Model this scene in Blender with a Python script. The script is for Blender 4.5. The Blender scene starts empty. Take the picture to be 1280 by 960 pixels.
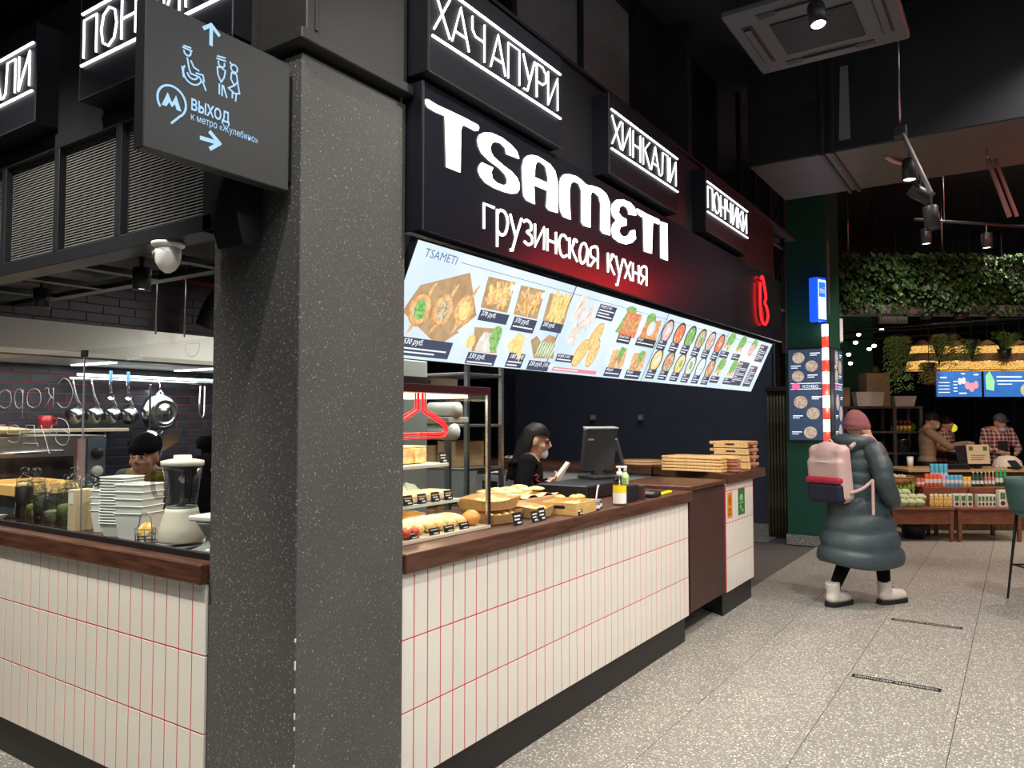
import bpy, bmesh, math, random
from mathutils import Vector, Matrix, Quaternion
R = math.radians
rnd = random.Random(7)
scene = bpy.context.scene
col = scene.collection

# ---------------------------------------------------------------- camera
H = 1.58                                   # eye height, metres
FPX = 952.0                                # focal length in pixels of a 1280x960 frame
YAW = math.atan(635 / 952.0)               # camera looks left of the counter direction (+Y)
PIT = math.atan(42 / 952.0)
cam_d = bpy.data.cameras.new('camera'); cam = bpy.data.objects.new('camera', cam_d); col.objects.link(cam)
cam.location = (0, 0, H); cam.rotation_euler = (R(90) + PIT, 0, YAW)
cam_d.sensor_width = 36; cam_d.lens = FPX / 1280 * 36; cam_d.clip_start = .05; cam_d.clip_end = 100
scene.camera = cam

# ---------------------------------------------------------------- world and view
w = bpy.data.worlds.new('world'); scene.world = w; w.use_nodes = True
w.node_tree.nodes['Background'].inputs[0].default_value = (.75, .85, 1, 1)
w.node_tree.nodes['Background'].inputs[1].default_value = .045
vs = scene.view_settings
vs.view_transform = 'Standard'; vs.look = 'None'; vs.gamma = 1; vs.use_curve_mapping = False
vs.exposure = 0.12
scene.cycles.transparent_max_bounces = 32

# ---------------------------------------------------------------- lamps of the hall (ceiling spots and strips, added fill)
def spot(loc, to, power, size=100, blend=.6, colr=(1, .93, .82), rad=.06):
    d = bpy.data.lights.new('ceiling_spot_light', 'SPOT'); d.energy = power; d.color = colr
    d.spot_size = R(size); d.spot_blend = blend; d.shadow_soft_size = rad
    o = bpy.data.objects.new('ceiling_spot_light', d); col.objects.link(o); o.location = loc
    o.rotation_euler = (Vector(to) - Vector(loc)).to_track_quat('-Z', 'Y').to_euler(); return o
def area(loc, power, sx, sy, colr=(1, .95, .88)):
    d = bpy.data.lights.new('ceiling_panel_light', 'AREA'); d.energy = power; d.color = colr; d.shape = 'RECTANGLE'
    d.size = sx; d.size_y = sy
    o = bpy.data.objects.new('ceiling_panel_light', d); col.objects.link(o); o.location = loc; return o     # faces straight down
spot((-1.25, .35, 4.5), (-2.2, 2.0, 1.0), 190, 75)
spot((-.35, 2.7, 4.4), (-1.5, 3.2, .3), 330, 95)
spot((-.75, 5.2, 3.9), (-1.5, 5.6, .3), 150, 95)
spot((1.3, 3.4, 4.4), (.2, 3.6, 0), 300, 100)
spot((.9, 6.2, 4.6), (-.4, 7.0, 0), 260, 100)
spot((.4, 9.6, 4.8), (-.3, 9.4, 0), 260, 100)
spot((-3.6, .2, 4.3), (-3.75, 1.7, .4), 620, 62)
area((.6, -.6, 4.9), 110, 3.0, 2.5, (.95, .97, 1))            # soft fill areas added under the hall ceiling, no fixture
area((3.2, 3.5, 4.9), 170, 1.6, 6.0, (.95, .97, 1))  # second soft fill area, added the same way
spot((-.6, 8.2, 4.3), (-.2, 10.3, 3.3), 120, 80)
spot((.9, 8.6, 4.3), (1.2, 10.0, 3.2), 120, 80)
area((-4.0, 4.2, 2.74), 22, 1.4, 1.6, (1, .97, .92))       # kitchen ceiling panels
area((-2.75, 4.6, 2.72), 60, .6, 2.2, (1, .96, .9))         # strip over the sales side
for fx_, fy_ in ((-.9, 10.4), (.6, 10.9), (1.9, 12.2), (.2, 12.3)): spot((fx_, fy_, 4.75), (fx_ + .1, fy_ + .5, 0), 150, 80, colr=(1, .9, .76))      # far shop
spot((-3.9, 8.9, 4.7), (-4.6, 10.7, 1.6), 110, 100, colr=(.85, .92, 1))     # unseen spot added to brighten the wall behind the kiosk

# ---------------------------------------------------------------- helpers
def tag(o, label=None, cat=None, group=None, kind=None):
    if label: o['label'] = label
    if cat: o['category'] = cat
    if group: o['group'] = group
    if kind: o['kind'] = kind
    return o
def empty(name, loc=(0, 0, 0), rz=0, label=None, cat=None, group=None, kind=None):
    o = bpy.data.objects.new(name, None); col.objects.link(o); o.location = loc; o.rotation_euler = (0, 0, rz)
    o.empty_display_size = .05
    return tag(o, label, cat, group, kind)
def copy_tree(o, parent=None):
    c = o.copy(); col.objects.link(c); c.parent = parent
    for ch in [x for x in KIDS.get(o.name, [])]:
        k = copy_tree(ch, c); KIDS.setdefault(c.name, []).append(k)
    return c
KIDS = {}
MATS = {}
def mat(name, c=(.5, .5, .5), rough=.5, metal=0, emit=None, es=1, noise=None, bump=None, coat=0, trans=0, ior=1.45,
        alpha=1, wood=None, spec=None, stretch=(1, 1, 1), sss=0):
    """procedural material; noise=(scale, colour2, low, high) mixes a second colour, bump=(scale, strength)"""
    if name in MATS: return MATS[name]
    m = bpy.data.materials.new(name); m.use_nodes = True; MATS[name] = m
    nt = m.node_tree; b = nt.nodes['Principled BSDF']; L = nt.links.new
    def rgba(v): return (v[0], v[1], v[2], 1)
    b.inputs['Base Color'].default_value = rgba(c); b.inputs['Roughness'].default_value = rough
    b.inputs['Metallic'].default_value = metal; b.inputs['Coat Weight'].default_value = coat
    b.inputs['Transmission Weight'].default_value = trans; b.inputs['IOR'].default_value = ior
    b.inputs['Alpha'].default_value = alpha
    if spec is not None: b.inputs['Specular IOR Level'].default_value = spec
    if emit is not None:
        b.inputs['Emission Color'].default_value = rgba(emit); b.inputs['Emission Strength'].default_value = es
    if sss: b.inputs['Subsurface Weight'].default_value = sss; b.inputs['Subsurface Radius'].default_value = (.02, .01, .006)
    tc = mp = None
    if noise or bump or wood:
        tc = nt.nodes.new('ShaderNodeTexCoord'); mp = nt.nodes.new('ShaderNodeMapping'); L(tc.outputs['Object'], mp.inputs[0])
        mp.inputs['Scale'].default_value = stretch
    if noise:
        n = nt.nodes.new('ShaderNodeTexNoise'); n.inputs['Scale'].default_value = noise[0]; n.inputs['Detail'].default_value = 6
        L(mp.outputs[0], n.inputs[0])
        r = nt.nodes.new('ShaderNodeValToRGB'); L(n.outputs[0], r.inputs[0])
        r.color_ramp.elements[0].position = noise[2]; r.color_ramp.elements[0].color = rgba(c)
        r.color_ramp.elements[1].position = noise[3]; r.color_ramp.elements[1].color = rgba(noise[1])
        if emit is not None and len(noise) > 4: L(r.outputs[0], b.inputs['Emission Color']); b.inputs['Base Color'].default_value = (.015, .015, .015, 1)
        else: L(r.outputs[0], b.inputs['Base Color'])
    if wood:
        wv = nt.nodes.new('ShaderNodeTexNoise'); wv.inputs['Scale'].default_value = wood[0]; wv.inputs['Detail'].default_value = 8
        L(mp.outputs[0], wv.inputs[0])
        r = nt.nodes.new('ShaderNodeValToRGB'); L(wv.outputs[0], r.inputs[0])
        r.color_ramp.elements[0].position = .35; r.color_ramp.elements[0].color = rgba(c)
        r.color_ramp.elements[1].position = .68; r.color_ramp.elements[1].color = rgba(wood[1])
        L(r.outputs[0], b.inputs['Base Color'])
    if bump:
        n = nt.nodes.new('ShaderNodeTexNoise'); n.inputs['Scale'].default_value = bump[0]; n.inputs['Detail'].default_value = 4
        L(mp.outputs[0], n.inputs[0])
        bp = nt.nodes.new('ShaderNodeBump'); bp.inputs['Strength'].default_value = bump[1]; bp.inputs['Distance'].default_value = .01
        L(n.outputs[0], bp.inputs['Height']); L(bp.outputs[0], b.inputs['Normal'])
    return m
def frame(o, u, v):
    u = Vector(u).normalized(); v = Vector(v).normalized(); n = u.cross(v)
    return Matrix(((u.x, v.x, n.x, o[0]), (u.y, v.y, n.y, o[1]), (u.z, v.z, n.z, o[2]), (0, 0, 0, 1)))
def T(x=0, y=0, z=0, rz=0, rx=0, ry=0, s=1):
    return Matrix.Translation((x, y, z)) @ Matrix.Rotation(rz, 4, 'Z') @ Matrix.Rotation(ry, 4, 'Y') @ Matrix.Rotation(rx, 4, 'X') @ Matrix.Scale(s, 4)
I4 = Matrix.Identity(4)
class MB:
    """collects faces for ONE mesh object"""
    def __init__(s, M=None): s.v = []; s.f = []; s.m = []; s.sm = []; s.M = M or I4; s.mi = 0; s.smooth = False
    def add(s, vs_, fs, M=None, sm=None):
        k = len(s.v); A = s.M @ (M or I4)
        s.v += [tuple(A @ Vector(p)) for p in vs_]
        for f in fs: s.f.append([k + i for i in f]); s.m.append(s.mi); s.sm.append(s.smooth if sm is None else sm)
        return s
    def box(s, c, d, bev=0, rz=0, M=None):
        x, y, z = d[0] / 2, d[1] / 2, d[2] / 2
        A = (M or I4) @ Matrix.Translation(c) @ Matrix.Rotation(rz, 4, 'Z')
        b = min(bev, x * .49, y * .49, z * .49)
        if b <= 0:
            vs_ = [(sx * x, sy * y, sz * z) for sz in (-1, 1) for sy in (-1, 1) for sx in (-1, 1)]
            return s.add(vs_, [(0, 2, 3, 1), (4, 5, 7, 6), (0, 1, 5, 4), (2, 6, 7, 3), (0, 4, 6, 2), (1, 3, 7, 5)], A, False)
        vs_ = []; idx = {}
        for sx in (-1, 1):
            for sy in (-1, 1):
                for sz in (-1, 1):
                    for ax in range(3):
                        p = [sx * (x - b), sy * (y - b), sz * (z - b)]; p[ax] = (sx * x, sy * y, sz * z)[ax]
                        idx[sx, sy, sz, ax] = len(vs_); vs_.append(p)
        fs = []
        for ax in range(3):
            a1, a2 = (ax + 1) % 3, (ax + 2) % 3
            for sg in (-1, 1):
                q = []
                for (i, j) in ((-1, -1), (1, -1), (1, 1), (-1, 1)):
                    k = [0, 0, 0]; k[ax] = sg; k[a1] = i; k[a2] = j; q.append(idx[k[0], k[1], k[2], ax])
                fs.append(q if sg > 0 else q[::-1])
            for i in (-1, 1):
                for j in (-1, 1):
                    def kk(t, a): k = [0, 0, 0]; k[ax] = t; k[a1] = i; k[a2] = j; return idx[k[0], k[1], k[2], a]
                    q = [kk(-1, a1), kk(1, a1), kk(1, a2), kk(-1, a2)]
                    fs.append(q if i * j < 0 else q[::-1])
        for sx in (-1, 1):
            for sy in (-1, 1):
                for sz in (-1, 1):
                    q = [idx[sx, sy, sz, 0], idx[sx, sy, sz, 1], idx[sx, sy, sz, 2]]
                    fs.append(q if sx * sy * sz > 0 else q[::-1])
        return s.add(vs_, fs, A, False)
    def tube(s, pts, r, n=8, closed=False, caps=True, M=None, sm=True):
        pts = [Vector(p) for p in pts]; N = len(pts)
        rs = r if isinstance(r, (list, tuple)) else [r] * N
        vs_ = []; fs = []; nrm = None
        for i in range(N):
            if closed: t = (pts[(i + 1) % N] - pts[i - 1])
            else: t = pts[min(i + 1, N - 1)] - pts[max(i - 1, 0)]
            t = t.normalized() if t.length > 1e-9 else Vector((0, 0, 1))
            if nrm is None: nrm = t.orthogonal().normalized()
            else:
                nrm = nrm - t * nrm.dot(t); nrm = nrm.normalized() if nrm.length > 1e-6 else t.orthogonal().normalized()
            b = t.cross(nrm)
            for k in range(n):
                a = 2 * math.pi * k / n; vs_.append(pts[i] + (nrm * math.cos(a) + b * math.sin(a)) * rs[i])
        for i in range(N if closed else N - 1):
            for k in range(n):
                j = (i + 1) % N; fs.append((i * n + k, i * n + (k + 1) % n, j * n + (k + 1) % n, j * n + k))
        s.add(vs_, fs, M, sm)
        if caps and not closed:
            k0 = len(s.v) - len(vs_)
            s.f.append([k0 + k for k in range(n)][::-1]); s.m.append(s.mi); s.sm.append(False)
            s.f.append([k0 + (N - 1) * n + k for k in range(n)]); s.m.append(s.mi); s.sm.append(False)
        return s
    def lathe(s, prof, n=20, M=None, sm=True, cap=True):
        vs_ = []; fs = []; N = len(prof)
        for (r, z) in prof:
            for k in range(n): a = 2 * math.pi * k / n; vs_.append((r * math.cos(a), r * math.sin(a), z))
        for i in range(N - 1):
            for k in range(n): fs.append((i * n + k, i * n + (k + 1) % n, (i + 1) * n + (k + 1) % n, (i + 1) * n + k))
        s.add(vs_, fs, M, sm)
        if cap:
            k0 = len(s.v) - len(vs_)
            if prof[0][0] > 1e-4: s.f.append([k0 + k for k in range(n)][::-1]); s.m.append(s.mi); s.sm.append(False)
            if prof[-1][0] > 1e-4: s.f.append([k0 + (N - 1) * n + k for k in range(n)]); s.m.append(s.mi); s.sm.append(False)
        return s
    def prism(s, poly, z0, z1, M=None):
        n = len(poly); ar = sum(poly[i - 1][0] * poly[i][1] - poly[i][0] * poly[i - 1][1] for i in range(n))
        if ar < 0: poly = poly[::-1]
        vs_ = [(p[0], p[1], z0) for p in poly] + [(p[0], p[1], z1) for p in poly]
        fs = [list(range(n))[::-1], list(range(n, 2 * n))] + [(i, (i + 1) % n, n + (i + 1) % n, n + i) for i in range(n)]
        return s.add(vs_, fs, M, False)
    def face(s, pts, M=None): return s.add(pts, [list(range(len(pts)))], M, False)
    def rect(s, x0, y0, x1, y1, z=0, M=None): return s.face([(x0, y0, z), (x1, y0, z), (x1, y1, z), (x0, y1, z)], M)
    def disc(s, cx, cy, rx, ry, z=0, n=18, M=None, a0=0):
        return s.face([(cx + rx * math.cos(t) * math.cos(a0) - ry * math.sin(t) * math.sin(a0),
                        cy + rx * math.cos(t) * math.sin(a0) + ry * math.sin(t) * math.cos(a0), z)
                       for t in [2 * math.pi * k / n for k in range(n)]], M)
    def ell(s, c, r, n=14, m=9, M=None, sm=True):
        vs_ = [(0, 0, -1)] + [(math.cos(2 * math.pi * k / n) * math.sin(math.pi * i / m), math.sin(2 * math.pi * k / n) * math.sin(math.pi * i / m), -math.cos(math.pi * i / m)) for i in range(1, m) for k in range(n)] + [(0, 0, 1)]
        fs = [(0, 1 + (k + 1) % n, 1 + k) for k in range(n)]
        for i in range(m - 2):
            for k in range(n): a = 1 + i * n; fs.append((a + k, a + (k + 1) % n, a + n + (k + 1) % n, a + n + k))
        a = 1 + (m - 2) * n; fs += [(a + k, a + (k + 1) % n, len(vs_) - 1) for k in range(n)]
        if not isinstance(r, (tuple, list)): r = (r, r, r)
        A = (M or I4) @ Matrix.Translation(c) @ Matrix.Diagonal((r[0], r[1], r[2], 1))
        return s.add(vs_, fs, A, sm)
    def stroke(s, pts, wd, t, M=None):
        """flat ribbon of a 2-D polyline, extruded by t, round joints"""
        for a, b in zip(pts[:-1], pts[1:]):
            d = Vector((b[0] - a[0], b[1] - a[1])); l = d.length
            if l < 1e-6: continue
            d /= l; nx, ny = -d.y * wd / 2, d.x * wd / 2; e = wd * .35
            ax, ay, bx, by = a[0] - d.x * e, a[1] - d.y * e, b[0] + d.x * e, b[1] + d.y * e
            s.prism([(ax - nx, ay - ny), (bx - nx, by - ny), (bx + nx, by + ny), (ax + nx, ay + ny)], 0, t, M)
        return s
    def mesh(s, name, mats):
        me = bpy.data.meshes.new(name); me.from_pydata(s.v, [], s.f)
        for m_ in (mats if isinstance(mats, (list, tuple)) else [mats]): me.materials.append(m_)
        me.polygons.foreach_set('material_index', s.m); me.polygons.foreach_set('use_smooth', s.sm)
        me.update(); return me
    def build(s, name, mats, parent=None, loc=(0, 0, 0), rz=0, **kw): return link(name, s.mesh(name, mats), parent, loc, rz, **kw)
def link(name, me, parent=None, loc=(0, 0, 0), rz=0, label=None, cat=None, group=None, kind=None):
    o = bpy.data.objects.new(name, me); col.objects.link(o); o.location = loc; o.rotation_euler = (0, 0, rz)
    if parent is not None: o.parent = parent; KIDS.setdefault(parent.name, []).append(o)
    return tag(o, label, cat, group, kind)
FONT_CACHE = {}
def text_into(mb, s, size, M, ext=.001, align='LEFT', width=None, shear=0, bold=0):
    """adds lettering (built-in font) to a mesh collector, baseline along local x of M"""
    cu = bpy.data.curves.new('lettering', 'FONT'); cu.body = s; cu.size = size; cu.extrude = 0; cu.align_x = align; cu.shear = shear
    cu.offset = bold; cu.resolution_u = 2
    o = bpy.data.objects.new('lettering', cu); col.objects.link(o)
    dg = bpy.context.evaluated_depsgraph_get(); me = bpy.data.meshes.new_from_object(o.evaluated_get(dg))
    vs_ = [Vector(v.co) for v in me.vertices]; fs = [list(p.vertices) for p in me.polygons]
    bpy.data.objects.remove(o); bpy.data.curves.remove(cu); bpy.data.meshes.remove(me)
    if vs_ and width:
        x0 = min(v.x for v in vs_); x1 = max(v.x for v in vs_); k = width / max(x1 - x0, 1e-6)
        for v in vs_: v.x = (v.x - x0) * k
    for v in vs_: v.z = ext
    mb.add(vs_, fs, M, False)
def catmull(pts, k=6, closed=False):
    P = [Vector(p) for p in pts]; n = len(P); out = []
    rng = range(n if closed else n - 1)
    for i in rng:
        p1, p2 = P[i], P[(i + 1) % n]
        p0 = P[i - 1] if (closed or i > 0) else p1 * 2 - p2
        p3 = P[(i + 2) % n] if (closed or i + 2 < n) else p2 * 2 - p1
        for j in range(k):
            t = j / k
            out.append(.5 * ((2 * p1) + (p2 - p0) * t + (2 * p0 - 5 * p1 + 4 * p2 - p3) * t * t + (3 * p1 - p0 - 3 * p2 + p3) * t ** 3))
    if not closed: out.append(P[-1])
    return out
def arc(cx, cy, r, a0, a1, n=10, ry=None):
    ry = r if ry is None else ry
    return [(cx + r * math.cos(R(a0 + (a1 - a0) * i / n)), cy + ry * math.sin(R(a0 + (a1 - a0) * i / n))) for i in range(n + 1)]
# ================================================================ materials of the place
def nodes_of(m): return m.node_tree.nodes, m.node_tree.links.new, m.node_tree.nodes['Principled BSDF']
def chip_mat(name, base, base2, chip, scale, thr, rough, bumpv=0.0, spec=.5):
    m = mat(name, base, rough, spec=spec); N, L, b = nodes_of(m)
    g = N.new('ShaderNodeNewGeometry')
    v = N.new('ShaderNodeTexVoronoi'); v.inputs['Scale'].default_value = scale; v.inputs['Randomness'].default_value = 1
    n0 = N.new('ShaderNodeTexNoise'); n0.inputs['Scale'].default_value = scale * 1.3; L(g.outputs['Position'], n0.inputs[0])
    ad = N.new('ShaderNodeMixRGB'); ad.blend_type = 'ADD'; ad.inputs[0].default_value = .018
    L(g.outputs['Position'], ad.inputs[1]); L(n0.outputs['Color'], ad.inputs[2]); L(ad.outputs[0], v.inputs[0])
    r = N.new('ShaderNodeValToRGB'); L(v.outputs['Distance'], r.inputs[0]); r.color_ramp.interpolation = 'EASE'
    r.color_ramp.elements[0].position = thr; r.color_ramp.elements[0].color = (1, 1, 1, 1)
    r.color_ramp.elements[1].position = thr + .12; r.color_ramp.elements[1].color = (0, 0, 0, 1)
    # only some of the cells are bright chips
    sp = N.new('ShaderNodeSeparateColor'); L(v.outputs['Color'], sp.inputs[0])
    gt = N.new('ShaderNodeMath'); gt.operation = 'MULTIPLY'; L(r.outputs[0], gt.inputs[0]); L(sp.outputs[0], gt.inputs[1])
    n = N.new('ShaderNodeTexNoise'); n.inputs['Scale'].default_value = 3; n.inputs['Detail'].default_value = 5; L(g.outputs['Position'], n.inputs[0])
    mx = N.new('ShaderNodeMixRGB'); mx.inputs[1].default_value = (*base, 1); mx.inputs[2].default_value = (*base2, 1); L(n.outputs[0], mx.inputs[0])
    m2 = N.new('ShaderNodeMixRGB'); m2.inputs[2].default_value = (*chip, 1); L(gt.outputs[0], m2.inputs[0]); L(mx.outputs[0], m2.inputs[1])
    L(m2.outputs[0], b.inputs['Base Color'])
    if bumpv:
        bp = N.new('ShaderNodeBump'); bp.inputs['Strength'].default_value = bumpv; bp.inputs['Distance'].default_value = .004
        L(gt.outputs[0], bp.inputs['Height']); L(bp.outputs[0], b.inputs['Normal'])
    return m
m_terr = chip_mat('terrazzo', (.235, .222, .198), (.30, .283, .25), (.95, .90, .80), 72, .30, .34)
m_joint = mat('floor_joint', (.1, .095, .085), .8)
m_pillar = chip_mat('pillar_plaster', (.062, .061, .059), (.10, .098, .092), (.40, .385, .36), 95, .20, .5, .9)
m_blackwall = mat('matte_black_wall', (.050, .060, .088), .6, bump=(60, .15), noise=(5, (.062, .073, .105), .3, .7))
m_ceil = mat('ceiling_black', (.018, .021, .028), .7, noise=(1.2, (.03, .034, .042), .3, .7))
m_black = mat('black_metal', (.012, .013, .016), .42)
m_gloss = mat('gloss_black_panel', (.008, .0085, .012), .27, spec=.5)
m_boxblk = mat('satin_black_box', (.010, .011, .015), .42, spec=.22)
m_gloss2 = mat('gloss_black_fascia', (.010, .0105, .016), .2, spec=.35)
m_blackpl = mat('black_plinth', (.012, .012, .012), .45)
m_clad = mat('grey_cladding', (.032, .032, .031), .5, metal=.2, noise=(2, (.044, .043, .041), .3, .7))
m_duct = mat('dark_duct_metal', (.016, .017, .023), .5, metal=.2, noise=(2.5, (.026, .026, .032), .3, .75))
m_wood = mat('dark_walnut_top', (.052, .020, .012), .36, wood=(9, (.115, .048, .028)), stretch=(6, .6, 6), bump=(30, .05))
m_woodx = mat('dark_walnut_top_left', (.052, .020, .012), .36, wood=(9, (.115, .048, .028)), stretch=(.6, 6, 6), bump=(30, .05))
m_flap = mat('brown_laminate', (.048, .021, .017), .5, wood=(7, (.062, .028, .022)), stretch=(6, 6, .6))
m_tile = mat('cream_glazed_tile', (.81, .775, .695), .2, spec=.5, noise=(2.2, (.75, .715, .64), .35, .7), bump=(9, .03))
m_grout = mat('red_grout', (.60, .03, .06), .8)
m_brick = mat('black_glazed_brick', (.018, .021, .028), .38, spec=.3, noise=(4, (.03, .034, .044), .3, .7))
m_green = mat('green_paint', (.008, .085, .05), .55, noise=(2, (.012, .1, .06), .3, .7))
m_bamboo = mat('bamboo', (.33, .19, .055), .45, noise=(7, (.16, .085, .03), .35, .75), stretch=(3, 3, .8))
m_bamdk = mat('bamboo_dark', (.12, .09, .045), .55, noise=(9, (.05, .04, .025), .35, .75), stretch=(3, 3, .8))
m_steel = mat('brushed_steel', (.55, .56, .56), .28, metal=1, noise=(6, (.42, .43, .44), .3, .7), stretch=(1, 1, 12))
m_chrome = mat('polished_steel', (.75, .77, .78), .14, metal=1)
m_white = mat('white_plastic', (.78, .77, .74), .4)
m_grey = mat('grey_plastic', (.22, .22, .22), .45)
m_glass = mat('clear_glass', (.96, .98, .97), .0, trans=1, ior=1.12, spec=.35)
m_neon = mat('white_neon', (1, 1, 1), .4, emit=(.93, .97, 1), es=2.6)
m_letter = mat('lit_letter_white', (1, 1, 1), .4, emit=(1, .985, .95), es=2.6)
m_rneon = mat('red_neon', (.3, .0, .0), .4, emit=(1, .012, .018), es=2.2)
m_meshm = mat('mesh_metal', (.15, .15, .145), .45, metal=.2)
m_screenw = mat('screen_dark', (.01, .01, .012), .2)

# ================================================================ floor: terrazzo slabs 0.6 x 1.2 m in half bond
fl = MB().box((-3.2, 8.4, -.03), (18, 22, .04)).build('floor', m_joint, kind='structure')
slab = MB().box((0, 0, 0), (.5965, 1.1965, .012), .0012).mesh('floor_slab', m_terr)
for i in range(-5, 9):
    for j in range(-4, 13):
        cx = -1.22 + .6 * i; cy = 3.37 + .6 * (i % 2) + 1.2 * j + .6
        if cy < -1.2 or cy > 15.8 or cx > 3.6: continue
        if cx < -2.35 and cy > 2.75 and cy < 10.3: continue
        if cx < -2.3 and cy > 11.2: continue
        if cx > 1.2 and cy < 3.2: continue
        o = link('floor_slab', slab, fl); o.location = (cx, cy, -.006)
# ================================================================ pillar at the corner of the kiosk
PX0, PX1, PY0, PY1 = -2.425, -1.965, 1.685, 2.2
pl_ = MB(); pl_.box(((PX0 + PX1) / 2, (PY0 + PY1) / 2, 1.4), (PX1 - PX0, PY1 - PY0, 2.8), .003)
pil = pl_.build('wall_pillar', m_pillar, kind='structure', label='grey textured square pillar between the two counters', cat='pillar')
chipm = MB()
for z, hh in ((.62, .02), (.78, .03), (.58, .012), (.70, .016), (.86, .012), (.46, .015)):
    chipm.box((PX1 - .0015, PY0 + .0015, z), (.005, .005, hh), .001)
chipm.build('edge_chip', mat('bare_plaster', (.75, .73, .7), .8), pil, label='white chipped spot on the corner')
# grey clad beam box above the pillar
bb = MB(); bb.box((-2.17, 1.93, 3.45), (.46, .50, 1.2), .004)
beam = bb.build('wall_beam_casing', m_clad, kind='structure')
MB().box((-2.175, 1.925, 2.845), (.50, .555, .04), .004).build('ledge', m_clad, beam)
MB().box((-2.195, 1.945, 2.81), (.43, .48, .03)).build('shadow_gap', m_black, beam)
MB().box((-1.938, 1.72, 3.46), (.006, .012, 1.16)).build('seam', m_clad, beam)
# ================================================================ walls, ceiling
MB().box((-6.0, 10.78, 2.5), (6.32, .16, 5.0)).build('wall_back', m_blackwall, kind='structure')
MB().box((-6.0, 10.69, .06), (6.32, .025, .12), .002).build('baseboard_back', m_terr, kind='structure')
MB().box((-3.2, 7.0, 5.05), (18, 22, .1)).build('ceiling', m_ceil, kind='structure')
MB().box((-9.3, 6.0, 2.5), (.1, 16, 5)).build('wall_left', m_blackwall, kind='structure')
MB().box((5.6, 8.0, 2.5), (.1, 22, 5)).build('wall_right', m_blackwall, kind='structure')
MB().box((-3.2, -2.2, 2.5), (18, .1, 5)).build('wall_camera', mat('hall_wall_grey', (.11, .105, .1), .7), kind='structure')
# kitchen wall: dark glazed bricks with red joints, plane x = -5.8
kw = MB().box((-5.865, 4.4, 1.4), (.11, 5.0, 2.8)).build('wall_kitchen', m_black, kind='structure')
MB().box((-5.806, 3.35, 1.56), (.012, 2.5, 2.36)).build('grout_bed', mat('brick_grout', (.22, .035, .05), .85), kw)
bl, bh = .25, .068
full = MB().box((0, 0, 0), (.016, bl - .006, bh - .006), .002).mesh('brick', m_brick)
for k in range(34):
    z = .5 + bh * k
    for j in range(0, 9):
        y = 2.2 + bl * (j + (.5 if k % 2 else 0))
        if z > 2.72: continue
        o = link('brick', full, kw); o.location = (-5.803, y, z)
# wall above and behind the kiosk canopy (dark)
MB().box((-3.9, 6.2, 3.9), (3.2, .1, 2.2)).build('wall_kiosk_partition', m_ceil, kind='structure')
# ================================================================ tiled counters
TW = .081
ROWS = [(.185, .4545), (.4545, .7295), (.7295, .985)]
def tile_mesh(h, w=TW): return MB().box((0, 0, 0), (.012, w - .0038, h - .0038), .0018).mesh('tile', m_tile)
tm = [tile_mesh(b - a) for a, b in ROWS]
tml = [MB().box((0, 0, 0), (TW - .0038, .012, b - a - .0038), .0018).mesh('tile', m_tile) for a, b in ROWS]
CX = -1.98
# --- main counter along the aisle
c1 = empty('tiled_counter', (CX, 2.2, 0), 0, 'long cream tiled counter with red joints along the aisle', 'counter')
MB().box((-.37, 1.51, .575), (.70, 3.018, .81)).build('body', m_black, c1)
MB().box((-.0047, 1.512, .585), (.011, 3.006, .796)).build('grout_bed', m_grout, c1)
MB().box((-.37, 1.51, .0905), (.68, 3.016, .181), .002).build('plinth', m_blackpl, c1)
for r_, (a, b) in enumerate(ROWS):
    for i in range(37):
        o = link('tile', tm[r_], c1); o.location = (-.004, .0405 + .0815 * i, (a + b) / 2)
# --- worktop of the main counter
MB().box((-2.325, 3.722, 1.0225), (.75, 3.04, .075), .004).build('wooden_worktop', m_wood, label='dark walnut worktop along the aisle counter', cat='worktop')
# --- flap with brown front between the two counters
fp = empty('counter_flap', (CX, 5.25, 0), 0, 'plain brown hinged gate panel closing the gap between tiled counters', 'gate')
MB().box((-.012, .385, .625), (.024, .76, .86), .002).build('panel', m_flap, fp)
MB().box((-.29, .385, 1.0725), (.62, .765, .028), .003).build('flap_top', m_wood, fp)
MB().box((-.03, .02, 1.02), (.02, .03, .04)).build('hinge', m_black, fp)
# --- raised counter at the end, its side set at an angle
c2 = empty('raised_tiled_counter', (CX, 6.03, 0), 0, 'raised end counter with pinkish cream tiles and two stickers', 'counter')
d = Vector((-.786, .618))
P2 = [(0, .0), (0, .78), (-.86, .78 + .62), (-.86, .68)]
MB().prism([(p[0] - .016, p[1]) for p in P2], .175, 1.05).build('body', m_black, c2)
MB().prism([(p[0] - .03, p[1]) for p in P2], 0, .175).build('plinth', m_blackpl, c2)
MB().box((-.0047, .393, .615), (.011, .752, .855)).build('grout_bed', m_grout, c2)
small = tile_mesh(.065)
for r_, (a, b) in enumerate(ROWS + [(.985, 1.05)]):
    for i in range(9):
        o = link('tile', (tm + [small])[r_], c2); o.location = (-.004, .061 + .082 * i, (a + b) / 2)
PT = [(.03, .0), (.03, 1.06), (-.02, 1.08), (-.90, 1.60), (-.90, .68)]
MB().prism(PT, 1.05, 1.125).build('counter_top', m_wood, c2, label='dark walnut slab top')
stk = MB(); stk.mi = 0; stk.rect(.12, .80, .21, .985); stk.mi = 1; stk.rect(.125, .93, .165, .97, .0005); stk.rect(.13, .82, .20, .835, .0005); stk.rect(.14, .85, .19, .915, .0005)
Ms = frame((.0035, 0, 0), (0, 1, 0), (0, 0, 1))
MB(Ms).rect(.055, .77, .175, .975).build('orange_sticker', mat('orange_sticker', (.75, .28, .02), .4), c2)
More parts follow.
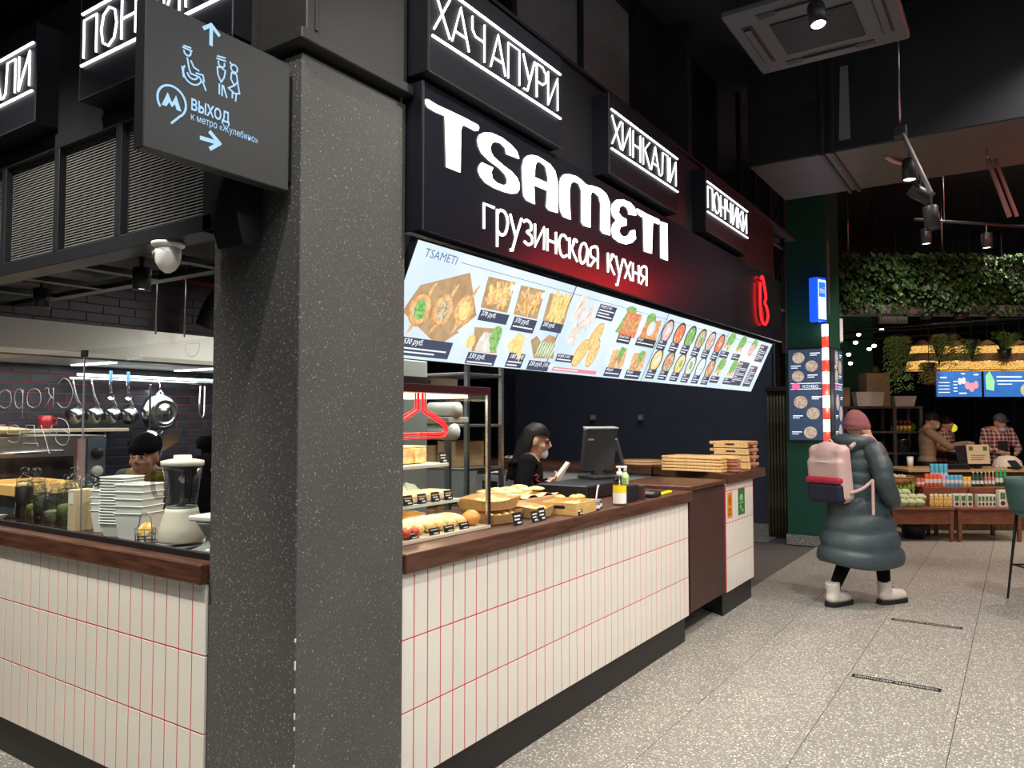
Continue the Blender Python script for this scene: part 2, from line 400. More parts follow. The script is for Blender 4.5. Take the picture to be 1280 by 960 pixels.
s2 = MB(Ms); s2.rect(.07, .79, .155, .81, .0006); s2.rect(.075, .82, .15, .845, .0006); s2.disc(.115, .91, .035, .045, .0006); s2.build('sticker_print', mat('orange_print', (.45, .12, .0), .4), c2)
MB(Ms).rect(.335, .765, .515, .985).build('green_sticker', mat('green_sticker', (.03, .17, .045), .4), c2)
s2 = MB(Ms); s2.disc(.42, .91, .05, .03, .0006); s2.disc(.40, .83, .02, .02, .0006); s2.disc(.45, .80, .025, .015, .0006); s2.rect(.36, .86, .48, .87, .0006); s2.build('sticker_print', mat('green_print', (.25, .5, .2), .4), c2)
# --- left counter facing the camera side
c3 = empty('tiled_counter', (-2.432, PY0, 0), 0, 'cream tiled counter with red joints under the kitchen glass screen', 'counter')
NL = 28
MB().box((-NL * TW / 2 - .004, .235, .575), (NL * TW, .43, .81)).build('body', m_black, c3)
MB().box((-NL * TW / 2 - .008, .0047, .585), (NL * TW - .012, .011, .796)).build('grout_bed', m_grout, c3)
MB().box((-NL * TW / 2 - .004, .24, .0905), (NL * TW, .40, .181), .002).build('plinth', m_blackpl, c3)
for r_, (a, b) in enumerate(ROWS):
    for i in range(NL):
        o = link('tile', tml[r_], c3); o.location = (-.044 - TW * i, .004, (a + b) / 2)
MB().box((-3.58, 1.895, 1.0225), (2.30, .49, .075), .006).build('wooden_worktop', m_woodx, label='dark walnut worktop under the kitchen glass screen', cat='worktop')
# ================================================================ fascia and signs over the aisle counter
FXU = frame((0, 0, 0), (0, 1, 0), (0, 0, 1))          # plane facing +X: u = world y, v = world z
def fx(x): return frame((x, 0, 0), (0, 1, 0), (0, 0, 1))
MB().box((-2.10, 4.84, 3.17), (.30, 5.26, .57)).build('wall_fascia', m_black, kind='structure')
tr = MB(); tr.box((-1.945, 4.84, 3.462), (.03, 5.28, .018)); tr.build('trim_1', m_black, kind='structure')
TSAM = {
    'T': [ [(2.219, 2.808), (2.232, 2.812), (2.285, 2.809), (2.364, 2.813), (2.469, 2.817), (2.560, 2.817), (2.567, 2.807), (2.560, 2.794), (2.544, 2.787), (2.463, 2.787), (2.449, 2.776), (2.441, 2.756), (2.438, 2.582), (2.351, 2.580), (2.340, 2.783), (2.275, 2.779), (2.234, 2.782), (2.220, 2.793)] ],
    'S': [ [(2.879, 2.764), (2.777, 2.757), (2.769, 2.781), (2.731, 2.792), (2.692, 2.786), (2.663, 2.772), (2.650, 2.750), (2.655, 2.728), (2.677, 2.713), (2.750, 2.697), (2.817, 2.687), (2.861, 2.670), (2.880, 2.649), (2.879, 2.621), (2.858, 2.599), (2.817, 2.587), (2.757, 2.581), (2.686, 2.579), (2.617, 2.586), (2.581, 2.603), (2.565, 2.624), (2.570, 2.644), (2.589, 2.665), (2.671, 2.665), (2.657, 2.642), (2.667, 2.615), (2.705, 2.605), (2.750, 2.608), (2.781, 2.621), (2.786, 2.643), (2.766, 2.662), (2.724, 2.677), (2.641, 2.690), (2.587, 2.707), (2.565, 2.731), (2.560, 2.755), (2.572, 2.780), (2.605, 2.800), (2.660, 2.815), (2.737, 2.819), (2.810, 2.809), (2.858, 2.793)] ],
    'A': [ [(3.013, 2.586), (2.943, 2.588), (2.920, 2.604), (2.913, 2.642), (2.907, 2.733), (2.924, 2.777), (2.950, 2.799), (2.984, 2.812), (3.039, 2.822), (3.080, 2.821), (3.154, 2.816), (3.203, 2.794), (3.224, 2.752), (3.225, 2.592), (3.146, 2.587), (3.123, 2.598), (3.133, 2.674), (3.139, 2.742), (3.116, 2.795), (3.069, 2.802), (3.034, 2.794), (3.016, 2.770), (3.006, 2.665)], [(3.004, 2.714), (3.155, 2.718), (3.154, 2.680), (3.004, 2.676)] ],
    'M': [ [(3.358, 2.587), (3.285, 2.587), (3.258, 2.609), (3.249, 2.655), (3.249, 2.739), (3.262, 2.777), (3.291, 2.802), (3.335, 2.816), (3.410, 2.826), (3.470, 2.823), (3.517, 2.812), (3.549, 2.813), (3.594, 2.822), (3.687, 2.831), (3.764, 2.818), (3.802, 2.783), (3.804, 2.596), (3.722, 2.591), (3.694, 2.604), (3.701, 2.746), (3.677, 2.784), (3.630, 2.794), (3.588, 2.788), (3.577, 2.768), (3.570, 2.591), (3.497, 2.587), (3.476, 2.601), (3.478, 2.768), (3.452, 2.795), (3.401, 2.796), (3.363, 2.776), (3.346, 2.739), (3.350, 2.647)] ],
    'E': [ [(4.156, 2.786), (4.136, 2.829), (4.074, 2.845), (3.977, 2.840), (3.894, 2.818), (3.842, 2.783), (3.828, 2.749), (3.843, 2.716), (3.892, 2.700), (3.845, 2.667), (3.826, 2.627), (3.850, 2.592), (3.921, 2.580), (4.016, 2.586), (4.099, 2.611), (4.149, 2.646), (4.136, 2.696), (4.083, 2.680), (4.049, 2.645), (3.995, 2.625), (3.947, 2.624), (3.920, 2.644), (3.941, 2.672), (4.022, 2.698), (4.018, 2.735), (3.959, 2.734), (3.917, 2.751), (3.930, 2.783), (3.977, 2.806), (4.030, 2.806), (4.058, 2.787), (4.058, 2.771)] ],
    'T2': [ [(4.152, 2.821), (4.175, 2.832), (4.315, 2.831), (4.501, 2.837), (4.519, 2.826), (4.500, 2.807), (4.425, 2.804), (4.402, 2.786), (4.383, 2.598), (4.275, 2.593), (4.267, 2.796), (4.197, 2.800)] ],
    'I': [ [(4.534, 2.831), (4.640, 2.840), (4.640, 2.598), (4.534, 2.597)] ],
}
sb = empty('shop_sign_board', (-1.985, 2.205, 2.28), 0, 'long glossy black fascia board with big lit shop name', 'sign')
o0 = Vector((-1.985, 2.205, 2.28)); MBs = T(*(-o0))
MB(MBs).box((-1.938, 4.84, 2.59), (.106, 5.27, .584), .003).build('panel', m_gloss2, sb)
e_ = MB(MBs); e_.box((-1.884, 2.21, 2.59), (.004, .006, .58)); e_.build('edge_profile', m_clad, sb)
LBL = {'T2': 'T', 'E': 'E'}
for k, polys in TSAM.items():
    m_ = MB(MBs @ fx(-1.885))
    for p in polys: m_.prism(p, .001, .006)
    m_.build('letter', m_letter, sb)
# handwritten lower line, tube-like strokes; each letter in a box of height 1
LOW = {
 'г': (.62, [[(.05, 0), (.05, 1), (.55, 1)]]),
 'р': (.75, [[(.08, -.55), (.08, .98)], [(.08, .8), (.25, 1), (.5, .95), (.62, .6), (.5, .12), (.28, 0), (.08, .12)]]),
 'у': (.72, [[(.0, 1), (.3, .1)], [(.62, 1), (.3, .1), (.12, -.5), (.0, -.5)]]),
 'з': (.6, [[(.02, .9), (.2, 1.02), (.42, .92), (.42, .65), (.2, .52), (.45, .4), (.5, .15), (.3, -.02), (.05, .06)]]),
 'и': (.75, [[(.06, 1), (.06, 0), (.6, 1), (.6, 0)]]),
 'н': (.75, [[(.06, 1), (.06, 0)], [(.6, 1), (.6, 0)], [(.06, .5), (.6, .5)]]),
 'с': (.68, [[(.6, .85), (.42, 1), (.2, .95), (.04, .55), (.15, .1), (.35, 0), (.58, .12)]]),
 'к': (.72, [[(.06, 1), (.06, 0)], [(.06, .45), (.32, .72), (.35, .95), (.48, 1.02), (.58, .92)], [(.2, .55), (.42, .2), (.6, 0)]]),
 'а': (.78, [[(.62, .75), (.45, 1), (.2, .9), (.04, .45), (.12, .05), (.3, .03), (.5, .3), (.62, .75), (.62, .1), (.7, 0)]]),
 'я': (.75, [[(.6, 0), (.6, 1), (.25, 1), (.05, .8), (.1, .5), (.6, .42)], [(.4, .42), (.05, 0)]]),
 'х': (.72, [[(.02, 1), (.6, 0)], [(.58, 1), (.04, 0)]]),
 ' ': (.6, [])}
tot = sum(LOW[c][0] for c in 'грузинская кухня'); x_ = 2.60; k_ = (4.33 - 2.60) / tot; hh = .108
for c in 'грузинская кухня':
    wd, st = LOW[c]
    if st:
        m_ = MB(MBs @ fx(-1.8845))
        for s_ in st:
            pts = [(x_ + p[0] * k_, 2.385 + p[1] * hh, 0) for p in s_]
            if len(s_) > 4: pts = catmull(pts, 4)
            m_.tube(pts, .0068, 6)
        m_.build('letter', m_letter, sb)
    x_ += wd * k_
# red neon emblem at the far end of the board
rn = empty('red_neon_emblem', (-1.862, 6.80, 2.62), 0, 'red neon loop emblem at the end of the black fascia', 'neon sign')
pts = [(-.09, .17), (-.06, .195), (-.03, .2), (.0, .17), (.05, .08), (.07, .02), (.03, -.02), (.09, -.06), (.13, -.13), (.07, -.2), (-.0, -.215), (-.08, -.17), (-.11, -.06), (-.11, .06), (-.1, .14)]
MB(FXU).tube(catmull([(p[0], p[1], 0) for p in pts], 5), .011, 8).build('neon_tube', m_rneon, rn)
b_ = MB(FXU); b_.tube([(-.09, .17, 0), (-.09, .17, -.02)], .006, 6); b_.tube([(0, -.2, 0), (0, -.2, -.02)], .006, 6); b_.build('standoff', m_black, rn)

# ---- neon box signs
UP = {
 'Х': (.50, [[(0, 0), (.44, 1)], [(0, 1), (.44, 0)]]), 'А': (.58, [[(0, 0), (.25, 1), (.5, 0)], [(.08, .3), (.42, .3)]]),
 'Ч': (.60, [[(.02, 1), (.02, .66), (.12, .52), (.40, .52)], [(.40, 1), (.40, 0)]]), 'П': (.56, [[(.02, 0), (.02, 1), (.42, 1), (.42, 0)]]),
 'У': (.5, [[(0, 1), (.22, .35)], [(.44, 1), (.16, 0), (.02, 0)]]), 'Р': (.46, [[(.02, 0), (.02, 1), (.26, 1), (.39, .86), (.39, .62), (.26, .48), (.02, .48)]]),
 'И': (.56, [[(.02, 1), (.02, 0), (.42, 1), (.42, 0)]]), 'Н': (.56, [[(.02, 0), (.02, 1)], [(.42, 0), (.42, 1)], [(.02, .5), (.42, .5)]]),
 'К': (.48, [[(.02, 0), (.02, 1)], [(.4, 1), (.02, .48)], [(.12, .6), (.42, 0)]]), 'Л': (.58, [[(0, 0), (.1, .12), (.14, 1), (.46, 1), (.46, 0)]]),
 'О': (.6, [[(.24, 0), (.07, .14), (.01, .5), (.07, .86), (.24, 1), (.41, .86), (.47, .5), (.41, .14), (.24, 0)]])}
def neon_box(name, word, M, label, w_=1.02, h_=.46, d_=.11, u0=.02, u1=1.0):
    """M: plane of the front face, origin at lower left corner"""
    e = empty(name, M.translation, 0, label, 'neon sign', 'neon dish name boxes'); A = T(*(-M.translation)) @ M
    MB(A).box((w_ / 2, h_ / 2, -d_ / 2), (w_, h_, d_), .004).build('box_body', m_boxblk, e)
    ed = MB(A); ed.box((.003, h_ / 2, .001), (.004, h_, .004)); ed.box((w_ / 2, .003, .001), (w_, .004, .004)); ed.build('edge_profile', m_clad, e)
    for v in (.145, .365): MB(A).tube([(u0, v, .005), (u1, v, .005)], .0056, 8).build('neon_bar', m_neon, e)
    tot = sum(UP[c][0] for c in word); k = (u1 - u0 - .02) / (tot - .06); x = u0 + .01
    for c in word:
        m_ = MB(A); m_.smooth = True
        for s_ in UP[c][1]: m_.tube([(x + p[0] * k, .175 + p[1] * .16, .0045) for p in s_], .0044, 7)
        m_.build('letter', m_neon, e); x += UP[c][0] * k
    return e
neon_box('neon_box_sign', 'ХАЧАПУРИ', frame((-1.846, 2.19, 2.9), (0, 1, 0), (0, 0, 1)), 'black box sign with white neon word ХАЧАПУРИ')
neon_box('neon_box_sign', 'ХИНКАЛИ', frame((-1.846, 3.73, 2.92), (0, 1, 0), (0, 0, 1)), 'black box sign with white neon word ХИНКАЛИ between two other aisle boxes')
neon_box('neon_box_sign', 'ПОНЧИКИ', frame((-1.846, 5.28, 2.92), (0, 1, 0), (0, 0, 1)), 'black box sign with white neon word ПОНЧИКИ above the red neon emblem')
neon_box('neon_box_sign', 'ПОНЧИКИ', frame((-3.245, 1.60, 2.9), (1, 0, 0), (0, 0, 1)), 'black box sign with white neon word ПОНЧИКИ partly hidden by the blade sign')
neon_box('neon_box_sign', 'ХИНКАЛИ', frame((-4.65, 1.60, 2.9), (1, 0, 0), (0, 0, 1)), 'black box sign with white neon word ХИНКАЛИ over the mesh cabinet, away from pillar')
# fascia wall behind the left boxes
MB().box((-3.70, 1.80, 3.17), (2.46, .20, .62)).build('wall_fascia_left', m_black, kind='structure')

# ================================================================ hanging blade sign on the pillar
bs = empty('direction_sign', (-2.0, 1.16, 2.33), 0, 'black blade sign with exit arrows and white pictograms on the pillar', 'sign')
MB().box((-.026, .2525, .215), (.05, .505, .43), .003).build('sign_body', mat('sign_satin_black', (.034, .034, .034), .38), bs)
m_sg = mat('sign_white_print', (.05, .05, .05), .5, emit=(.40, .68, 1), es=.95)
A = frame((0, 0, 0), (0, 1, 0), (0, 0, 1))             # u = y - 1.16, v = z - 2.33
def P(mb, pts, wd=.0045, t=.0012): mb.stroke(pts, wd, t, A)
m_ = MB(); P(m_, [(.205, .372), (.205, .432 - .004)], .011); P(m_, [(.181, .412), (.205, .432), (.231, .412)], .011); m_.build('up_arrow', m_sg, bs)
m_ = MB(); P(m_, [(.178, .078), (.236, .080)], .012); P(m_, [(.208, .104), (.240, .080), (.210, .056)], .012); m_.build('right_arrow', m_sg, bs)
m_ = MB()                                              # wheelchair user
P(m_, [(.117, .332), (.138, .334)]); P(m_, [(.113, .326), (.142, .326)]); P(m_, arc(.128, .318, .011, 180, 380, 8))
P(m_, [(.128, .300), (.134, .272), (.140, .258), (.168, .258), (.182, .243), (.190, .226)]); P(m_, [(.140, .296), (.150, .280), (.166, .276)])
P(m_, arc(.146, .258, .030, 150, 345, 14)); P(m_, arc(.146, .262, .018, 200, 330, 8)); P(m_, [(.112, .268), (.117, .240)]); P(m_, [(.158, .266), (.180, .268), (.184, .250)])
m_.build('wheelchair_pictogram', m_sg, bs)
m_ = MB()                                              # two standing figures
P(m_, [(.228, .346), (.254, .350)]); P(m_, [(.226, .338), (.256, .341)]); P(m_, arc(.242, .328, .011, 160, 380, 8)); P(m_, [(.228, .312), (.240, .316), (.256, .310), (.252, .288), (.242, .270), (.230, .290), (.228, .312)])
P(m_, [(.236, .262), (.236, .232)]); P(m_, [(.246, .262), (.246, .230)]); P(m_, [(.250, .262), (.262, .230)])
P(m_, arc(.287, .330, .012, 0, 360, 10)); P(m_, [(.272, .344), (.28, .336)]); P(m_, [(.278, .314), (.296, .314), (.300, .292), (.288, .276), (.276, .294), (.278, .314)]); P(m_, [(.288, .276), (.268, .262), (.290, .252), (.308, .258), (.300, .292)])
P(m_, [(.282, .252), (.282, .236)]); P(m_, [(.296, .252), (.294, .230)])
m_.build('toilet_pictogram', m_sg, bs)
m_ = MB(); P(m_, arc(.0825, .155, .044, 215, -55, 22) + [(.083, .092)], .006)
m_.prism([(.052, .135), (.069, .176), (.083, .150), (.095, .176), (.112, .135), (.098, .135), (.092, .150), (.083, .138), (.074, .150), (.066, .135)], 0, .0012, A); m_.build('metro_emblem', m_sg, bs)
m_ = MB(); text_into(m_, 'ВЫХОД', .046, A @ T(.143, .152, 0), .0012, width=.13, bold=.0012); m_.build('lettering', m_sg, bs)
m_ = MB(); text_into(m_, 'к метро «Жулебино»', .030, A @ T(.143, .122, 0), .0012, width=.235); m_.build('lettering', m_sg, bs)
MB().tube([(-.03, .30, .43), (-.03, .30, 1.6)], .002, 6).build('hanger_wire', m_steel, bs)
MB().box((-.026, .5145, .215), (.03, .017, .36)).build('wall_bracket', m_black, bs)
# wedge loudspeaker behind the sign
spk = empty('loudspeaker', (-2.22, PY0, 2.16), 0, 'curved black loudspeaker fixed on the pillar under the blade sign', 'loudspeaker')
m_ = MB(frame((0, 0, 0), (0, -1, 0), (0, 0, 1)))
prof = [(.012, .34), (.085, .34), (.105, .28), (.115, .22), (.117, .16), (.11, .10), (.098, .05), (.08, .0), (.012, .02)]
m_.prism([(p[0], p[1]) for p in prof], -.07, .07); m_.build('cabinet', m_black, spk)
MB().box((0, -.006, .2), (.1, .012, .2)).build('bracket', m_black, spk)
# ================================================================ four tilted menu screens
MO = Vector((-2.14, 2.235, 1.825)); MV = Vector((.21, 0, .45)); MU = Vector((0, 1, 0)); MH = MV.length
def E_(name, c, c2=None, sc=40, es=.95, lo=.4, hi=.6):
    if c2: return mat(name, c, .5, emit=c, es=es, noise=(sc, c2, lo, hi, 1))
    return mat(name, (.015, .015, .015), .5, emit=c, es=es)
ES = .95
m_bg = mat('menu_light_blue', (.62, .80, .93), .25, emit=(.50, .72, .93), es=ES, noise=(1.6, (.86, .96, 1.0), .35, .68, 1))
KEYS = ['bg', 'navy', 'txt', 'kraft', 'bread', 'fries', 'herb', 'cheese', 'meat', 'white', 'red', 'dark', 'pink', 'line', 'fill', 'crust', 'rose']
MM = {'bg': m_bg, 'navy': E_('menu_label_navy', (.055, .07, .13)), 'txt': E_('menu_text_white', (.92, .95, 1), es=1.0),
      'kraft': E_('menu_kraft_paper', (.50, .31, .15), (.60, .40, .22), 20), 'bread': E_('menu_bread', (.80, .42, .16), (.95, .66, .36), 45),
      'fries': E_('menu_fries', (.90, .58, .14), (.98, .80, .40), 55), 'herb': E_('menu_herb', (.14, .42, .10), (.40, .66, .22), 60),
      'cheese': E_('menu_cheese', (.95, .72, .18), (1, .86, .45), 40), 'meat': E_('menu_meat', (.62, .25, .10), (.9, .55, .26), 45),
      'white': E_('menu_dumpling', (.80, .76, .66), (.95, .93, .88), 30), 'red': E_('menu_red', (.85, .16, .07), (.95, .36, .2), 40),
      'dark': E_('menu_bowl_dark', (.05, .05, .055)), 'pink': E_('menu_pink_strip', (.85, .30, .38)), 'line': E_('menu_line_blue', (.12, .2, .38)),
      'fill': E_('menu_filling', (.45, .30, .16), (.8, .7, .45), 60), 'crust': E_('menu_crust', (.62, .27, .07), (.85, .5, .2), 40),
      'rose': E_('menu_rose', (.75, .42, .40), (.9, .7, .66), 40)}
ML = [MM[k] for k in KEYS]
class Pr(MB):
    def k(s, key): s.mi = KEYS.index(key); return s
    def lay(s): s.z += .00012; return s.z
    z = .001
screens = []
for i in range(4):
    t = empty('menu_screen', MO + MU * (1.2725 * i), 0, 'tilted lit menu screen %s' % ['showing boat breads and fries', 'showing dumplings and grilled meat', 'showing two rows of round soup bowls', 'showing greens and price lists'][i], 'screen', 'menu screens over the counter')
    A = frame((0, 0, 0), MU, MV)
    MB(A).box((.636, MH / 2, -.021), (1.2705, MH, .04), .002).build('casing', m_black, t)
    MB().box((-.02, .636, .30), (.16, .04, .04)).build('mount_arm', m_black, t)
    p = Pr(A); p.k('bg').rect(.004, .004, 1.268, MH - .004, .0005); screens.append((t, p))
def on(i): return screens[i][1]
def label(i, u0, v0, u1, v1, price='', dark='navy', lines=None, size=None):
    p = on(i); off = 1.2725 * i; z = p.lay(); p.k(dark).rect(u0 - off, v0, u1 - off, v1, z); z = p.lay(); p.k('txt'); h = v1 - v0
    if price:
        sz = size or min(.034, h * .62)
        text_into(p, price, sz, T(u0 - off + .012, v1 - sz * .85, 0), z, shear=.2, bold=.0006)
        top = v1 - sz * 1.15
    else: top = v1 - .012
    n = lines if lines is not None else max(1, int((top - v0) / .018))
    for q in range(n):
        yy = top - .012 - q * .017
        if yy < v0 + .004: break
        p.rect(u0 - off + .012, yy, u0 - off + (u1 - u0) * (.92 if q % 2 == 0 else .7), yy + .007, z)
def poly(i, key, pts): p = on(i); off = 1.2725 * i; z = p.lay(); p.k(key).face([(a - off, b, z) for a, b in pts])
def ellp(i, key, u, v, ru, rv, rot=0): p = on(i); z = p.lay(); p.k(key).disc(u - 1.2725 * i, v, ru, rv, z, 18, a0=R(rot))
def sticks(i, key, u0, v0, u1, v1, n, seed, ln=.06, wd=.008, ang=(40, 140)):
    r = random.Random(seed); p = on(i); off = 1.2725 * i
    for q in range(n):
        a = R(r.uniform(*ang)); cu, cv = r.uniform(u0 + .02, u1 - .02), r.uniform(v0 + .025, v1 - .025)
        dx, dy = math.cos(a) * ln / 2, math.sin(a) * ln / 2; nx, ny = -math.sin(a) * wd / 2, math.cos(a) * wd / 2
        z = p.lay(); p.k(key[q % len(key)]).face([(cu - dx - nx - off, cv - dy - ny, z), (cu + dx - nx - off, cv + dy - ny, z), (cu + dx + nx - off, cv + dy + ny, z), (cu - dx + nx - off, cv - dy + ny, z)])
# top rule and heading
p = on(0); z = p.lay(); p.k('line'); text_into(p, 'TSAMETI', .05, T(.065, .437, 0), z, width=.205)
for i in range(4):
    p = on(i); z = p.lay(); p.k('line').rect(.30 if i == 0 else .004, .4505, 1.268, .4530, z); p.rect(1.2665, .004, 1.2685, MH - .004, z)
# screen 1
poly(0, 'kraft', [(.38, .42), (.53, .24), (.34, .075), (.05, .20), (.10, .32)])
poly(0, 'kraft', [(.05, .20), (.34, .075), (.45, .15), (.12, .26)])
for q, (u, v, key) in enumerate(((.15, .22, 'herb'), (.29, .235, 'fill'), (.43, .25, 'cheese'))):
    poly(0, 'bread', [(u - .04, v - .12), (u - .012, v - .09), (u + .05, v + .13), (u + .025, v + .11)])
    ellp(0, 'crust', u, v, .068, .075, 20); ellp(0, 'bread', u, v + .002, .06, .067, 20); ellp(0, key, u, v, .036, .045, 20)
ellp(0, 'cheese', .43, .25, .02, .02)
label(0, .10, .018, .435, .098, '530 руб.')
for (u, c) in ((.51, 0), (.77, 1), (1.03, 2)):
    poly(0, 'kraft', [(u, .425), (u + .215, .43), (u + .24, .28), (u + .025, .28)])
    sticks(0, ['fries', 'cheese', 'bread'] if c == 0 else (['fries', 'crust', 'bread'] if c == 1 else ['fries', 'cheese', 'fries']), u + .03, .29, u + .22, .425, 46, c, .07 if c < 2 else .11, .012, (20, 160) if c < 2 else (75, 115))
ellp(0, 'txt', .695, .405, .018, .016); ellp(0, 'txt', .965, .405, .018, .016)
label(0, .52, .225, .75, .275, '370 руб.'); label(0, .795, .205, 1.0, .275, '370 руб.'); label(0, 1.05, .232, 1.26, .282, '200 руб.')
poly(0, 'kraft', [(.52, .19), (.68, .20), (.76, .08), (.56, .075)]); ellp(0, 'cheese', .53, .12, .03, .035)
for q in range(6): ellp(0, 'white', .60 + .02 * q, .125, .016, .055, -12)
ellp(0, 'herb', .70, .165, .045, .05); ellp(0, 'herb', .715, .12, .03, .035)
label(0, .54, .015, .77, .072, '330 руб.')
poly(0, 'cheese', [(.82, .13), (.88, .20), (.95, .18), (.965, .055), (.90, .075)]); sticks(0, ['fries', 'cheese'], .84, .08, .96, .19, 18, 9, .04, .012)
label(0, .86, .018, 1.005, .095, '180 руб.'); poly(0, 'cheese', [(.90, .11), (.965, .11), (.966, .05)])
poly(0, 'kraft', [(1.0, .17), (1.04, .20), (1.10, .17), (1.15, .215), (1.22, .21), (1.28, .09), (1.09, .08)])
for q in range(7): ellp(0, 'herb', 1.09 + .024 * q, .135, .007, .042, -6); ellp(0, 'white', 1.10 + .024 * q, .135, .007, .045, -6)
label(0, 1.055, .015, 1.265, .068, '250 руб. (10 шт.)')
# screen 2
for (u, v, a) in ((1.40, .39, 20), (1.52, .35, -20), (1.43, .25, -30)):
    ellp(1, 'white', u, v, .055, .07, a)
    for q in range(7): sticks(1, ['white', 'rose', 'white'], u - .05, v - .065, u + .05, v + .065, 3, q + int(u * 100), .09, .006, (60, 120))
ellp(1, 'white', 1.36, .33, .02, .02)
label(1, 1.58, .355, 1.79, .44, '55 руб. (1 шт.)', size=.022)
for (u, v, ru, rv, a) in ((1.67, .25, .05, .085, -25), (1.57, .14, .055, .085, -25), (1.71, .15, .05, .085, -5)):
    ellp(1, 'crust', u, v, ru + .006, rv + .006, a); ellp(1, 'fries', u, v, ru, rv, a); sticks(1, ['fries', 'bread', 'cheese'], u - ru, v - rv * .8, u + ru, v + rv * .8, 12, int(u * 50), .07, .009, (50, 110))
label(1, 1.325, .075, 1.505, .12, '55 руб. (1 шт.)', size=.02)
p = on(1); z = p.lay(); p.k('pink').rect(.055, .02, .57, .043, z); z = p.lay(); p.k('txt').rect(.07, .029, .34, .035, z)
poly(1, 'herb', [(1.87, .30), (1.93, .46), (2.02, .47), (1.95, .30)]); ellp(1, 'herb', 1.97, .45, .07, .025)
poly(1, 'red', [(1.93, .44), (2.13, .44), (2.16, .285), (1.92, .29)])
for q in range(5): ellp(1, 'meat', 1.955 + .042 * q, .365, .02, .07, -5)
label(1, 1.93, .24, 2.11, .292, '360 руб. (100 г)', 'dark', size=.02)
ellp(1, 'herb', 2.28, .43, .07, .04); poly(1, 'crust', [(2.22, .40), (2.44, .44), (2.48, .295), (2.21, .295)]); sticks(1, ['meat', 'bread', 'red'], 2.23, .30, 2.47, .43, 22, 5, .06, .02, (60, 120)); ellp(1, 'bg', 2.33, .37, .055, .05); ellp(1, 'white', 2.33, .37, .04, .035)
label(1, 2.19, .245, 2.48, .3, '450 руб.', 'dark', size=.022)
for u in (2.03, 2.32):
    poly(1, 'bread', [(u - .10, .19), (u + .08, .215), (u + .12, .10), (u + .07, .07), (u - .08, .08)]); ellp(1, 'meat', u, .12, .06, .035); sticks(1, ['herb', 'red', 'white', 'meat'], u - .06, .07, u + .08, .16, 10, int(u * 9), .03, .012); poly(1, 'herb', [(u - .02, .15), (u - .01, .22), (u + .06, .215), (u + .05, .14)])
    label(1, u - .10, .02, u + .12, .078, '450 руб.', size=.024)
# screen 3: two rows of bowls
top = [('rose', 'white'), ('red', 'red'), ('herb', 'herb'), ('fill', 'herb'), ('rose', 'fill'), ('red', 'meat')]
bot = [('cheese', 'white'), ('fill', 'red'), ('cheese', 'herb'), ('white', 'herb'), ('bg', 'white'), ('meat', 'rose')]
for row, v in ((top, .375), (bot, .165)):
    for q, (a_, b_) in enumerate(row):
        u = 2.635 + .212 * q
        ellp(2, 'dark', u, v, .088, .088); ellp(2, a_, u, v, .072, .074); ellp(2, b_, u + .01, v + .005, .03, .03); sticks(2, [b_, 'white', a_, 'herb'], u - .07, v - .07, u + .07, v + .07, 7, q + int(v * 90), .025, .012)
        label(2, u - .075, v - .135, u + .07, v - .075 + .01, '250 р.' if q % 2 else '330 р.', size=.024)
# screen 4
for (u, v) in ((3.92, .39), (4.22, .39), (4.55, .39), (3.94, .17), (4.26, .17)):
    ellp(3, 'herb', u - .01, v + .03, .06, .08, -15); ellp(3, 'herb', u + .05, v + .05, .05, .05)
    for q in range(5): ellp(3, ['white', 'rose', 'herb', 'cheese', 'red'][(q + int(u * 10)) % 5], u - .05 + .025 * q, v - .02 - .012 * (q % 2), .026, .022)
    if u < 4.5: label(3, u - .10, v - .12, u + .10, v - .06, '100 руб.', size=.024)
    else: ellp(3, 'rose', u, v, .08, .06)
for (u0, v0, u1, v1) in ((4.36, .05, 4.66, .275), (4.74, .30, 4.98, .465), (4.72, .05, 4.95, .255)):
    p = on(3); off = 1.2725 * 3; z = p.lay(); p.k('navy').rect(u0 - off, v0, u1 - off, v1, z); z = p.lay(); p.k('rose').rect(u0 - off + .01, v1 - .03, u0 - off + .12, v1 - .012, z)
    p.k('txt'); n = int((v1 - v0 - .05) / .016)
    for q in range(n): p.rect(u0 - off + .012, v1 - .048 - .016 * q, u0 - off + (.10 if q % 3 == 0 else (u1 - u0) - .03), v1 - .042 - .016 * q, z)
for t, p in screens: p.build('display', ML, t, label='lit menu picture')
# frame rail above and behind the screens
rl = MB(); rl.box((-2.235, 4.78, 1.95), (.04, 5.1, .04)); rl.box((-2.235, 4.78, 2.25), (.04, 5.1, .04))
for y in (2.4, 3.6, 4.9, 6.1, 7.2): rl.box((-2.235, y, 2.4), (.03, .03, 1.0))
rl.build('screen_rail', m_black, label='black metal rail frame carrying the menu screens', cat='rail')
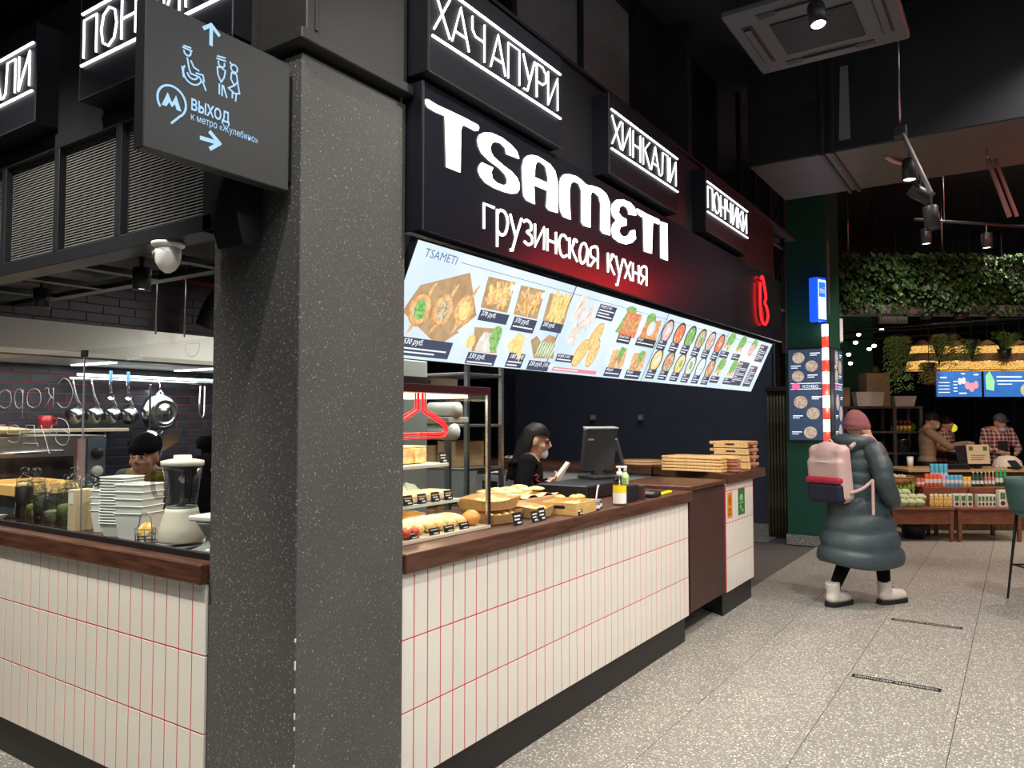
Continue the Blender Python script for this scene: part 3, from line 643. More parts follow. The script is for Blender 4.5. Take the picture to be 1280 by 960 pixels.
# ================================================================ left side: canopy with mesh cabinet over the kitchen
def archi_glass(name, tint=(1, 1, 1), refl=.10, rough=.0):
    if name in MATS: return MATS[name]
    m = bpy.data.materials.new(name); m.use_nodes = True; MATS[name] = m; N = m.node_tree.nodes; L = m.node_tree.links.new
    for n in list(N):
        if n.type == 'BSDF_PRINCIPLED': N.remove(n)
    t = N.new('ShaderNodeBsdfTransparent'); t.inputs[0].default_value = (*tint, 1)
    g = N.new('ShaderNodeBsdfGlossy'); g.inputs['Roughness'].default_value = rough
    fr = N.new('ShaderNodeLayerWeight'); fr.inputs[0].default_value = .5; pw = N.new('ShaderNodeMath'); pw.operation = 'POWER'; pw.inputs[1].default_value = 4; L(fr.outputs['Facing'], pw.inputs[0])
    mu = N.new('ShaderNodeMath'); mu.operation = 'MULTIPLY_ADD'; mu.inputs[1].default_value = .35 + refl * .3; mu.inputs[2].default_value = .012 + refl * .03; L(pw.outputs[0], mu.inputs[0])
    mx = N.new('ShaderNodeMixShader'); L(mu.outputs[0], mx.inputs[0]); L(t.outputs[0], mx.inputs[1]); L(g.outputs[0], mx.inputs[2])
    L(mx.outputs[0], N['Material Output'].inputs[0]); return m
m_pane = archi_glass('clear_pane', (.95, .97, .96))
m_jarglass = archi_glass('jar_glass', (.90, .93, .91), 2.6)
m_frost = mat('frosted_plastic', (.80, .82, .78), .35, sss=.1)
mc = empty('mesh_cabinet', (-2.45, 1.69, 2.27), 0, 'long black canopy cabinet with fine mesh fronts over the kitchen opening', 'cabinet')
def b4(m_, x0, x1, y0, y1, z0, z1, bev=.002): m_.box(((x0 + x1) / 2 + 2.45, (y0 + y1) / 2 - 1.69, (z0 + z1) / 2 - 2.27), (x1 - x0, y1 - y0, z1 - z0), bev)
f = MB(); XS = [-2.45, -3.096, -3.611, -4.13, -4.66, -5.2]
b4(f, -5.2, -2.45, 1.69, 1.75, 2.27, 2.33); b4(f, -5.2, -2.45, 1.69, 1.75, 2.80, 2.87)
b4(f, -2.51, -2.45, 1.69, 2.24, 2.27, 2.87)
for x in XS[1:]: b4(f, x - .022, x + .022, 1.69, 1.75, 2.33, 2.80)
f.build('frame', m_black, mc)
u = MB(); b4(u, -5.2, -2.51, 1.75, 1.81, 2.272, 2.30); b4(u, -5.2, -2.51, 2.18, 2.24, 2.272, 2.30)
for x in XS[1:]: b4(u, x - .03, x + .03, 1.81, 2.18, 2.272, 2.30)
u.build('underside_frame', m_black, mc)
u = MB(); b4(u, -5.2, -2.51, 1.75, 2.24, 2.345, 2.36, 0); u.build('underside_board', mat('underside_dark', (.014, .015, .016), .6), mc)
u = MB(); b4(u, -5.2, -2.51, 2.225, 2.24, 2.36, 2.85, 0); u.build('back_board', m_black, mc)
led = MB(); b4(led, -5.2, -2.51, 1.692, 1.70, 2.322, 2.332, 0); led.build('edge_profile', m_clad, mc)
for a, b in zip(XS[:-1], XS[1:]):
    s_ = MB(); x0, x1 = b + .022, (a - .022 if a != XS[0] else a - .06); n = 38
    for k in range(n):
        z = 2.333 + .467 * (k + .5) / n
        b4(s_, x0, x1, 1.722, 1.7235, z - .0026, z + .0026, 0)
    nv = int((x1 - x0) / .02)
    for k in range(0, nv, 4): b4(s_, x0 + .02 * k, x0 + .02 * k + .0016, 1.7235, 1.7242, 2.333, 2.80, 0)
    s_.build('mesh_panel', m_meshm, mc, kind='stuff')
# small things on the canopy
dm = empty('dome_camera', (-2.79, 1.56 + .17, 2.27), 0, 'white dome security camera under the mesh cabinet', 'camera')
MB().lathe([(.0, 0), (.062, 0), (.062, -.012), (.048, -.02)], 24).build('base_ring', m_white, dm)
MB().lathe([(.048, -.018), (.049, -.05), (.045, -.08), (.03, -.105), (.012, -.118), (0, -.12)], 24).build('dome', m_white, dm)
MB().ell((-.02, -.042, -.045), (.016, .01, .013)).build('lens', m_grey, dm)
sp0 = None
def can_spot(x, y, z, lit=True, lab='black cylinder downlight under the canopy'):
    e = empty('downlight', (x, y, z), 0, lab, 'lamp')
    MB().lathe([(.0, .1035), (.04, .1035), (.04, 0), (.034, 0), (.034, .012), (0, .012)], 18).build('housing', m_black, e)
    MB().tube([(0, 0, .10), (0, 0, .1695)], .012, 8).build('stem', m_black, e)
    MB().lathe([(0, .009), (.033, .009), (.033, .0125)], 16).build('lens', mat('warm_lens', (1, .95, .85), .3, emit=(1, .93, .8), es=6), e)
    d_ = bpy.data.lights.new('downlight_lamp', 'SPOT'); d_.energy = 16; d_.color = (1, .93, .82); d_.spot_size = R(125); d_.spot_blend = .5; d_.shadow_soft_size = .03
    o_ = bpy.data.objects.new('downlight_lamp', d_); col.objects.link(o_); o_.location = (x, y, z - .005); return e
can_spot(-3.40, 1.98, 2.175, lab='black cylinder downlight behind the dome camera')
can_spot(-4.40, 2.0, 2.175, lab='black cylinder downlight beside the kitchen hood')
can_spot(-2.72, 2.0, 2.2425 if False else 2.175, lab='black cylinder downlight above the blender')  # third downlight, added to brighten the left worktop
# ================================================================ glass guard on the left counter
gg = empty('glass_guard', (-2.44, 1.72, 1.06), 0, 'clear glass screen with mirrored white lettering on the left worktop', 'glass screen')
MB().box((-1.14, .004, .012), (2.26, .02, .024), .002).build('base_channel', m_black, gg)
for x0, x1 in ((-2.26, -.955), (-.951, -.02)): MB().box(((x0 + x1) / 2, .004, .418), (x1 - x0, .008, .79), .001).build('pane', m_pane, gg)
MB().box((-.953, .004, .418), (.004, .006, .79)).build('joint', m_grey, gg)
for x in (-.953,): MB().box((x, .004, .80), (.04, .014, .03), .002).build('clip', m_black, gg)
LOW2 = dict(LOW); LOW2.update({'С': (1.0, [[(.9, 1.15), (.65, 1.42), (.32, 1.36), (.06, .9), (.06, .5), (.3, .06), (.62, .0), (.9, .25)]]),
  'о': (1.0, [[(.45, 0), (.12, .15), (.02, .5), (.12, .85), (.45, 1), (.78, .85), (.88, .5), (.78, .15), (.45, 0)]]),
  'б': (.9, [[(.7, 1.4), (.25, 1.25), (.05, .8), (.05, .35), (.2, .03), (.5, 0), (.75, .25), (.7, .65), (.4, .8), (.08, .6)]]),
  'д': (.95, [[(.0, -.25), (.0, 0), (.85, 0), (.85, -.25)], [(.1, 0), (.25, 1), (.72, 1), (.72, 0)]]),
  'е': (.9, [[(.05, .5), (.8, .5), (.72, .85), (.42, 1), (.12, .85), (.04, .5), (.12, .12), (.45, 0), (.75, .12)]]),
  'т': (.8, [[(0, 1), (.7, 1)], [(.35, 1), (.35, 0)]])})
tx = MB(frame((0, -.0015, 0), (-1, 0, 0), (0, 0, 1)))
for word, zb, u0, k, hh in (('Скоро', .565, 1.03, .155, .09), ('будет', .40, 1.05, .165, .085)):
    x_ = u0
    for c in word:
        wd, st = LOW2[c]
        for s_ in st:
            pts = [(x_ + p_[0] * k, zb + p_[1] * hh, 0) for p_ in s_]
            if len(s_) > 4: pts = catmull(pts, 4)
            tx.tube(pts, .0013, 5)
        x_ += wd * k * 1.08
tx.build('lettering', mat('white_film', (.42, .42, .42), .7), gg)
lg = MB(frame((0, -.0015, 0), (1, 0, 0), (0, 0, 1)))
text_into(lg, 'powered by', .03, T(-.60, .755, 0), 0, width=.11); lg.stroke(arc(-.16, .79, .045, 180, 360, 8, .04) + [(-.115, .80), (-.205, .80)], .003, .0005)
lg.build('logo_print', MATS['white_film'], gg)
# ================================================================ kitchen behind the glass
MB().box((-4.1, 4.6, 2.82), (3.4, 4.6, .06)).build('ceiling_kitchen', m_ceil, kind='structure')
hd = empty('extractor_hood', (-5.79, 1.5, 1.97), 0, 'wide pale steel extractor hood over the kitchen wall', 'hood')
m_hood = mat('hood_steel', (.55, .53, .475), .42, metal=.4)
m_ = MB(frame((0, 0, 0), (1, 0, 0), (0, 0, 1)) @ T(0, 0, -2.6)); m_.prism([(0.02, 0), (.78, 0), (.78, .03), (.70, .22), (.02, .30)], 0, 2.6)
m_.build('hood_shell', m_hood, hd)
MB().box((.40, 1.3, -.006), (.70, 2.5, .01)).build('filter_bank', m_grey, hd)
for y in (.5, 1.3, 2.1): MB().box((.4, y, -.014), (.5, .06, .01)).build('lamp_strip', mat('hood_lamp', (1, 1, .95), .4, emit=(1, .97, .9), es=5), hd)
d_ = bpy.data.lights.new('hood_lamp_light', 'AREA'); d_.energy = 22; d_.color = (1, .95, .88); d_.shape = 'RECTANGLE'; d_.size = .5; d_.size_y = 2.2
o_ = bpy.data.objects.new('hood_lamp_light', d_); col.objects.link(o_); o_.location = (-5.37, 2.8, 1.945)
fd = empty('flexible_duct', (-5.45, 3.75, 2.30), 0, 'black ribbed flexible duct rising behind the hood', 'duct')
pth = catmull([(0, 0, 0), (.05, .05, .18), (.15, .15, .34), (.4, .2, .42)], 10); m_ = MB()
m_.tube(pth, [.11 + .008 * (k % 2) for k in range(len(pth))], 16); m_.build('ribbed_tube', m_black, fd)
for y in (3.02, 3.24):
    MB().tube([(-5.0, y, 2.16), (-5.0, y, 2.80)], .006, 6).build('hood_hanger_rod', m_steel, label='thin steel rod holding the hood, %s the hood end' % ('farther from' if y < 3.1 else 'nearer to'), cat='rod')
# pan rail
rl_ = empty('pan_rail', (-5.62, 2.75, 1.86), 0, 'steel rail with cold light strip above the hanging pans', 'rail')
MB().tube([(0, 0, 0), (0, 1.45, 0)], .012, 10).build('bar', m_chrome, rl_)
MB().box((-.02, .72, .03), (.03, 1.3, .02), .003).build('light_strip', mat('cool_strip', (1, 1, 1), .3, emit=(.75, .95, 1), es=1.6), rl_)
for y in (.05, 1.4): MB().box((-.09, y, 0), (.18, .02, .02)).build('bracket', m_chrome, rl_)
d_ = bpy.data.lights.new('pan_rail_light', 'AREA'); d_.energy = 4; d_.color = (.8, .95, 1); d_.shape = 'RECTANGLE'; d_.size = 1.3; d_.size_y = .04
o_ = bpy.data.objects.new('pan_rail_light', d_); col.objects.link(o_); o_.location = (-5.56, 3.45, 1.84); o_.rotation_euler = (0, R(-10), 0)
def hook(m_, y): m_.tube([(0, y, .015), (.014, y, .005), (.012, y, -.02), (0, y, -.05)], .003, 6)
m_pan = mat('dark_pan_steel', (.30, .31, .32), .24, metal=1)
gp = 'pans and tools hanging from the kitchen rail'
b_ = empty('steel_bowl', (-5.56, 3.42, 1.62), 0, 'large round steel bowl hanging bottom-out from the rail', 'bowl', gp)
Mx = frame((0, 0, 0), (0, 1, 0), (0, 0, 1))
MB(Mx).lathe([(.146, -.03), (.15, -.025), (.14, -.005), (.12, .035), (.09, .055), (.085, .05), (.06, .05), (.055, .055), (0, .055)], 36, cap=False).build('bowl', mat('bowl_steel', (.48, .51, .52), .2, metal=1), b_)
for a in (90, 270):
    MB(Mx).tube([(.14 * math.cos(R(a + d)), .14 * math.sin(R(a + d)) + .03 * math.sin(R(a)) * (1 - abs(d) / 14), -.02) for d in (-14, -8, 0, 8, 14)], .005, 6).build('handle', m_chrome, b_)
MB(Mx).tube([(0, .16, -.02), (0, .22, -.03), (0, .2385, -.0455)], .003, 6).build('hook', m_chrome, b_)
for i, (y, r_, h_, tl, sh) in enumerate(((2.79, .060, .066, 20, .55), (2.92, .064, .068, 25, .4), (3.05, .062, .066, 28, .7), (3.18, .066, .07, 24, .45))):
    e = empty('saucepan', (-5.60, y, 1.60), 0, ['small dark saucepan hanging at the rail end', 'wide steel saucepan hanging beside the small dark one', 'steel saucepan with curved wire handle hanging on rail', 'largest steel saucepan hanging beside the long ladle'][i], 'saucepan', gp)
    Mr = T(0, 0, 0, rx=R(-62), rz=R(12))
    MB(Mr).lathe([(0, -h_ / 2), (r_ * .96, -h_ / 2), (r_, -h_ / 2 + .01), (r_, h_ / 2), (r_ * .96, h_ / 2), (r_ * .94, -h_ / 2 + .008), (0, -h_ / 2 + .008)], 26).build('pot', m_pan, e)
    MB().tube(catmull([(-.01, .04, .06), (0, 0, .14), (.0, -.02, .24)], 5), [.010, .010, .010, .010, .010, .009, .008, .008, .007, .007, .006], 8).build('handle', m_steel, e)
    m_ = MB(); m_.tube([(0, -.02, .23), (0, -.02, .26)], .003, 6); m_.build('hook', m_chrome, e)
for i, (y, c) in enumerate(((2.985, (.08, .25, .6)), (3.115, (.08, .25, .6)))):
    e = empty('ladle', (-5.50, y, 1.86), 0, 'steel skimmer with blue grip hanging between the saucepans', 'ladle', gp)
    MB().box((0, 0, .02), (.012, .022, .08), .005).build('grip', mat('blue_grip', c, .4), e)
    MB().box((0, .0, -.06), (.004, .016, .1), .001).build('shaft', m_chrome, e)
    MB(Mx).lathe([(0, 0), (.018, .002), (.026, .008)], 18, M=T(0, -.125, 0), cap=False).build('bowl', m_chrome, e)
e = empty('ladle', (-5.46, 3.265, 1.83), 0, 'long cold-lit steel ladle hanging beside the big bowl', 'ladle', gp)
MB().box((0, 0, -.17), (.006, .018, .34), .002).build('shaft', m_chrome, e); MB(Mx).lathe([(0, .03), (.05, .02), (.075, -.02), (.078, -.03)], 20, M=T(.03, -.42, 0), cap=False).build('bowl', m_chrome, e)
e = empty('spatula', (-5.50, 3.40, 1.47), 0, 'square steel spatula leaning under the big bowl', 'spatula', gp)
MB(Mx).prism([(-.02, -.16), (.0, -.02), (.16, .02), (.12, -.08)], -.002, .002).build('blade', m_chrome, e); MB().tube([(0, -.01, -.15), (-.02, -.05, -.33)], .008, 8).build('handle', m_black, e)
e = empty('steel_tongs', (-5.60, 3.80, 1.86), 0, 'steel tongs hanging at the end of rail by pillar', 'tongs', gp)
m_ = MB(); m_.tube([(0, -.02, -.02), (0, -.03, -.25), (0, .0, -.29), (0, .02, -.25), (0, .02, -.02)], .008, 8); m_.build('tongs_body', m_steel, e)
# shelf under the rail, red mug, board
sh = empty('kitchen_shelf', (-5.79, 2.0, 1.49), 0, 'narrow steel shelf on the dark brick wall', 'shelf')
MB().box((.13, .575, 0), (.25, 1.15, .025), .003).build('board', mat('shelf_board', (.35, .30, .22), .4), sh)
MB().box((.06, .1, -.06), (.1, .02, .1)).build('bracket', m_steel, sh); MB().box((.06, 1.05, -.06), (.1, .02, .1)).build('bracket', m_steel, sh)
e = empty('red_mug', (-5.66, 2.62, 1.504), 0, 'small red mug on the kitchen shelf', 'mug')
MB().lathe([(0, 0), (.04, 0), (.045, .09), (.041, .09), (.037, .01), (0, .01)], 20).build('cup', mat('red_glaze', (.30, .012, .02), .3), e)
MB().tube([(0, .042, .075), (0, .075, .065), (0, .075, .03), (0, .04, .02)], .006, 6).build('handle', MATS['red_glaze'], e)
# oven
ov = empty('pizza_oven', (-5.2, 2.0, .0), 0, 'steel deck oven with glass window and two dials', 'oven')
MB().box((-.02, 0, 1.18), (.86, 1.16, .58), .008).build('body', m_steel, ov)
MB().box((-.02, .0, .445), (.8, 1.1, .89), .004).build('stand', m_black, ov)
MB().box((.416, -.05, 1.20), (.012, .86, .30), .004).build('window', mat('oven_glass', (.02, .015, .015), .08), ov)
MB().tube([(.44, -.40, 1.38), (.455, -.40, 1.38), (.455, .30, 1.38), (.44, .30, 1.38)], .010, 8).build('handle', m_chrome, ov)
MB().box((.416, .425, 1.2), (.01, .05, .5), .002).build('trim_strip', mat('oven_pink', (.55, .33, .36), .35, metal=.4), ov)
MB().box((.418, .515, 1.2), (.012, .11, .5), .002).build('control_panel', mat('oven_panel', (.09, .12, .16), .3), ov)
for z in (1.36, 1.25, 1.12):
    m_ = MB(); m_.lathe([(.034, 0), (.034, .016), (.030, .02), (0, .02)], 20, M=frame((.424, .515, z), (0, 1, 0), (0, 0, 1))); m_.build('dial', m_white if z < 1.3 else m_black, ov)
e = empty('pizza_dish', (-5.15, 1.92, 1.4705), 0, 'wide shallow golden dish on top of the oven', 'dish'); MB().lathe([(0, .0), (.30, .0), (.36, .035), (.355, .04), (.20, .06), (0, .065)], 28).build('dish_body', mat('golden_dish', (.38, .29, .12), .4), e)
# yellow dough tray on a dark crate
e = empty('dough_tray', (-4.46, 1.975, 1.0605), R(0), 'pale yellow plastic dough tray on a dark crate', 'tray')
m_ = MB(T(0, 0, .125, rx=R(0), ry=R(0))); m_.box((0, 0, .0), (.46, .32, .008), .002)
for sx in (-.23, .23): m_.box((sx, 0, .025), (.012, .32, .055), .003)
for sy in (-.16, .16): m_.box((0, sy, .025), (.46, .012, .055), .003)
m_.build('tray_shell', mat('tray_yellow', (.85, .52, .18), .4), e)
MB().box((0, 0, .06), (.42, .26, .118), .006).build('support_crate', mat('dark_crate', (.05, .06, .06), .5), e)
m_ = MB(T(0, 0, .125, rx=R(0), ry=R(0))); r_ = random.Random(3)
for k in range(9): m_.ell((r_.uniform(-.18, .18), r_.uniform(-.12, .12), .02), (.05, .045, .018), 10, 6)
m_.build('dough_pieces', mat('dough', (.85, .60, .28), .7), e)
# ---- things on the left worktop, behind the glass
Zt = 1.0605
def jar(x, y, r_, h_, fillc, fh, label, fc2=None):
    e = empty('glass_jar', (x, y, Zt), 0, label, 'jar', 'lidded glass jars on the left worktop')
    MB().lathe([(0, .002), (r_ * .92, .002), (r_, .01), (r_, h_ * .86), (r_ * .85, h_ * .95), (r_ * .85, h_), (r_ * .8, h_), (r_ * .95, h_ * .85), (r_ * .95, .012), (0, .01)], 20, cap=False).build('glass_body', m_jarglass, e)
    MB().lathe([(0, .0125), (r_ * .92, .0125), (r_ * .92, fh), (r_ * .5, fh + .006), (0, fh + .01)], 18).build('contents', fillc, e)
    l_ = MB().lathe([(r_ * .86, h_ + .001), (r_ * .92, h_ + .008), (r_ * .6, h_ + .022), (.010, h_ + .03), (.011, h_ + .036), (.022, h_ + .05), (.018, h_ + .066), (0, h_ + .072)], 18).build('lid', m_jarglass, e, label='clear glass knob lid')
    return e
J = [mat('beans_dark', (.02, .012, .012), .6), mat('corn_yellow', (.48, .40, .09), .6, noise=(60, (.3, .28, .1), .4, .6)), mat('olives', (.07, .085, .04), .5, noise=(70, (.02, .02, .02), .4, .6)), mat('pasta_fill', (.50, .42, .26), .6, noise=(60, (.25, .23, .15), .4, .6)), mat('green_herbs', (.15, .19, .05), .6, noise=(60, (.3, .34, .16), .4, .6))]
jar(-4.17, 1.84, .042, .20, J[0], .17, 'tall glass jar full of dark beans')
jar(-4.05, 1.84, .045, .20, J[1], .09, 'glass jar half filled with yellow grain')
jar(-3.935, 1.82, .042, .155, J[2], .135, 'short glass jar full of dark olives')
jar(-3.83, 1.82, .043, .155, J[3], .075, 'short glass jar with pale pasta, beside dark olives')
jar(-3.725, 1.83, .045, .185, J[4], .11, 'glass jar half filled with green herbs')
jar(-3.95, 1.97, .045, .20, J[1], .06, 'glass jar behind the olives and pasta jars')
jar(-3.80, 1.97, .045, .20, J[2], .08, 'glass jar behind the green herbs jar')
e = empty('cardboard_box', (-3.62, 1.84, Zt), 0, 'tall narrow beige carton beside the herb jar', 'carton'); MB().box((0, 0, .095), (.06, .09, .19), .003).build('carton_body', mat('beige_card', (.60, .47, .30), .6), e); MB().box((0, -.0455, .15), (.04, .002, .05)).build('print_patch', m_white, e)
def tubstack(x, y, n, r0, dz, h0, label):
    e = empty('container_stack', (x, y, Zt), R(20), label, 'containers', 'stacked plastic tubs on the left worktop')
    for k in range(n):
        z = k * dz; m_ = MB(); a, b = r0 * .78, r0
        m_.prism([(-a, -a), (a, -a), (a, a), (-a, a)], z, z + .003)
        q = [(-1, -1), (1, -1), (1, 1), (-1, 1)]
        for i in range(4):
            p0, p1 = q[i], q[(i + 1) % 4]
            m_.face([(p0[0] * a, p0[1] * a, z), (p1[0] * a, p1[1] * a, z), (p1[0] * b, p1[1] * b, z + h0), (p0[0] * b, p0[1] * b, z + h0)])
            m_.face([(p0[0] * b, p0[1] * b, z + h0), (p1[0] * b, p1[1] * b, z + h0), (p1[0] * b * 1.05, p1[1] * b * 1.05, z + h0 - .003), (p0[0] * b * 1.05, p0[1] * b * 1.05, z + h0 - .003)])
        m_.build('tub', m_frost, e)
tubstack(-3.33, 1.87, 17, .062, .0125, .06, 'tall stack of frosted plastic tubs')
tubstack(-3.14, 1.84, 5, .068, .03, .12, 'shorter stack of deep frosted plastic tubs')
tubstack(-3.50, 1.90, 4, .05, .03, .10, 'small low stack of tubs beside the beige carton')
# blender
bl_ = empty('blender', (-2.85, 1.85, Zt + .0085), R(35), 'cream kitchen blender with clear jug', 'blender')
m_ = MB(); m_.lathe([(0, .01), (.085, .01), (.09, .02), (.082, .07), (.066, .13), (.062, .145), (0, .145)], 28); m_.build('motor_base', mat('cream_plastic', (.78, .72, .60), .35), bl_)
MB().lathe([(0, .002), (.04, .002), (.042, .01), (0, .01)], 20, M=T(-.03, -.055, 0)).build('foot', m_grey, bl_)
MB().lathe([(0, .150), (.055, .150), (.058, .16), (.078, .315), (.074, .315), (.055, .165), (0, .158)], 28, cap=False).build('jug', archi_glass('jug_plastic', (.74, .74, .77), .9), bl_)
MB().lathe([(0, .145), (.06, .145), (.06, .152), (0, .152)], 24).build('collar', m_grey, bl_)
MB().lathe([(0, .316), (.082, .316), (.083, .335), (.05, .342), (.035, .343), (.034, .358), (0, .358)], 28).build('lid', MATS['cream_plastic'], bl_)
MB().tube(catmull([(-.074, 0, .30), (-.115, 0, .295), (-.12, 0, .24), (-.105, 0, .19), (-.066, 0, .19)], 5), .009, 8).build('handle', MATS['jug_plastic'], bl_)
MB().lathe([(0, .155), (.02, .155), (.008, .17), (.008, .28), (0, .285)], 10).build('blade_shaft', m_grey, bl_)
# mixer with bowl
mx_ = empty('stand_mixer', (-2.66, 2.055, Zt), R(-80), 'white stand mixer with a steel bowl behind the blender', 'mixer')
MB().box((0, .0, .02), (.16, .30, .04), .015).build('base', m_white, mx_); MB().box((0, .11, .16), (.09, .08, .26), .025).build('column', m_white, mx_)
MB().ell((0, 0, .34), (.075, .19, .075), 20, 12).build('head', m_white, mx_); MB().box((.0, 0, .30), (.152, .34, .02), .008).build('grey_band', m_grey, mx_)
MB().lathe([(0, .05), (.06, .05), (.10, .12), (.108, .21), (.103, .21), (.095, .125), (0, .06)], 24, M=T(0, -.07, 0), cap=False).build('bowl', m_steel, mx_)
cb = empty('juicer', (-2.60, 1.838, Zt), R(10), 'white hand juicer with grey cone beside the pillar', 'juicer')
MB().lathe([(0, 0), (.085, 0), (.088, .012), (.05, .03), (.04, .035), (.04, .06), (.07, .11), (.078, .12), (.07, .12), (.035, .07), (0, .065)], 24).build('body', mat('juicer_grey', (.35, .35, .34), .3), cb)
MB().box((.0, -.02, .135), (.15, .11, .02), .008).build('arm', m_white, cb); MB().lathe([(0, .001), (.09, .001), (.092, .012), (0, .013)], 24, M=T(0, 0, -.0005)).build('base_plate', m_white, cb)
m_ = MB(T(rz=R(80)) @ T(.06, -.105, .17)); m_.tube(catmull([(.06 * math.cos(t * 1.1) - .02, .04 * math.sin(t * 1.1), .05 + .012 * t) for t in range(11)], 4), .006, 7); m_.build('power_cable', m_white, mx_, label='coiled white cable')
e = empty('wire_basket', (-3.0, 1.785, Zt), 0, 'small wire basket holding a yellow snack packet', 'basket')
m_ = MB()
for k in range(3): m_.tube([(.05 * math.cos(R(a)), .035 * math.sin(R(a)), .015 + .025 * k) for a in range(0, 360, 30)], .0025, 6, closed=True)
for a in range(0, 360, 45): m_.tube([(.045 * math.cos(R(a)), .03 * math.sin(R(a)), .002), (.05 * math.cos(R(a)), .035 * math.sin(R(a)), .07)], .0022, 5)
m_.tube(catmull([(-.05, 0, .065), (-.03, 0, .12), (.03, 0, .12), (.05, 0, .065)], 5), .0025, 6); m_.build('wire_frame', m_grey, e)
e2 = empty('snack_packet', (-3.0, 1.785, Zt + .03), R(15), 'yellow snack packet inside the wire basket', 'packet')
m_ = MB(T(0, 0, .03, rx=R(60))); m_.ell((0, 0, 0), (.04, .035, .010), 12, 6); m_.build('packet_body', mat('packet_yellow', (.8, .42, .05), .4, noise=(40, (.85, .75, .4), .45, .6)), e2)
e = empty('grey_tray', (-2.85, 1.848, Zt), R(0), 'flat dark grey tray under the blender', 'tray'); MB().box((0, 0, .004), (.188, .20, .007), .002).build('tray_plate', m_grey, e); MB().box((0, -.0985, .005), (.188, .003, .010), .001).build('rim', mat('grey_cloth', (.09, .09, .09), .8), e)
e = empty('napkin_pile', (-4.34, 1.765, Zt), R(15), 'loose pile of white paper slips beside the bean jar', 'paper')
for k in range(7): MB(T(rnd.uniform(-.03, .03), rnd.uniform(-.005, .01), .002 + .004 * k, rz=rnd.uniform(-.3, .3))).box((0, 0, 0), (.11, .07, .0028)).build('sheet', m_white, e)
# ================================================================ end bar of the kiosk, inner furniture
Z1 = 1.0605; Z2 = 1.1255
eb = empty('end_bar', (-2.90, 6.74, 0), 0, 'half-height back bar with dark wooden shelf top and pale panel', 'bar')
MB().box((-1.5, .20, .525), (2.96, .36, 1.05), .003).build('panel_body', mat('pale_grey_panel', (.42, .42, .40), .5), eb)
MB().box((-1.5, .19, 1.0875), (3.0, .44, .075), .004).build('bar_top', m_woodx, eb)
MB().box((-1.5, .012, .60), (2.96, .012, .14)).build('dark_rail', m_black, eb)
for x, w_, h_, z, lab in ((-1.55, .36, .20, .0, 'grey bread slicer on a white trolley by the back bar'), (-1.05, .28, .13, .0, 'dark till printer on the low shelf by the back bar')):
    e = empty('trolley', (-2.9 + x, 6.42, 0), 0, 'low white trolley holding a grey roller machine' if w_ > .3 else 'low black trolley holding a till printer', 'trolley')
    MB().box((0, 0, .79), (w_ + .12, .44, .03), .003).build('top', m_white if w_ > .3 else m_black, e)
    for sx in (-1, 1):
        for sy in (-1, 1): MB().box((sx * (w_ / 2 + .03), sy * .19, .3875), (.03, .03, .775)).build('leg', m_steel, e)
    MB().box((0, 0, .3), (w_ + .1, .40, .02)).build('shelf', m_steel, e)
    e = empty('roller_machine' if w_ > .3 else 'till_printer', (-2.9 + x, 6.42, .8055), 0, lab.split(' on ')[0] + (' on the white trolley' if w_ > .3 else ' on the black trolley'), 'machine')
    MB().box((0, 0, h_ / 2), (w_, .3, h_), .01).build('housing', m_grey if w_ > .3 else m_black, e)
    MB().tube([(-w_ / 2 + .02, -.12, h_ + .02), (w_ / 2 - .02, -.12, h_ + .02)], .03, 14).build('roller', m_steel, e)
    MB().box((0, -.152, h_ * .5), (w_ * .5, .006, h_ * .4)).build('display', m_screenw, e)
for x, lab in ((-5.59, 'small grey wall socket with cable box, farther from the green column'), (-4.78, 'small grey wall socket with cable box, nearer to the green column')):
    e = empty('wall_socket', (x, 10.70, 1.54), 0, lab, 'socket'); MB().box((0, -.025, .04), (.085, .05, .085), .006).build('socket_box', m_grey, e); MB().box((0, -.0515, .04), (.05, .004, .05), .002).build('cover', mat('socket_light', (.4, .4, .4), .4), e)
dr = empty('tall_dark_cabinet', (-7.35, 10.45, 0), 0, 'tall dark cabinet standing against the black back wall', 'cabinet')
MB().box((0, .0, 1.15), (.6, .45, 2.3), .004).build('body', m_black, dr); MB().box((-.15, -.228, 1.15), (.28, .012, 2.2), .003).build('door', m_gloss, dr); MB().box((.15, -.228, 1.15), (.28, .012, 2.2), .003).build('door', m_gloss, dr)
MB().box((-.03, -.24, 1.2), (.012, .02, .3)).build('handle', m_steel, dr); MB().box((.03, -.24, 1.2), (.012, .02, .3)).build('handle', m_steel, dr)
# fridge and rack behind the showcase
fr = empty('tall_fridge', (-3.55, 3.55, 0), 0, 'tall grey-green fridge standing behind the showcase', 'fridge')
m_fr = mat('fridge_greygreen', (.30, .33, .31), .35, metal=.2)
MB().box((0, 0, 1.0), (.62, .62, 1.9), .008).build('body', m_fr, fr); MB().box((0, -.322, 1.05), (.60, .022, 1.75), .006).build('door', m_fr, fr); MB().box((.25, -.345, 1.1), (.02, .03, .5), .004).build('handle', m_chrome, fr); MB().box((0, 0, .025), (.56, .56, .05)).build('foot_plinth', m_black, fr)
rk = empty('steel_rack', (-3.75, 4.65, 0), 0, 'steel storage rack with cartons behind the showcase', 'rack')
for sx in (-.4, .4):
    for sy in (-.22, .22): MB().box((sx, sy, 1.0), (.03, .03, 2.0)).build('upright', m_steel, rk)
for z in (.25, .75, 1.2, 1.52, 1.9): MB().box((0, 0, z), (.82, .46, .02), .002).build('shelf', m_steel, rk)
m_cart = mat('brown_carton', (.36, .20, .10), .7, noise=(8, (.45, .27, .14), .35, .65)); r_ = random.Random(11)
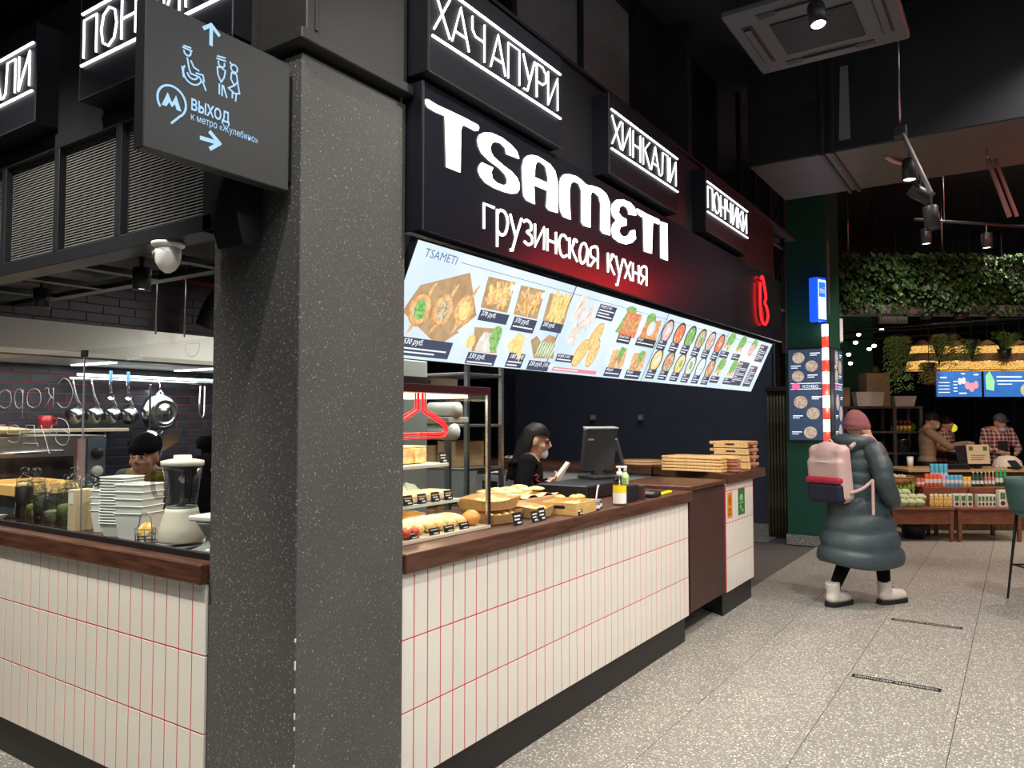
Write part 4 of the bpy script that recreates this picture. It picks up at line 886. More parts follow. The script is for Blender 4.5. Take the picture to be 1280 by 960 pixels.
for z, n in ((1.2105, 3), (1.5305, 2), (.7605, 3)):
    for k in range(n):
        e = empty('flat_carton', (-3.75 - .22 + .2 * (k % 3), 4.65, z), 0, 'flat brown carton lying on the steel rack', 'carton', 'cartons on the steel rack')
        w_ = .17; h_ = r_.uniform(.10, .2); MB().box((0, 0, h_ / 2), (w_, .36, h_), .003).build('carton_body', m_cart, e); MB().box((0, 0, h_ + .0006), (w_, .05, .001)).build('tape', mat('carton_tape', (.55, .42, .25), .4), e)
hb = empty('perforated_beam', (-2.46, 2.23, 1.735), 0, 'pale perforated steel angle beam resting above the showcase', 'beam')
m_ = MB(); m_.box((0, .50, .022), (.02, .86, .04), .002); m_.build('web', mat('beam_cream', (.55, .50, .44), .45), hb); MB().box((-.03, .50, .043), (.08, .86, .005)).build('flange', MATS['beam_cream'], hb)
for y in (.08, .17, .3, .5, .7): MB(frame((.0105, y, .022), (0, 1, 0), (0, 0, 1))).disc(0, 0, .007, .009, 0, 12).build('hole', m_black, hb)
ws = empty('paper_roll_shelf', (-3.30, 4.05, 1.0), 0, 'white paper rolls on a pale bracket shelf behind the till', 'shelf')
MB().box((.0, 0, .565), (.34, .22, .035), .003).build('shelf_board', MATS['beam_cream'], ws); MB().box((0, .1, .28), (.04, .03, .56)).build('post', m_steel, ws)
MB().lathe([(0, -.12), (.055, -.12), (.055, .12), (0, .12)], 20, M=T(.06, -.05, .485, ry=R(90))).build('paper_roll', m_white, ws)
MB().lathe([(0, -.12), (.05, -.12), (.05, .12), (0, .12)], 20, M=T(.06, -.02, .634, ry=R(90))).build('paper_roll', m_white, ws)
MB().box((0, .1, -.985), (.3, .2, .03)).build('foot', m_steel, ws); MB().box((0, .1, -.49), (.04, .03, .98)).build('post', m_steel, ws)
# ================================================================ glass showcase on the counter
CX0, CX1, CY0, CY1, CZ1 = -2.66, -2.09, 2.225, 2.955, 1.722
sc = empty('glass_showcase', (CX1, CY0, Z1), 0, 'lit glass food showcase with dark maroon frame on the counter', 'showcase')
m_mar = mat('maroon_frame', (.035, .008, .012), .35)
def S(x0, x1, y0, y1, z0, z1, name, m, bev=.002): return MB().box(((x0 + x1) / 2 - CX1, (y0 + y1) / 2 - CY0, (z0 + z1) / 2 - Z1), (x1 - x0, y1 - y0, z1 - z0), bev).build(name, m, sc)
S(CX0, CX1, CY0, CY1, Z1, Z1 + .016, 'base_plate', mat('showcase_base', (.55, .48, .38), .3))
S(CX0, CX1, CY0, CY1, CZ1 - .035, CZ1, 'top_frame', m_mar)
S(CX1 - .014, CX1, CY1 - .018, CY1, Z1 + .016, CZ1 - .035, 'corner_post', m_black); S(CX1 - .016, CX1 - .0005, CY1 - .026, CY1 - .0185, Z1 + .016, CZ1 - .035, 'corner_profile', m_steel)
S(CX0, CX0 + .02, CY1 - .02, CY1, Z1 + .016, CZ1 - .035, 'corner_post', m_black); S(CX0, CX0 + .02, CY0, CY0 + .02, Z1 + .016, CZ1 - .035, 'corner_post', m_black); S(CX1 - .014, CX1, CY0, CY0 + .014, Z1 + .016, CZ1 - .035, 'corner_post', m_black)
S(CX1 - .009, CX1 - .003, CY0 + .014, CY1 - .027, Z1 + .016, CZ1 - .035, 'front_pane', m_pane, 0); S(CX0 + .02, CX1 - .014, CY1 - .012, CY1 - .006, Z1 + .016, CZ1 - .035, 'side_pane', m_pane, 0)
m_sh = mat('shelf_white_edge', (.62, .64, .6), .3)
S(CX0 + .03, -2.24, CY0 + .01, CY1 - .13, 1.352, 1.368, 'shelf', m_sh); S(CX0 + .03, -2.19, CY0 + .01, CY1 - .11, 1.188, 1.204, 'shelf', m_sh)
S(CX0 + .1, CX1 - .1, CY0 + .03, CY1 - .05, CZ1 - .05, CZ1 - .036, 'lamp_strip', mat('showcase_lamp', (1, .9, .7), .4, emit=(1, .82, .55), es=3))
d_ = bpy.data.lights.new('showcase_light', 'AREA'); d_.energy = 3.6; d_.color = (1, .80, .5); d_.shape = 'RECTANGLE'; d_.size = .3; d_.size_y = .6
o_ = bpy.data.objects.new('showcase_light', d_); col.objects.link(o_); o_.location = (-2.32, 2.58, 1.668)
for zz, xx in ((1.35, -2.3), (1.186, -2.26)):
    d_ = bpy.data.lights.new('showcase_shelf_light', 'AREA'); d_.energy = 1.0; d_.color = (1, .80, .5); d_.shape = 'RECTANGLE'; d_.size = .05; d_.size_y = .5
    o_ = bpy.data.objects.new('showcase_shelf_light', d_); col.objects.link(o_); o_.location = (xx, 2.53, zz - .001)
# red neon reflection in the glass, modelled as glowing hanger-shaped tubes
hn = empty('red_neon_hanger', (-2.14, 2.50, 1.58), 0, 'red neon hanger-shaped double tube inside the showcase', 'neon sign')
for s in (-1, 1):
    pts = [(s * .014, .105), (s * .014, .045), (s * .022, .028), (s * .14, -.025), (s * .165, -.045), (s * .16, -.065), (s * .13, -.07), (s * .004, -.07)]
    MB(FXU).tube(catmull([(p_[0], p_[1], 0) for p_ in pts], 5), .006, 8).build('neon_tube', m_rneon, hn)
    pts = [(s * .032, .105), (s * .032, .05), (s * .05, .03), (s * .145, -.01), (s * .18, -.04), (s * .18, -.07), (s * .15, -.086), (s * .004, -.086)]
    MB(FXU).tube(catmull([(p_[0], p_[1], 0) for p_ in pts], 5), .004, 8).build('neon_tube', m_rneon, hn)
# ---------------- food in the showcase
m_wrap = mat('cling_wrapped_bread', (.66, .50, .29), .35, noise=(18, (.80, .66, .44), .35, .65)); m_kbox = mat('kraft_box', (.48, .29, .15), .6, noise=(10, (.55, .35, .19), .35, .65)); m_cake = mat('honey_cake', (.85, .52, .15), .6, noise=(30, (.96, .78, .42), .4, .6)); m_choc = mat('choc_top', (.10, .03, .02), .4)
m_tag = mat('black_price_card', (.012, .012, .014), .5); m_chalk = mat('chalk_text', (.7, .7, .68), .7); m_tom = mat('tomato_red', (.60, .08, .04), .3); m_bun = mat('golden_bun', (.62, .30, .08), .5, noise=(20, (.80, .50, .18), .35, .65))
def card(x, y, z, w_=.05, h_=.038, rz=0, label='black price card', grp='price cards', txt=2, lab=None):
    e = empty('price_card', (x, y, z), rz, lab or label, 'price card', grp)
    MB(T(0, 0, 0, ry=R(-12))).box((0, 0, h_ / 2), (.003, w_, h_), .0006).build('card', m_tag, e)
    m_ = MB(T(0, 0, 0, ry=R(-12)) @ frame((.0019, 0, 0), (0, 1, 0), (0, 0, 1)))
    for q in range(txt): m_.rect(-w_ * .36, h_ * (.66 - .26 * q), w_ * (.36 - .12 * q), h_ * (.78 - .26 * q))
    m_.rect(-w_ * .1, h_ * .12, w_ * .36, h_ * .26); m_.build('chalk_writing', m_chalk, e)
# shelf 1: cake slices
for k in range(4):
    e = empty('cake_slice', (-2.36, 2.43 + .088 * k, 1.3685), 0, 'tall layered honey cake slice on the upper showcase shelf', 'cake', 'cake slices on the upper shelf')
    MB().box((0, 0, .038), (.12, .08, .07), .004).build('cake', m_cake, e); MB().box((0, 0, .077), (.118, .078, .008), .002).build('icing', m_choc if k < 2 else m_cake, e); MB().box((.0605, 0, .04), (.002, .078, .008)).build('cream_layer', m_wrap, e)
e = empty('beige_bake', (-2.36, 2.31, 1.3685), 0, 'salmon-beige bake at the end of the upper shelf', 'cake'); MB().box((0, 0, .03), (.12, .1, .06), .006).build('bake_body', mat('salmon_bake', (.70, .38, .22), .6), e); MB().box((0, 0, .063), (.11, .09, .008), .003).build('glaze', m_wrap, e)
card(-2.25, 2.37, 1.3685, .05, .045, lab='black price card before the beige bake'); card(-2.25, 2.80, 1.3685, .055, .05, lab='black price card at the end of the upper showcase shelf')
# shelf 2: kraft boxes behind, wrapped sandwiches with cards in front
for c in range(3):
    for l in range(3):
        e = empty('kraft_box', (-2.40, 2.31 + .107 * c, 1.2045 + .0455 * l), 0, 'small brown kraft box stacked on the middle showcase shelf', 'box', 'kraft boxes on the middle shelf')
        m_ = MB(); a, b = (.055, .045), (.062, .0525)
        m_.add([(-a[0], -a[1], 0), (a[0], -a[1], 0), (a[0], a[1], 0), (-a[0], a[1], 0), (-b[0], -b[1], .042), (b[0], -b[1], .042), (b[0], b[1], .042), (-b[0], b[1], .042)], [(3, 2, 1, 0), (4, 5, 6, 7), (0, 1, 5, 4), (1, 2, 6, 5), (2, 3, 7, 6), (3, 0, 4, 7)])
        m_.build('box_body', m_kbox, e); MB().prism([(-.045, .040), (.045, .040), (0, .018)], 0, .001, M=frame((.0625, 0, 0), (0, 1, 0), (0, 0, 1))).build('lid_flap', m_kbox, e)
for k in range(6):
    e = empty('wrapped_sandwich', (-2.265, 2.30 + .092 * k, 1.2045), 0, 'pale wrapped sandwich roll on the middle showcase shelf', 'sandwich', 'wrapped rolls on the middle shelf')
    MB().box((0, 0, .022), (.14, .08, .042), .014).build('roll', m_wrap, e); MB().box((.071, 0, .02), (.003, .05, .026)).build('end_fold', m_kbox, e)
    if k: card(-2.1885, 2.30 + .092 * k, 1.205, .058, .042, lab='black price card before the wrapped rolls on the middle shelf', grp='cards on the middle shelf')
# base: boxes, rolls, buns, tomatoes
for c in range(2):
    for l in range(2):
        e = empty('kraft_box', (-2.405, 2.36 + .15 * c, 1.077 + .05 * l), 0, 'wide kraft box on the showcase floor', 'box', 'kraft boxes on the showcase floor'); MB().box((0, 0, .022), (.12, .13, .044), .004).build('box_body', m_kbox if c else m_wrap, e); MB().box((0, 0, .0465), (.1, .11, .003)).build('lid', m_kbox, e)
e = empty('round_pie', (-2.445, 2.76, 1.077), 0, 'round golden pie on the showcase floor', 'pie'); MB().lathe([(0, 0), (.09, 0), (.10, .03), (.09, .045), (.05, .05), (0, .052)], 24).build('crust', m_bun, e); MB().lathe([(0, .0525), (.06, .051), (.06, .053), (0, .056)], 20).build('filling', m_cake, e)
for k in range(8):
    e = empty('bread_roll', (-2.235, 2.29 + .076 * k, 1.077), 0, 'pale wrapped long roll on the showcase floor', 'roll', 'long rolls on the showcase floor')
    MB().ell((0, 0, .03), (.095, .036, .03), 14, 8).build('roll_body', m_wrap, e); MB().ell((.075, 0, .022), (.02, .03, .02), 10, 6).build('browned_end', m_bun, e)
for k in range(3):
    e = empty('tomato', (-2.125, 2.335 + .055 * k, 1.077), 0, 'ripe red tomato in the front of the showcase', 'tomato', 'tomatoes in the showcase'); MB().ell((0, 0, .024), (.024, .026, .023), 14, 9).build('fruit', m_tom, e); MB().lathe([(.008, .045), (.003, .049), (0, .05)], 6).build('stem', mat('leaf_green', (.08, .2, .04), .5), e)
e = empty('orange_bun', (-2.15, 2.88, 1.077), 0, 'glazed orange bun by the showcase corner post', 'bun'); MB().ell((0, 0, .035), (.045, .045, .035), 14, 8).build('bun_body', mat('orange_glaze', (.75, .30, .08), .35), e); MB().ell((0, 0, .062), (.025, .025, .01), 10, 6).build('topping', m_bun, e)
for k, y in enumerate((2.31, 2.42, 2.56, 2.66, 2.77)): card(-2.106, y, 1.077, .07, .03, lab=['dark red price card before the tomatoes', 'dark red price card beside the last tomato', 'black price card before the long rolls', 'black price card before the middle long rolls', 'black price card near the orange bun'][k], txt=1)
wp = empty('crumpled_wrap', (-2.435, 2.715, 1.2045), 0, 'crumpled bluish clear wrapping on the middle showcase shelf', 'wrap'); r_ = random.Random(5); m_ = MB(); vs_ = []
n = 12
for i in range(n):
    for j in range(8): vs_.append((-.07 + .02 * j, -.12 + .022 * i, .012 + .075 * r_.random() * math.sin(math.pi * (i + .5) / n) * math.sin(math.pi * (j + .5) / 8) + .0))
m_.add(vs_, [(i * 8 + j, i * 8 + j + 1, (i + 1) * 8 + j + 1, (i + 1) * 8 + j) for i in range(n - 1) for j in range(7)], sm=False); m_.box((0, 0, .005), (.1, .2, .008)); m_.build('wrap_sheet', mat('bluish_wrap', (.55, .64, .68), .25), wp)
# ================================================================ bread trays, crate and small things on the counter
def tray(x, y, z, label, lx=.30, ly=.32, rz=0):
    e = empty('bread_tray', (x, y, z), rz, label, 'tray', 'bread trays beside the showcase'); m_ = MB(); n = 24; P0 = []; P1 = []
    for k in range(n):
        t = 2 * math.pi * k / n; c, s = math.cos(t), math.sin(t); q = 1 / max(abs(c) ** 2.6 + abs(s) ** 2.6, 1e-6) ** (1 / 2.6)
        P0.append((c * q * lx * .42, s * q * ly * .42, .003)); P1.append((c * q * lx * .5, s * q * ly * .5, .055 + .006 * math.sin(3 * t)))
    k0 = len(P0); m_.add(P0 + P1, [list(range(n))[::-1]] + [(i, (i + 1) % n, n + (i + 1) % n, n + i) for i in range(n)]); m_.build('tray_shell', mat('tray_kraft', (.62, .40, .18), .45), e); return e
r_ = random.Random(21)
def breads(cx, cy, z, nx, ny, dx, dy, label, grp, rx=.05, ry=.022, rz_=.017, colr=None, jit=.3):
    for i in range(nx):
        for j in range(ny):
            e = empty('pastry', (cx + (i - (nx - 1) / 2) * dx, cy + (j - (ny - 1) / 2) * dy, z + (.004 if (i + j) % 2 else 0)), r_.uniform(-jit, jit), label, 'pastry', grp)
            MB().ell((0, 0, rz_), (rx, ry, rz_), 12, 7).build('dough', colr or m_bun, e); MB().ell((0, 0, rz_ * 1.75), (rx * .6, ry * .5, rz_ * .35), 10, 5).build('glaze', m_cake, e)
m_bun2 = mat('pale_bun', (.78, .48, .16), .45, noise=(20, (.92, .70, .32), .35, .65))
tray(-2.21, 3.14, Z1, 'lower kraft tray of pastries beside the showcase', .26, .34)
breads(-2.21, 3.14, Z1 + .012, 2, 4, .085, .058, 'golden pastry in the lower kraft tray', 'pastries in the lower tray', .038, .022, .017, m_bun2)
tray(-2.25, 3.16, Z1 + .062, 'upper kraft tray of pastries stacked beside the showcase', .28, .36)
breads(-2.25, 3.16, Z1 + .074, 2, 4, .09, .060, 'golden pastry in the upper kraft tray', 'pastries in the upper tray', .040, .022, .017, m_bun2)
lt = empty('lined_bread_tray', (-2.475, 3.70, Z1), 0, 'long paper-lined tray of yellow flatbread before the cashier', 'tray')
MB().box((0, 0, .03), (.30, .56, .06), .006).build('tray_box', mat('tray_kraft'), lt)
m_ = MB(); n = 14
m_.add([(-.15 + .3 * j / 3, -.29 + .58 * i / (n - 1), .064 + .012 * math.sin(i * 1.7 + j) + .006 * (j % 2)) for i in range(n) for j in range(4)], [(i * 4 + j, i * 4 + j + 1, (i + 1) * 4 + j + 1, (i + 1) * 4 + j) for i in range(n - 1) for j in range(3)]); m_.build('paper_liner', mat('cream_paper', (.80, .66, .36), .6), lt)
breads(-2.475, 3.70, Z1 + .086, 2, 4, .12, .12, 'flat yellow bread on the lined tray', 'flatbreads on the lined tray', .055, .045, .012, m_bun2)
tray(-2.17, 3.43, Z1, 'shallow kraft tray of brown pastries between trays and crate', .24, .24)
breads(-2.17, 3.43, Z1 + .012, 2, 3, .078, .052, 'brown sugared pastry in the shallow kraft tray', 'pastries in the shallow tray', .034, .02, .017)
# wooden crate with cookies
cr = empty('wooden_crate', (-2.075, 3.68, Z1), R(4), 'small pale wooden crate of cookies on the counter', 'crate')
m_cr = mat('pale_crate_wood', (.58, .36, .12), .55, wood=(12, (.70, .47, .18)), stretch=(1, 1, 5)); MB().box((0, 0, .005), (.20, .26, .01)).build('bottom', m_cr, cr)
MB().box((.098, 0, .0325), (.01, .26, .065), .001).build('side', m_cr, cr); MB().box((-.098, 0, .0325), (.01, .26, .065), .001).build('side', m_cr, cr)
for s in (-1, 1):
    MB().box((0, s * .127, .0325), (.19, .01, .065), .001).build('end_board', m_cr, cr); MB(frame((0, s * .1325, .042), (s * -1, 0, 0), (0, 0, 1))).box((0, 0, 0), (.07, .016, .002), .0005).build('hand_slot', m_black, cr)
for l in range(3):
    for k in range(5 - l):
        e = empty('cookie', (-2.075 + r_.uniform(-.045, .045), 3.68 + (k - (4 - l) / 2) * .045, Z1 + .012 + .030 * l), r_.uniform(-.35, .35), 'small golden cookie heaped in the wooden crate', 'cookie', 'cookies in the wooden crate')
        MB().ell((0, 0, .012), (.034, .020, .013), 10, 6).build('cookie_body', m_bun2, e); MB().ell((.0, 0, .024), (.018, .008, .004), 8, 4).build('crack', m_bun, e)
card(-2.03, 3.10, Z1, .075, .062, lab='black price card before the lower kraft tray'); card(-2.02, 3.24, Z1, .06, .055, lab='black price card before the shallow tray, nearer to showcase'); card(-2.02, 3.31, Z1, .065, .065, lab='black price card before the shallow tray, nearer to crate'); card(-1.962, 3.60, Z1, .05, .05, lab='black price card in front of the cookie crate')
for k, (x, y) in enumerate(((-2.0, 3.85), (-2.03, 3.93))):
    e = empty('small_jar', (x, y, Z1), 0, ['small jar with purple label beside the cookie crate', 'small dark jar with clear lid near the sanitizer'][k], 'jar'); MB().lathe([(0, 0), (.022, 0), (.024, .01), (.024, .035), (.02, .04), (0, .04)], 16).build('body', mat('jar_dark%d' % k, ((.18, .1, .14), (.05, .05, .05))[k], .3), e); MB().lathe([(0, .041), (.021, .041), (.021, .052), (0, .053)], 16).build('lid', m_grey, e); MB().lathe([(.0245, .012), (.0245, .03)], 16, cap=False).build('label_band', m_chalk, e)
# sanitizer bottle
sz = empty('sanitizer_bottle', (-1.995, 4.145, Z1), R(35), 'clear pump bottle with yellow and white label', 'bottle')
MB().lathe([(0, 0), (.036, 0), (.04, .008), (.04, .135), (.034, .155), (.016, .17), (.016, .175), (0, .176)], 24).build('bottle', archi_glass('bottle_clear', (.86, .86, .82), .9), sz)
MB().lathe([(.0405, .012), (.0405, .075)], 24, cap=False).build('label_band', mat('label_white', (.80, .78, .74), .4), sz, label='white lower label'); MB().lathe([(.0405, .0755), (.0405, .118)], 24, cap=False).build('label_band', mat('label_yellow', (.85, .62, .02), .4), sz, label='yellow upper label')
MB().lathe([(0, .172), (.018, .172), (.018, .196), (.008, .2), (.006, .222), (0, .222)], 16).build('pump_collar', m_white, sz); MB().box((.012, 0, .226), (.065, .016, .012), .004).build('pump_head', m_white, sz); MB().tube([(0, 0, .01), (0, 0, .17)], .003, 6).build('dip_tube', m_white, sz)
pb = empty('black_box', (-2.06, 4.36, Z1), 0, 'black counter box holding a green bottle', 'box'); MB().box((0, 0, .05), (.10, .17, .10), .004).build('box_shell', m_black, pb); MB().box((0, 0, .1005), (.09, .16, .001)).build('inner_tray', m_blackpl, pb)
gb = empty('spray_bottle', (-2.06, 4.36, Z1 + .1012), 0, 'small pale green bottle standing on the black box', 'bottle'); MB().lathe([(0, 0), (.02, 0), (.022, .005), (.022, .06), (.012, .075), (.01, .08), (0, .08)], 18).build('bottle', mat('pale_green_plastic', (.50, .68, .32), .35), gb); MB().lathe([(0, .081), (.011, .081), (.008, .11), (.004, .118), (0, .118)], 12).build('nozzle', m_white, gb)
MB().lathe([(.0225, .015), (.0225, .045)], 16, cap=False).build('label_band', mat('label_lime', (.36, .55, .2), .5), gb)
wb = empty('card_holder', (-2.02, 4.50, Z1), 0, 'upright brown wooden block beside the black box', 'block'); MB().box((0, 0, .045), (.05, .03, .09), .003).build('block', m_flap, wb); MB().box((0, 0, .0905), (.04, .02, .001)).build('slot', m_black, wb)
kt = empty('payment_terminal', (-2.03, 4.70, Z1), R(6), 'flat black card terminal lying on the worktop', 'terminal'); MB().box((0, 0, .016), (.08, .17, .03), .008).build('body', m_black, kt); MB().box((0, .04, .0318), (.055, .05, .001)).build('screen', m_screenw, kt)
for i in range(3):
    for j in range(3): MB().box((-.02 + .02 * i, -.06 + .02 * j, .0325), (.014, .012, .002)).build('key', m_grey, kt)
yk = empty('yellow_cutter', (-2.02, 4.91, Z1), R(4), 'bright yellow box cutter on the worktop', 'cutter'); MB().box((0, 0, .009), (.03, .20, .017), .005).build('handle', mat('bright_yellow', (.85, .65, .02), .35), yk); MB().box((0, .11, .009), (.015, .03, .002)).build('blade', m_steel, yk)
# till: drawer, screen, customer display, cable
td = empty('cash_drawer', (-2.45, 4.56, Z1), 0, 'low black cash drawer unit under the till screen', 'cash drawer'); MB().box((0, 0, .045), (.36, .62, .09), .006).build('housing', m_black, td); MB().box((.182, 0, .045), (.006, .58, .07), .002).build('front', m_gloss, td); MB().box((.186, .1, .05), (.004, .05, .012)).build('lock', m_steel, td)
ts = empty('till_screen', (-2.50, 4.86, Z1 + .0905), R(-22), 'large dark till monitor seen from behind', 'monitor')
M_ = T(0, 0, .20, ry=R(9)); MB(M_).box((0, 0, .0), (.04, .30, .31), .012).build('housing', mat('till_grey', (.035, .037, .04), .35), ts); MB(M_).box((0, 0, .158), (.055, .29, .012), .004).build('top_edge', mat('till_light', (.35, .36, .37), .3), ts)
MB(M_).box((.022, -.10, .08), (.004, .05, .012)).build('badge', MATS['till_light'], ts); MB().box((0, 0, .012), (.2, .24, .024), .006).build('stand_foot', MATS['till_grey'], ts); MB().box((-.02, 0, .06), (.05, .08, .10), .006).build('stand_neck', MATS['till_grey'], ts); MB(M_).box((-.021, 0, 0), (.002, .27, .28)).build('screen', m_screenw, ts)
cd_ = empty('customer_display', (-2.27, 4.74, Z1 + .0905), R(25), 'slim dark customer display on an angled arm', 'display'); M_ = T(0, 0, .16, ry=R(-14)); MB(M_).box((0, 0, 0), (.022, .10, .26), .006).build('panel', MATS['till_grey'], cd_); MB().box((0, 0, .02), (.10, .1, .04), .006).build('foot', m_black, cd_)
m_ = MB(); m_.lathe([(0, 0), (.02, 0), (.02, .03), (0, .03)], 14, M=T(-.03, -.02, .20, ry=R(90))); m_.build('hinge_knob', m_black, cd_)
wc = empty('white_cable', (-2.06, 3.99, Z1), 0, 'white looped cable beside the pump bottle', 'cable'); MB().tube(catmull([(0, -.03, .004), (.005, -.028, .06), (.0, .0, .115), (-.02, .05, .12), (-.05, .1, .10)], 6), .0045, 7).build('cable_run', m_white, wc)
# ================================================================ boards on the raised counter
m_bd = mat('board_wood', (.62, .36, .13), .5, wood=(8, (.78, .52, .24)), stretch=(8, 1.2, 8)); m_bdx = mat('board_wood_end', (.40, .15, .09), .5)
for k in range(5):
    e = empty('serving_board', (-2.31, 6.36, Z2 + .026 * k), R(-4 + 1.5 * (k % 2)), 'rectangular wooden serving board with handle, in the flat stack', 'board', 'flat stack of serving boards')
    MB().box((0, 0, .0125), (.54, .34, .022), .004).build('board', m_bd, e); MB().box((.31, 0, .0125), (.09, .09, .022), .008).build('handle', m_bd if k > 3 else m_bdx, e); MB().lathe([(.012, .024), (.006, .0245), (0, .0245)], 12, M=T(.33, 0, 0)).build('hanging_hole', m_black, e)
for k in range(4):
    e = empty('wooden_tray', (-2.15, 6.86, Z2 + .062 * k), R(8 - 3 * k), 'wooden tray with side grips, in the tall tray stack', 'tray', 'tall stack of wooden trays')
    MB().box((0, 0, .03), (.30, .30, .056), .003).build('tray_body', m_bd, e); MB().box((.0, -.1515, .033), (.08, .003, .014)).build('hand_slot', m_black, e)
    for s in (-1, 1): MB().box((s * .175, -.05, .042), (.06, .12, .03), .012).build('grip', m_bd if s < 0 else m_bdx, e)
for k in range(2):
    e = empty('round_board', (-3.08, 6.92, Z2 + .022 * k), 0, 'round pale wooden board on the back bar', 'board', 'round boards on the back bar'); MB().lathe([(0, .0), (.20, .0), (.205, .005), (.205, .016), (.20, .021), (0, .021)], 30).build('disc', m_bd, e); MB().lathe([(.19, .0212), (.186, .0214), (.18, .0212)], 30, cap=False).build('groove', m_bdx, e)
e = empty('napkin_bundle', (-4.62, 6.92, Z2), 0, 'small white folded bundle on the back bar', 'napkins'); MB().ell((0, 0, .022), (.10, .06, .022), 14, 7).build('bundle', m_white, e); MB().box((0, 0, .022), (.03, .122, .046), .006).build('band', m_grey, e)
# ================================================================ green column, bamboo screen
GX0, GX1, GY0, GY1 = -2.456, -1.94, 9.9, 10.65
MB().box(((GX0 + GX1) / 2, (GY0 + GY1) / 2, 2.56), (GX1 - GX0, GY1 - GY0, 4.87), .004).build('wall_green_column', m_green, kind='structure', label='dark green square column carrying lit menu boards', cat='column')
MB().box(((GX0 + GX1) / 2, (GY0 + GY1) / 2, .0625), (GX1 - GX0 + .03, GY1 - GY0 + .03, .123), .002).build('baseboard_column', m_terr, kind='structure')
MB().box((-1.935, 9.96, 3.3), (.012, .05, .9)).build('trim_2', m_grey, kind='structure')
bsn = empty('bamboo_screen', (-2.83, 10.40, 0), 0, 'narrow screen of dark bamboo canes beside the green column', 'screen')
cane = MB().lathe([(.019, 0), (.019, .4), (.0205, .405), (.019, .41), (.019, .95), (.0205, .955), (.019, .96), (.019, 1.5), (.0205, 1.505), (.019, 1.51), (.019, 1.93)], 10).mesh('bamboo_cane', m_bamdk)
for k in range(9): o = link('bamboo_cane', cane, bsn); o.location = (.022 + .041 * k, 0, 0)
MB().box((.185, .0, 1.955), (.39, .1, .05), .003).build('top_cap', m_black, bsn); MB().box((.185, -.045, 1.985), (.39, .01, .012)).build('light_edge', m_clad, bsn); MB().box((.185, .04, .97), (.38, .02, 1.92)).build('backing', m_blackpl, bsn)
# lit menu boards on the column
m_mb = mat('board_navy', (.02, .03, .05), .3, emit=(.025, .05, .10), es=1.0); m_mp = mat('board_dish', (.6, .4, .3), .5, emit=(.62, .42, .3), es=.7, noise=(40, (.85, .7, .55), .4, .6, 1)); m_mt = mat('board_text', (.8, .85, .9), .5, emit=(.8, .9, 1), es=.8); m_mk = mat('board_pink', (.8, .1, .3), .5, emit=(.85, .12, .3), es=.9)
def column_board(M, w_, h_, label):
    e = empty('lit_menu_board', M.translation, 0, label, 'menu board', 'menu boards on the green column'); A = T(*(-M.translation)) @ M
    m_ = MB(A); m_.box((w_ / 2, h_ / 2, .02), (w_, h_, .04), .004); m_.build('casing', m_black, e)
    MB(A).rect(.025, .025, w_ - .025, h_ - .025, .0405).build('display', m_mb, e)
    for k, (u, v, r_) in enumerate(((.32, .89, .16), (.66, .80, .16), (.30, .695, .16), (.36, .42, .18), (.68, .30, .17), (.60, .10, .17))):
        MB(A).disc(u * w_, v * h_, r_ * w_, r_ * w_ * .95, .0412, 20).build('dish_picture', m_mp, e)
    for (u, v) in ((.62, .93), (.12, .80), (.55, .70), (.65, .47), (.15, .27), (.12, .10)): q = MB(A); q.rect(u * w_, v * h_, (u + .26) * w_, (v + .010) * h_, .0412); q.rect(u * w_, (v - .02) * h_, (u + .18) * w_, (v - .012) * h_, .0412); q.build('caption', m_mt, e)
    q = MB(A); q.rect(.10 * w_, .555 * h_, .9 * w_, .562 * h_, .0412); q.rect(.10 * w_, .615 * h_, .9 * w_, .622 * h_, .0412); text_into(q, 'КОМБО', .05, T(.42 * w_, .57 * h_, 0), .0412, width=.4 * w_); q.build('heading', m_mt, e)
    MB(A).disc(.24 * w_, .588 * h_, .05, .04, .0416).build('pink_badge', m_mk, e)
column_board(frame((-2.43, 9.899, 1.28), (1, 0, 0), (0, 0, 1)), .455, 1.17, 'lit dish menu board on the front of the green column')
column_board(frame((-1.939, 9.98, 1.28), (0, 1, 0), (0, 0, 1)), .60, 1.17, 'lit dish menu board on the side of the green column')
sp_ = empty('striped_light_pole', (-1.955, 9.80, 0), 0, 'red and white striped glowing pole on the column corner', 'light pole')
m_sr = mat('pole_red', (.8, .03, .02), .4, emit=(1, .05, .03), es=1.6); m_sw = mat('pole_white', (1, .95, .9), .4, emit=(1, .93, .86), es=3.2)
z = 1.12
for k in range(11):
    h_ = .145; MB().lathe([(.038, z), (.038, z + h_ - .001)], 18, cap=True).build('stripe', m_sw if k % 2 == 0 else m_sr, sp_, label='white glowing stripe' if k % 2 == 0 else 'red stripe'); z += h_
MB().lathe([(0, z), (.042, z), (.042, z + .02), (0, z + .02)], 18).build('cap', m_black, sp_); MB().lathe([(0, 1.10), (.042, 1.10), (.042, 1.12), (0, 1.12)], 18).build('cap', m_black, sp_); MB().box((.0, .06, 2.0), (.03, .06, .03)).build('bracket', m_black, sp_); MB().box((.0, .06, 1.3), (.03, .06, .03)).build('bracket', m_black, sp_)
d_ = bpy.data.lights.new('pole_light', 'POINT'); d_.energy = 10; d_.color = (1, .9, .8); d_.shadow_soft_size = .1; o_ = bpy.data.objects.new('pole_light', d_); col.objects.link(o_); o_.location = (-1.86, 9.70, 1.8)
bx_ = empty('blue_box_sign', (-2.02, 9.74, 2.74), R(-22), 'small glowing blue box sign above the striped pole', 'sign')
MB().box((0, 0, .27), (.12, .19, .54), .012).build('box_body', mat('sign_blue', (.01, .06, .5), .3, emit=(.01, .08, .75), es=1.3), bx_)
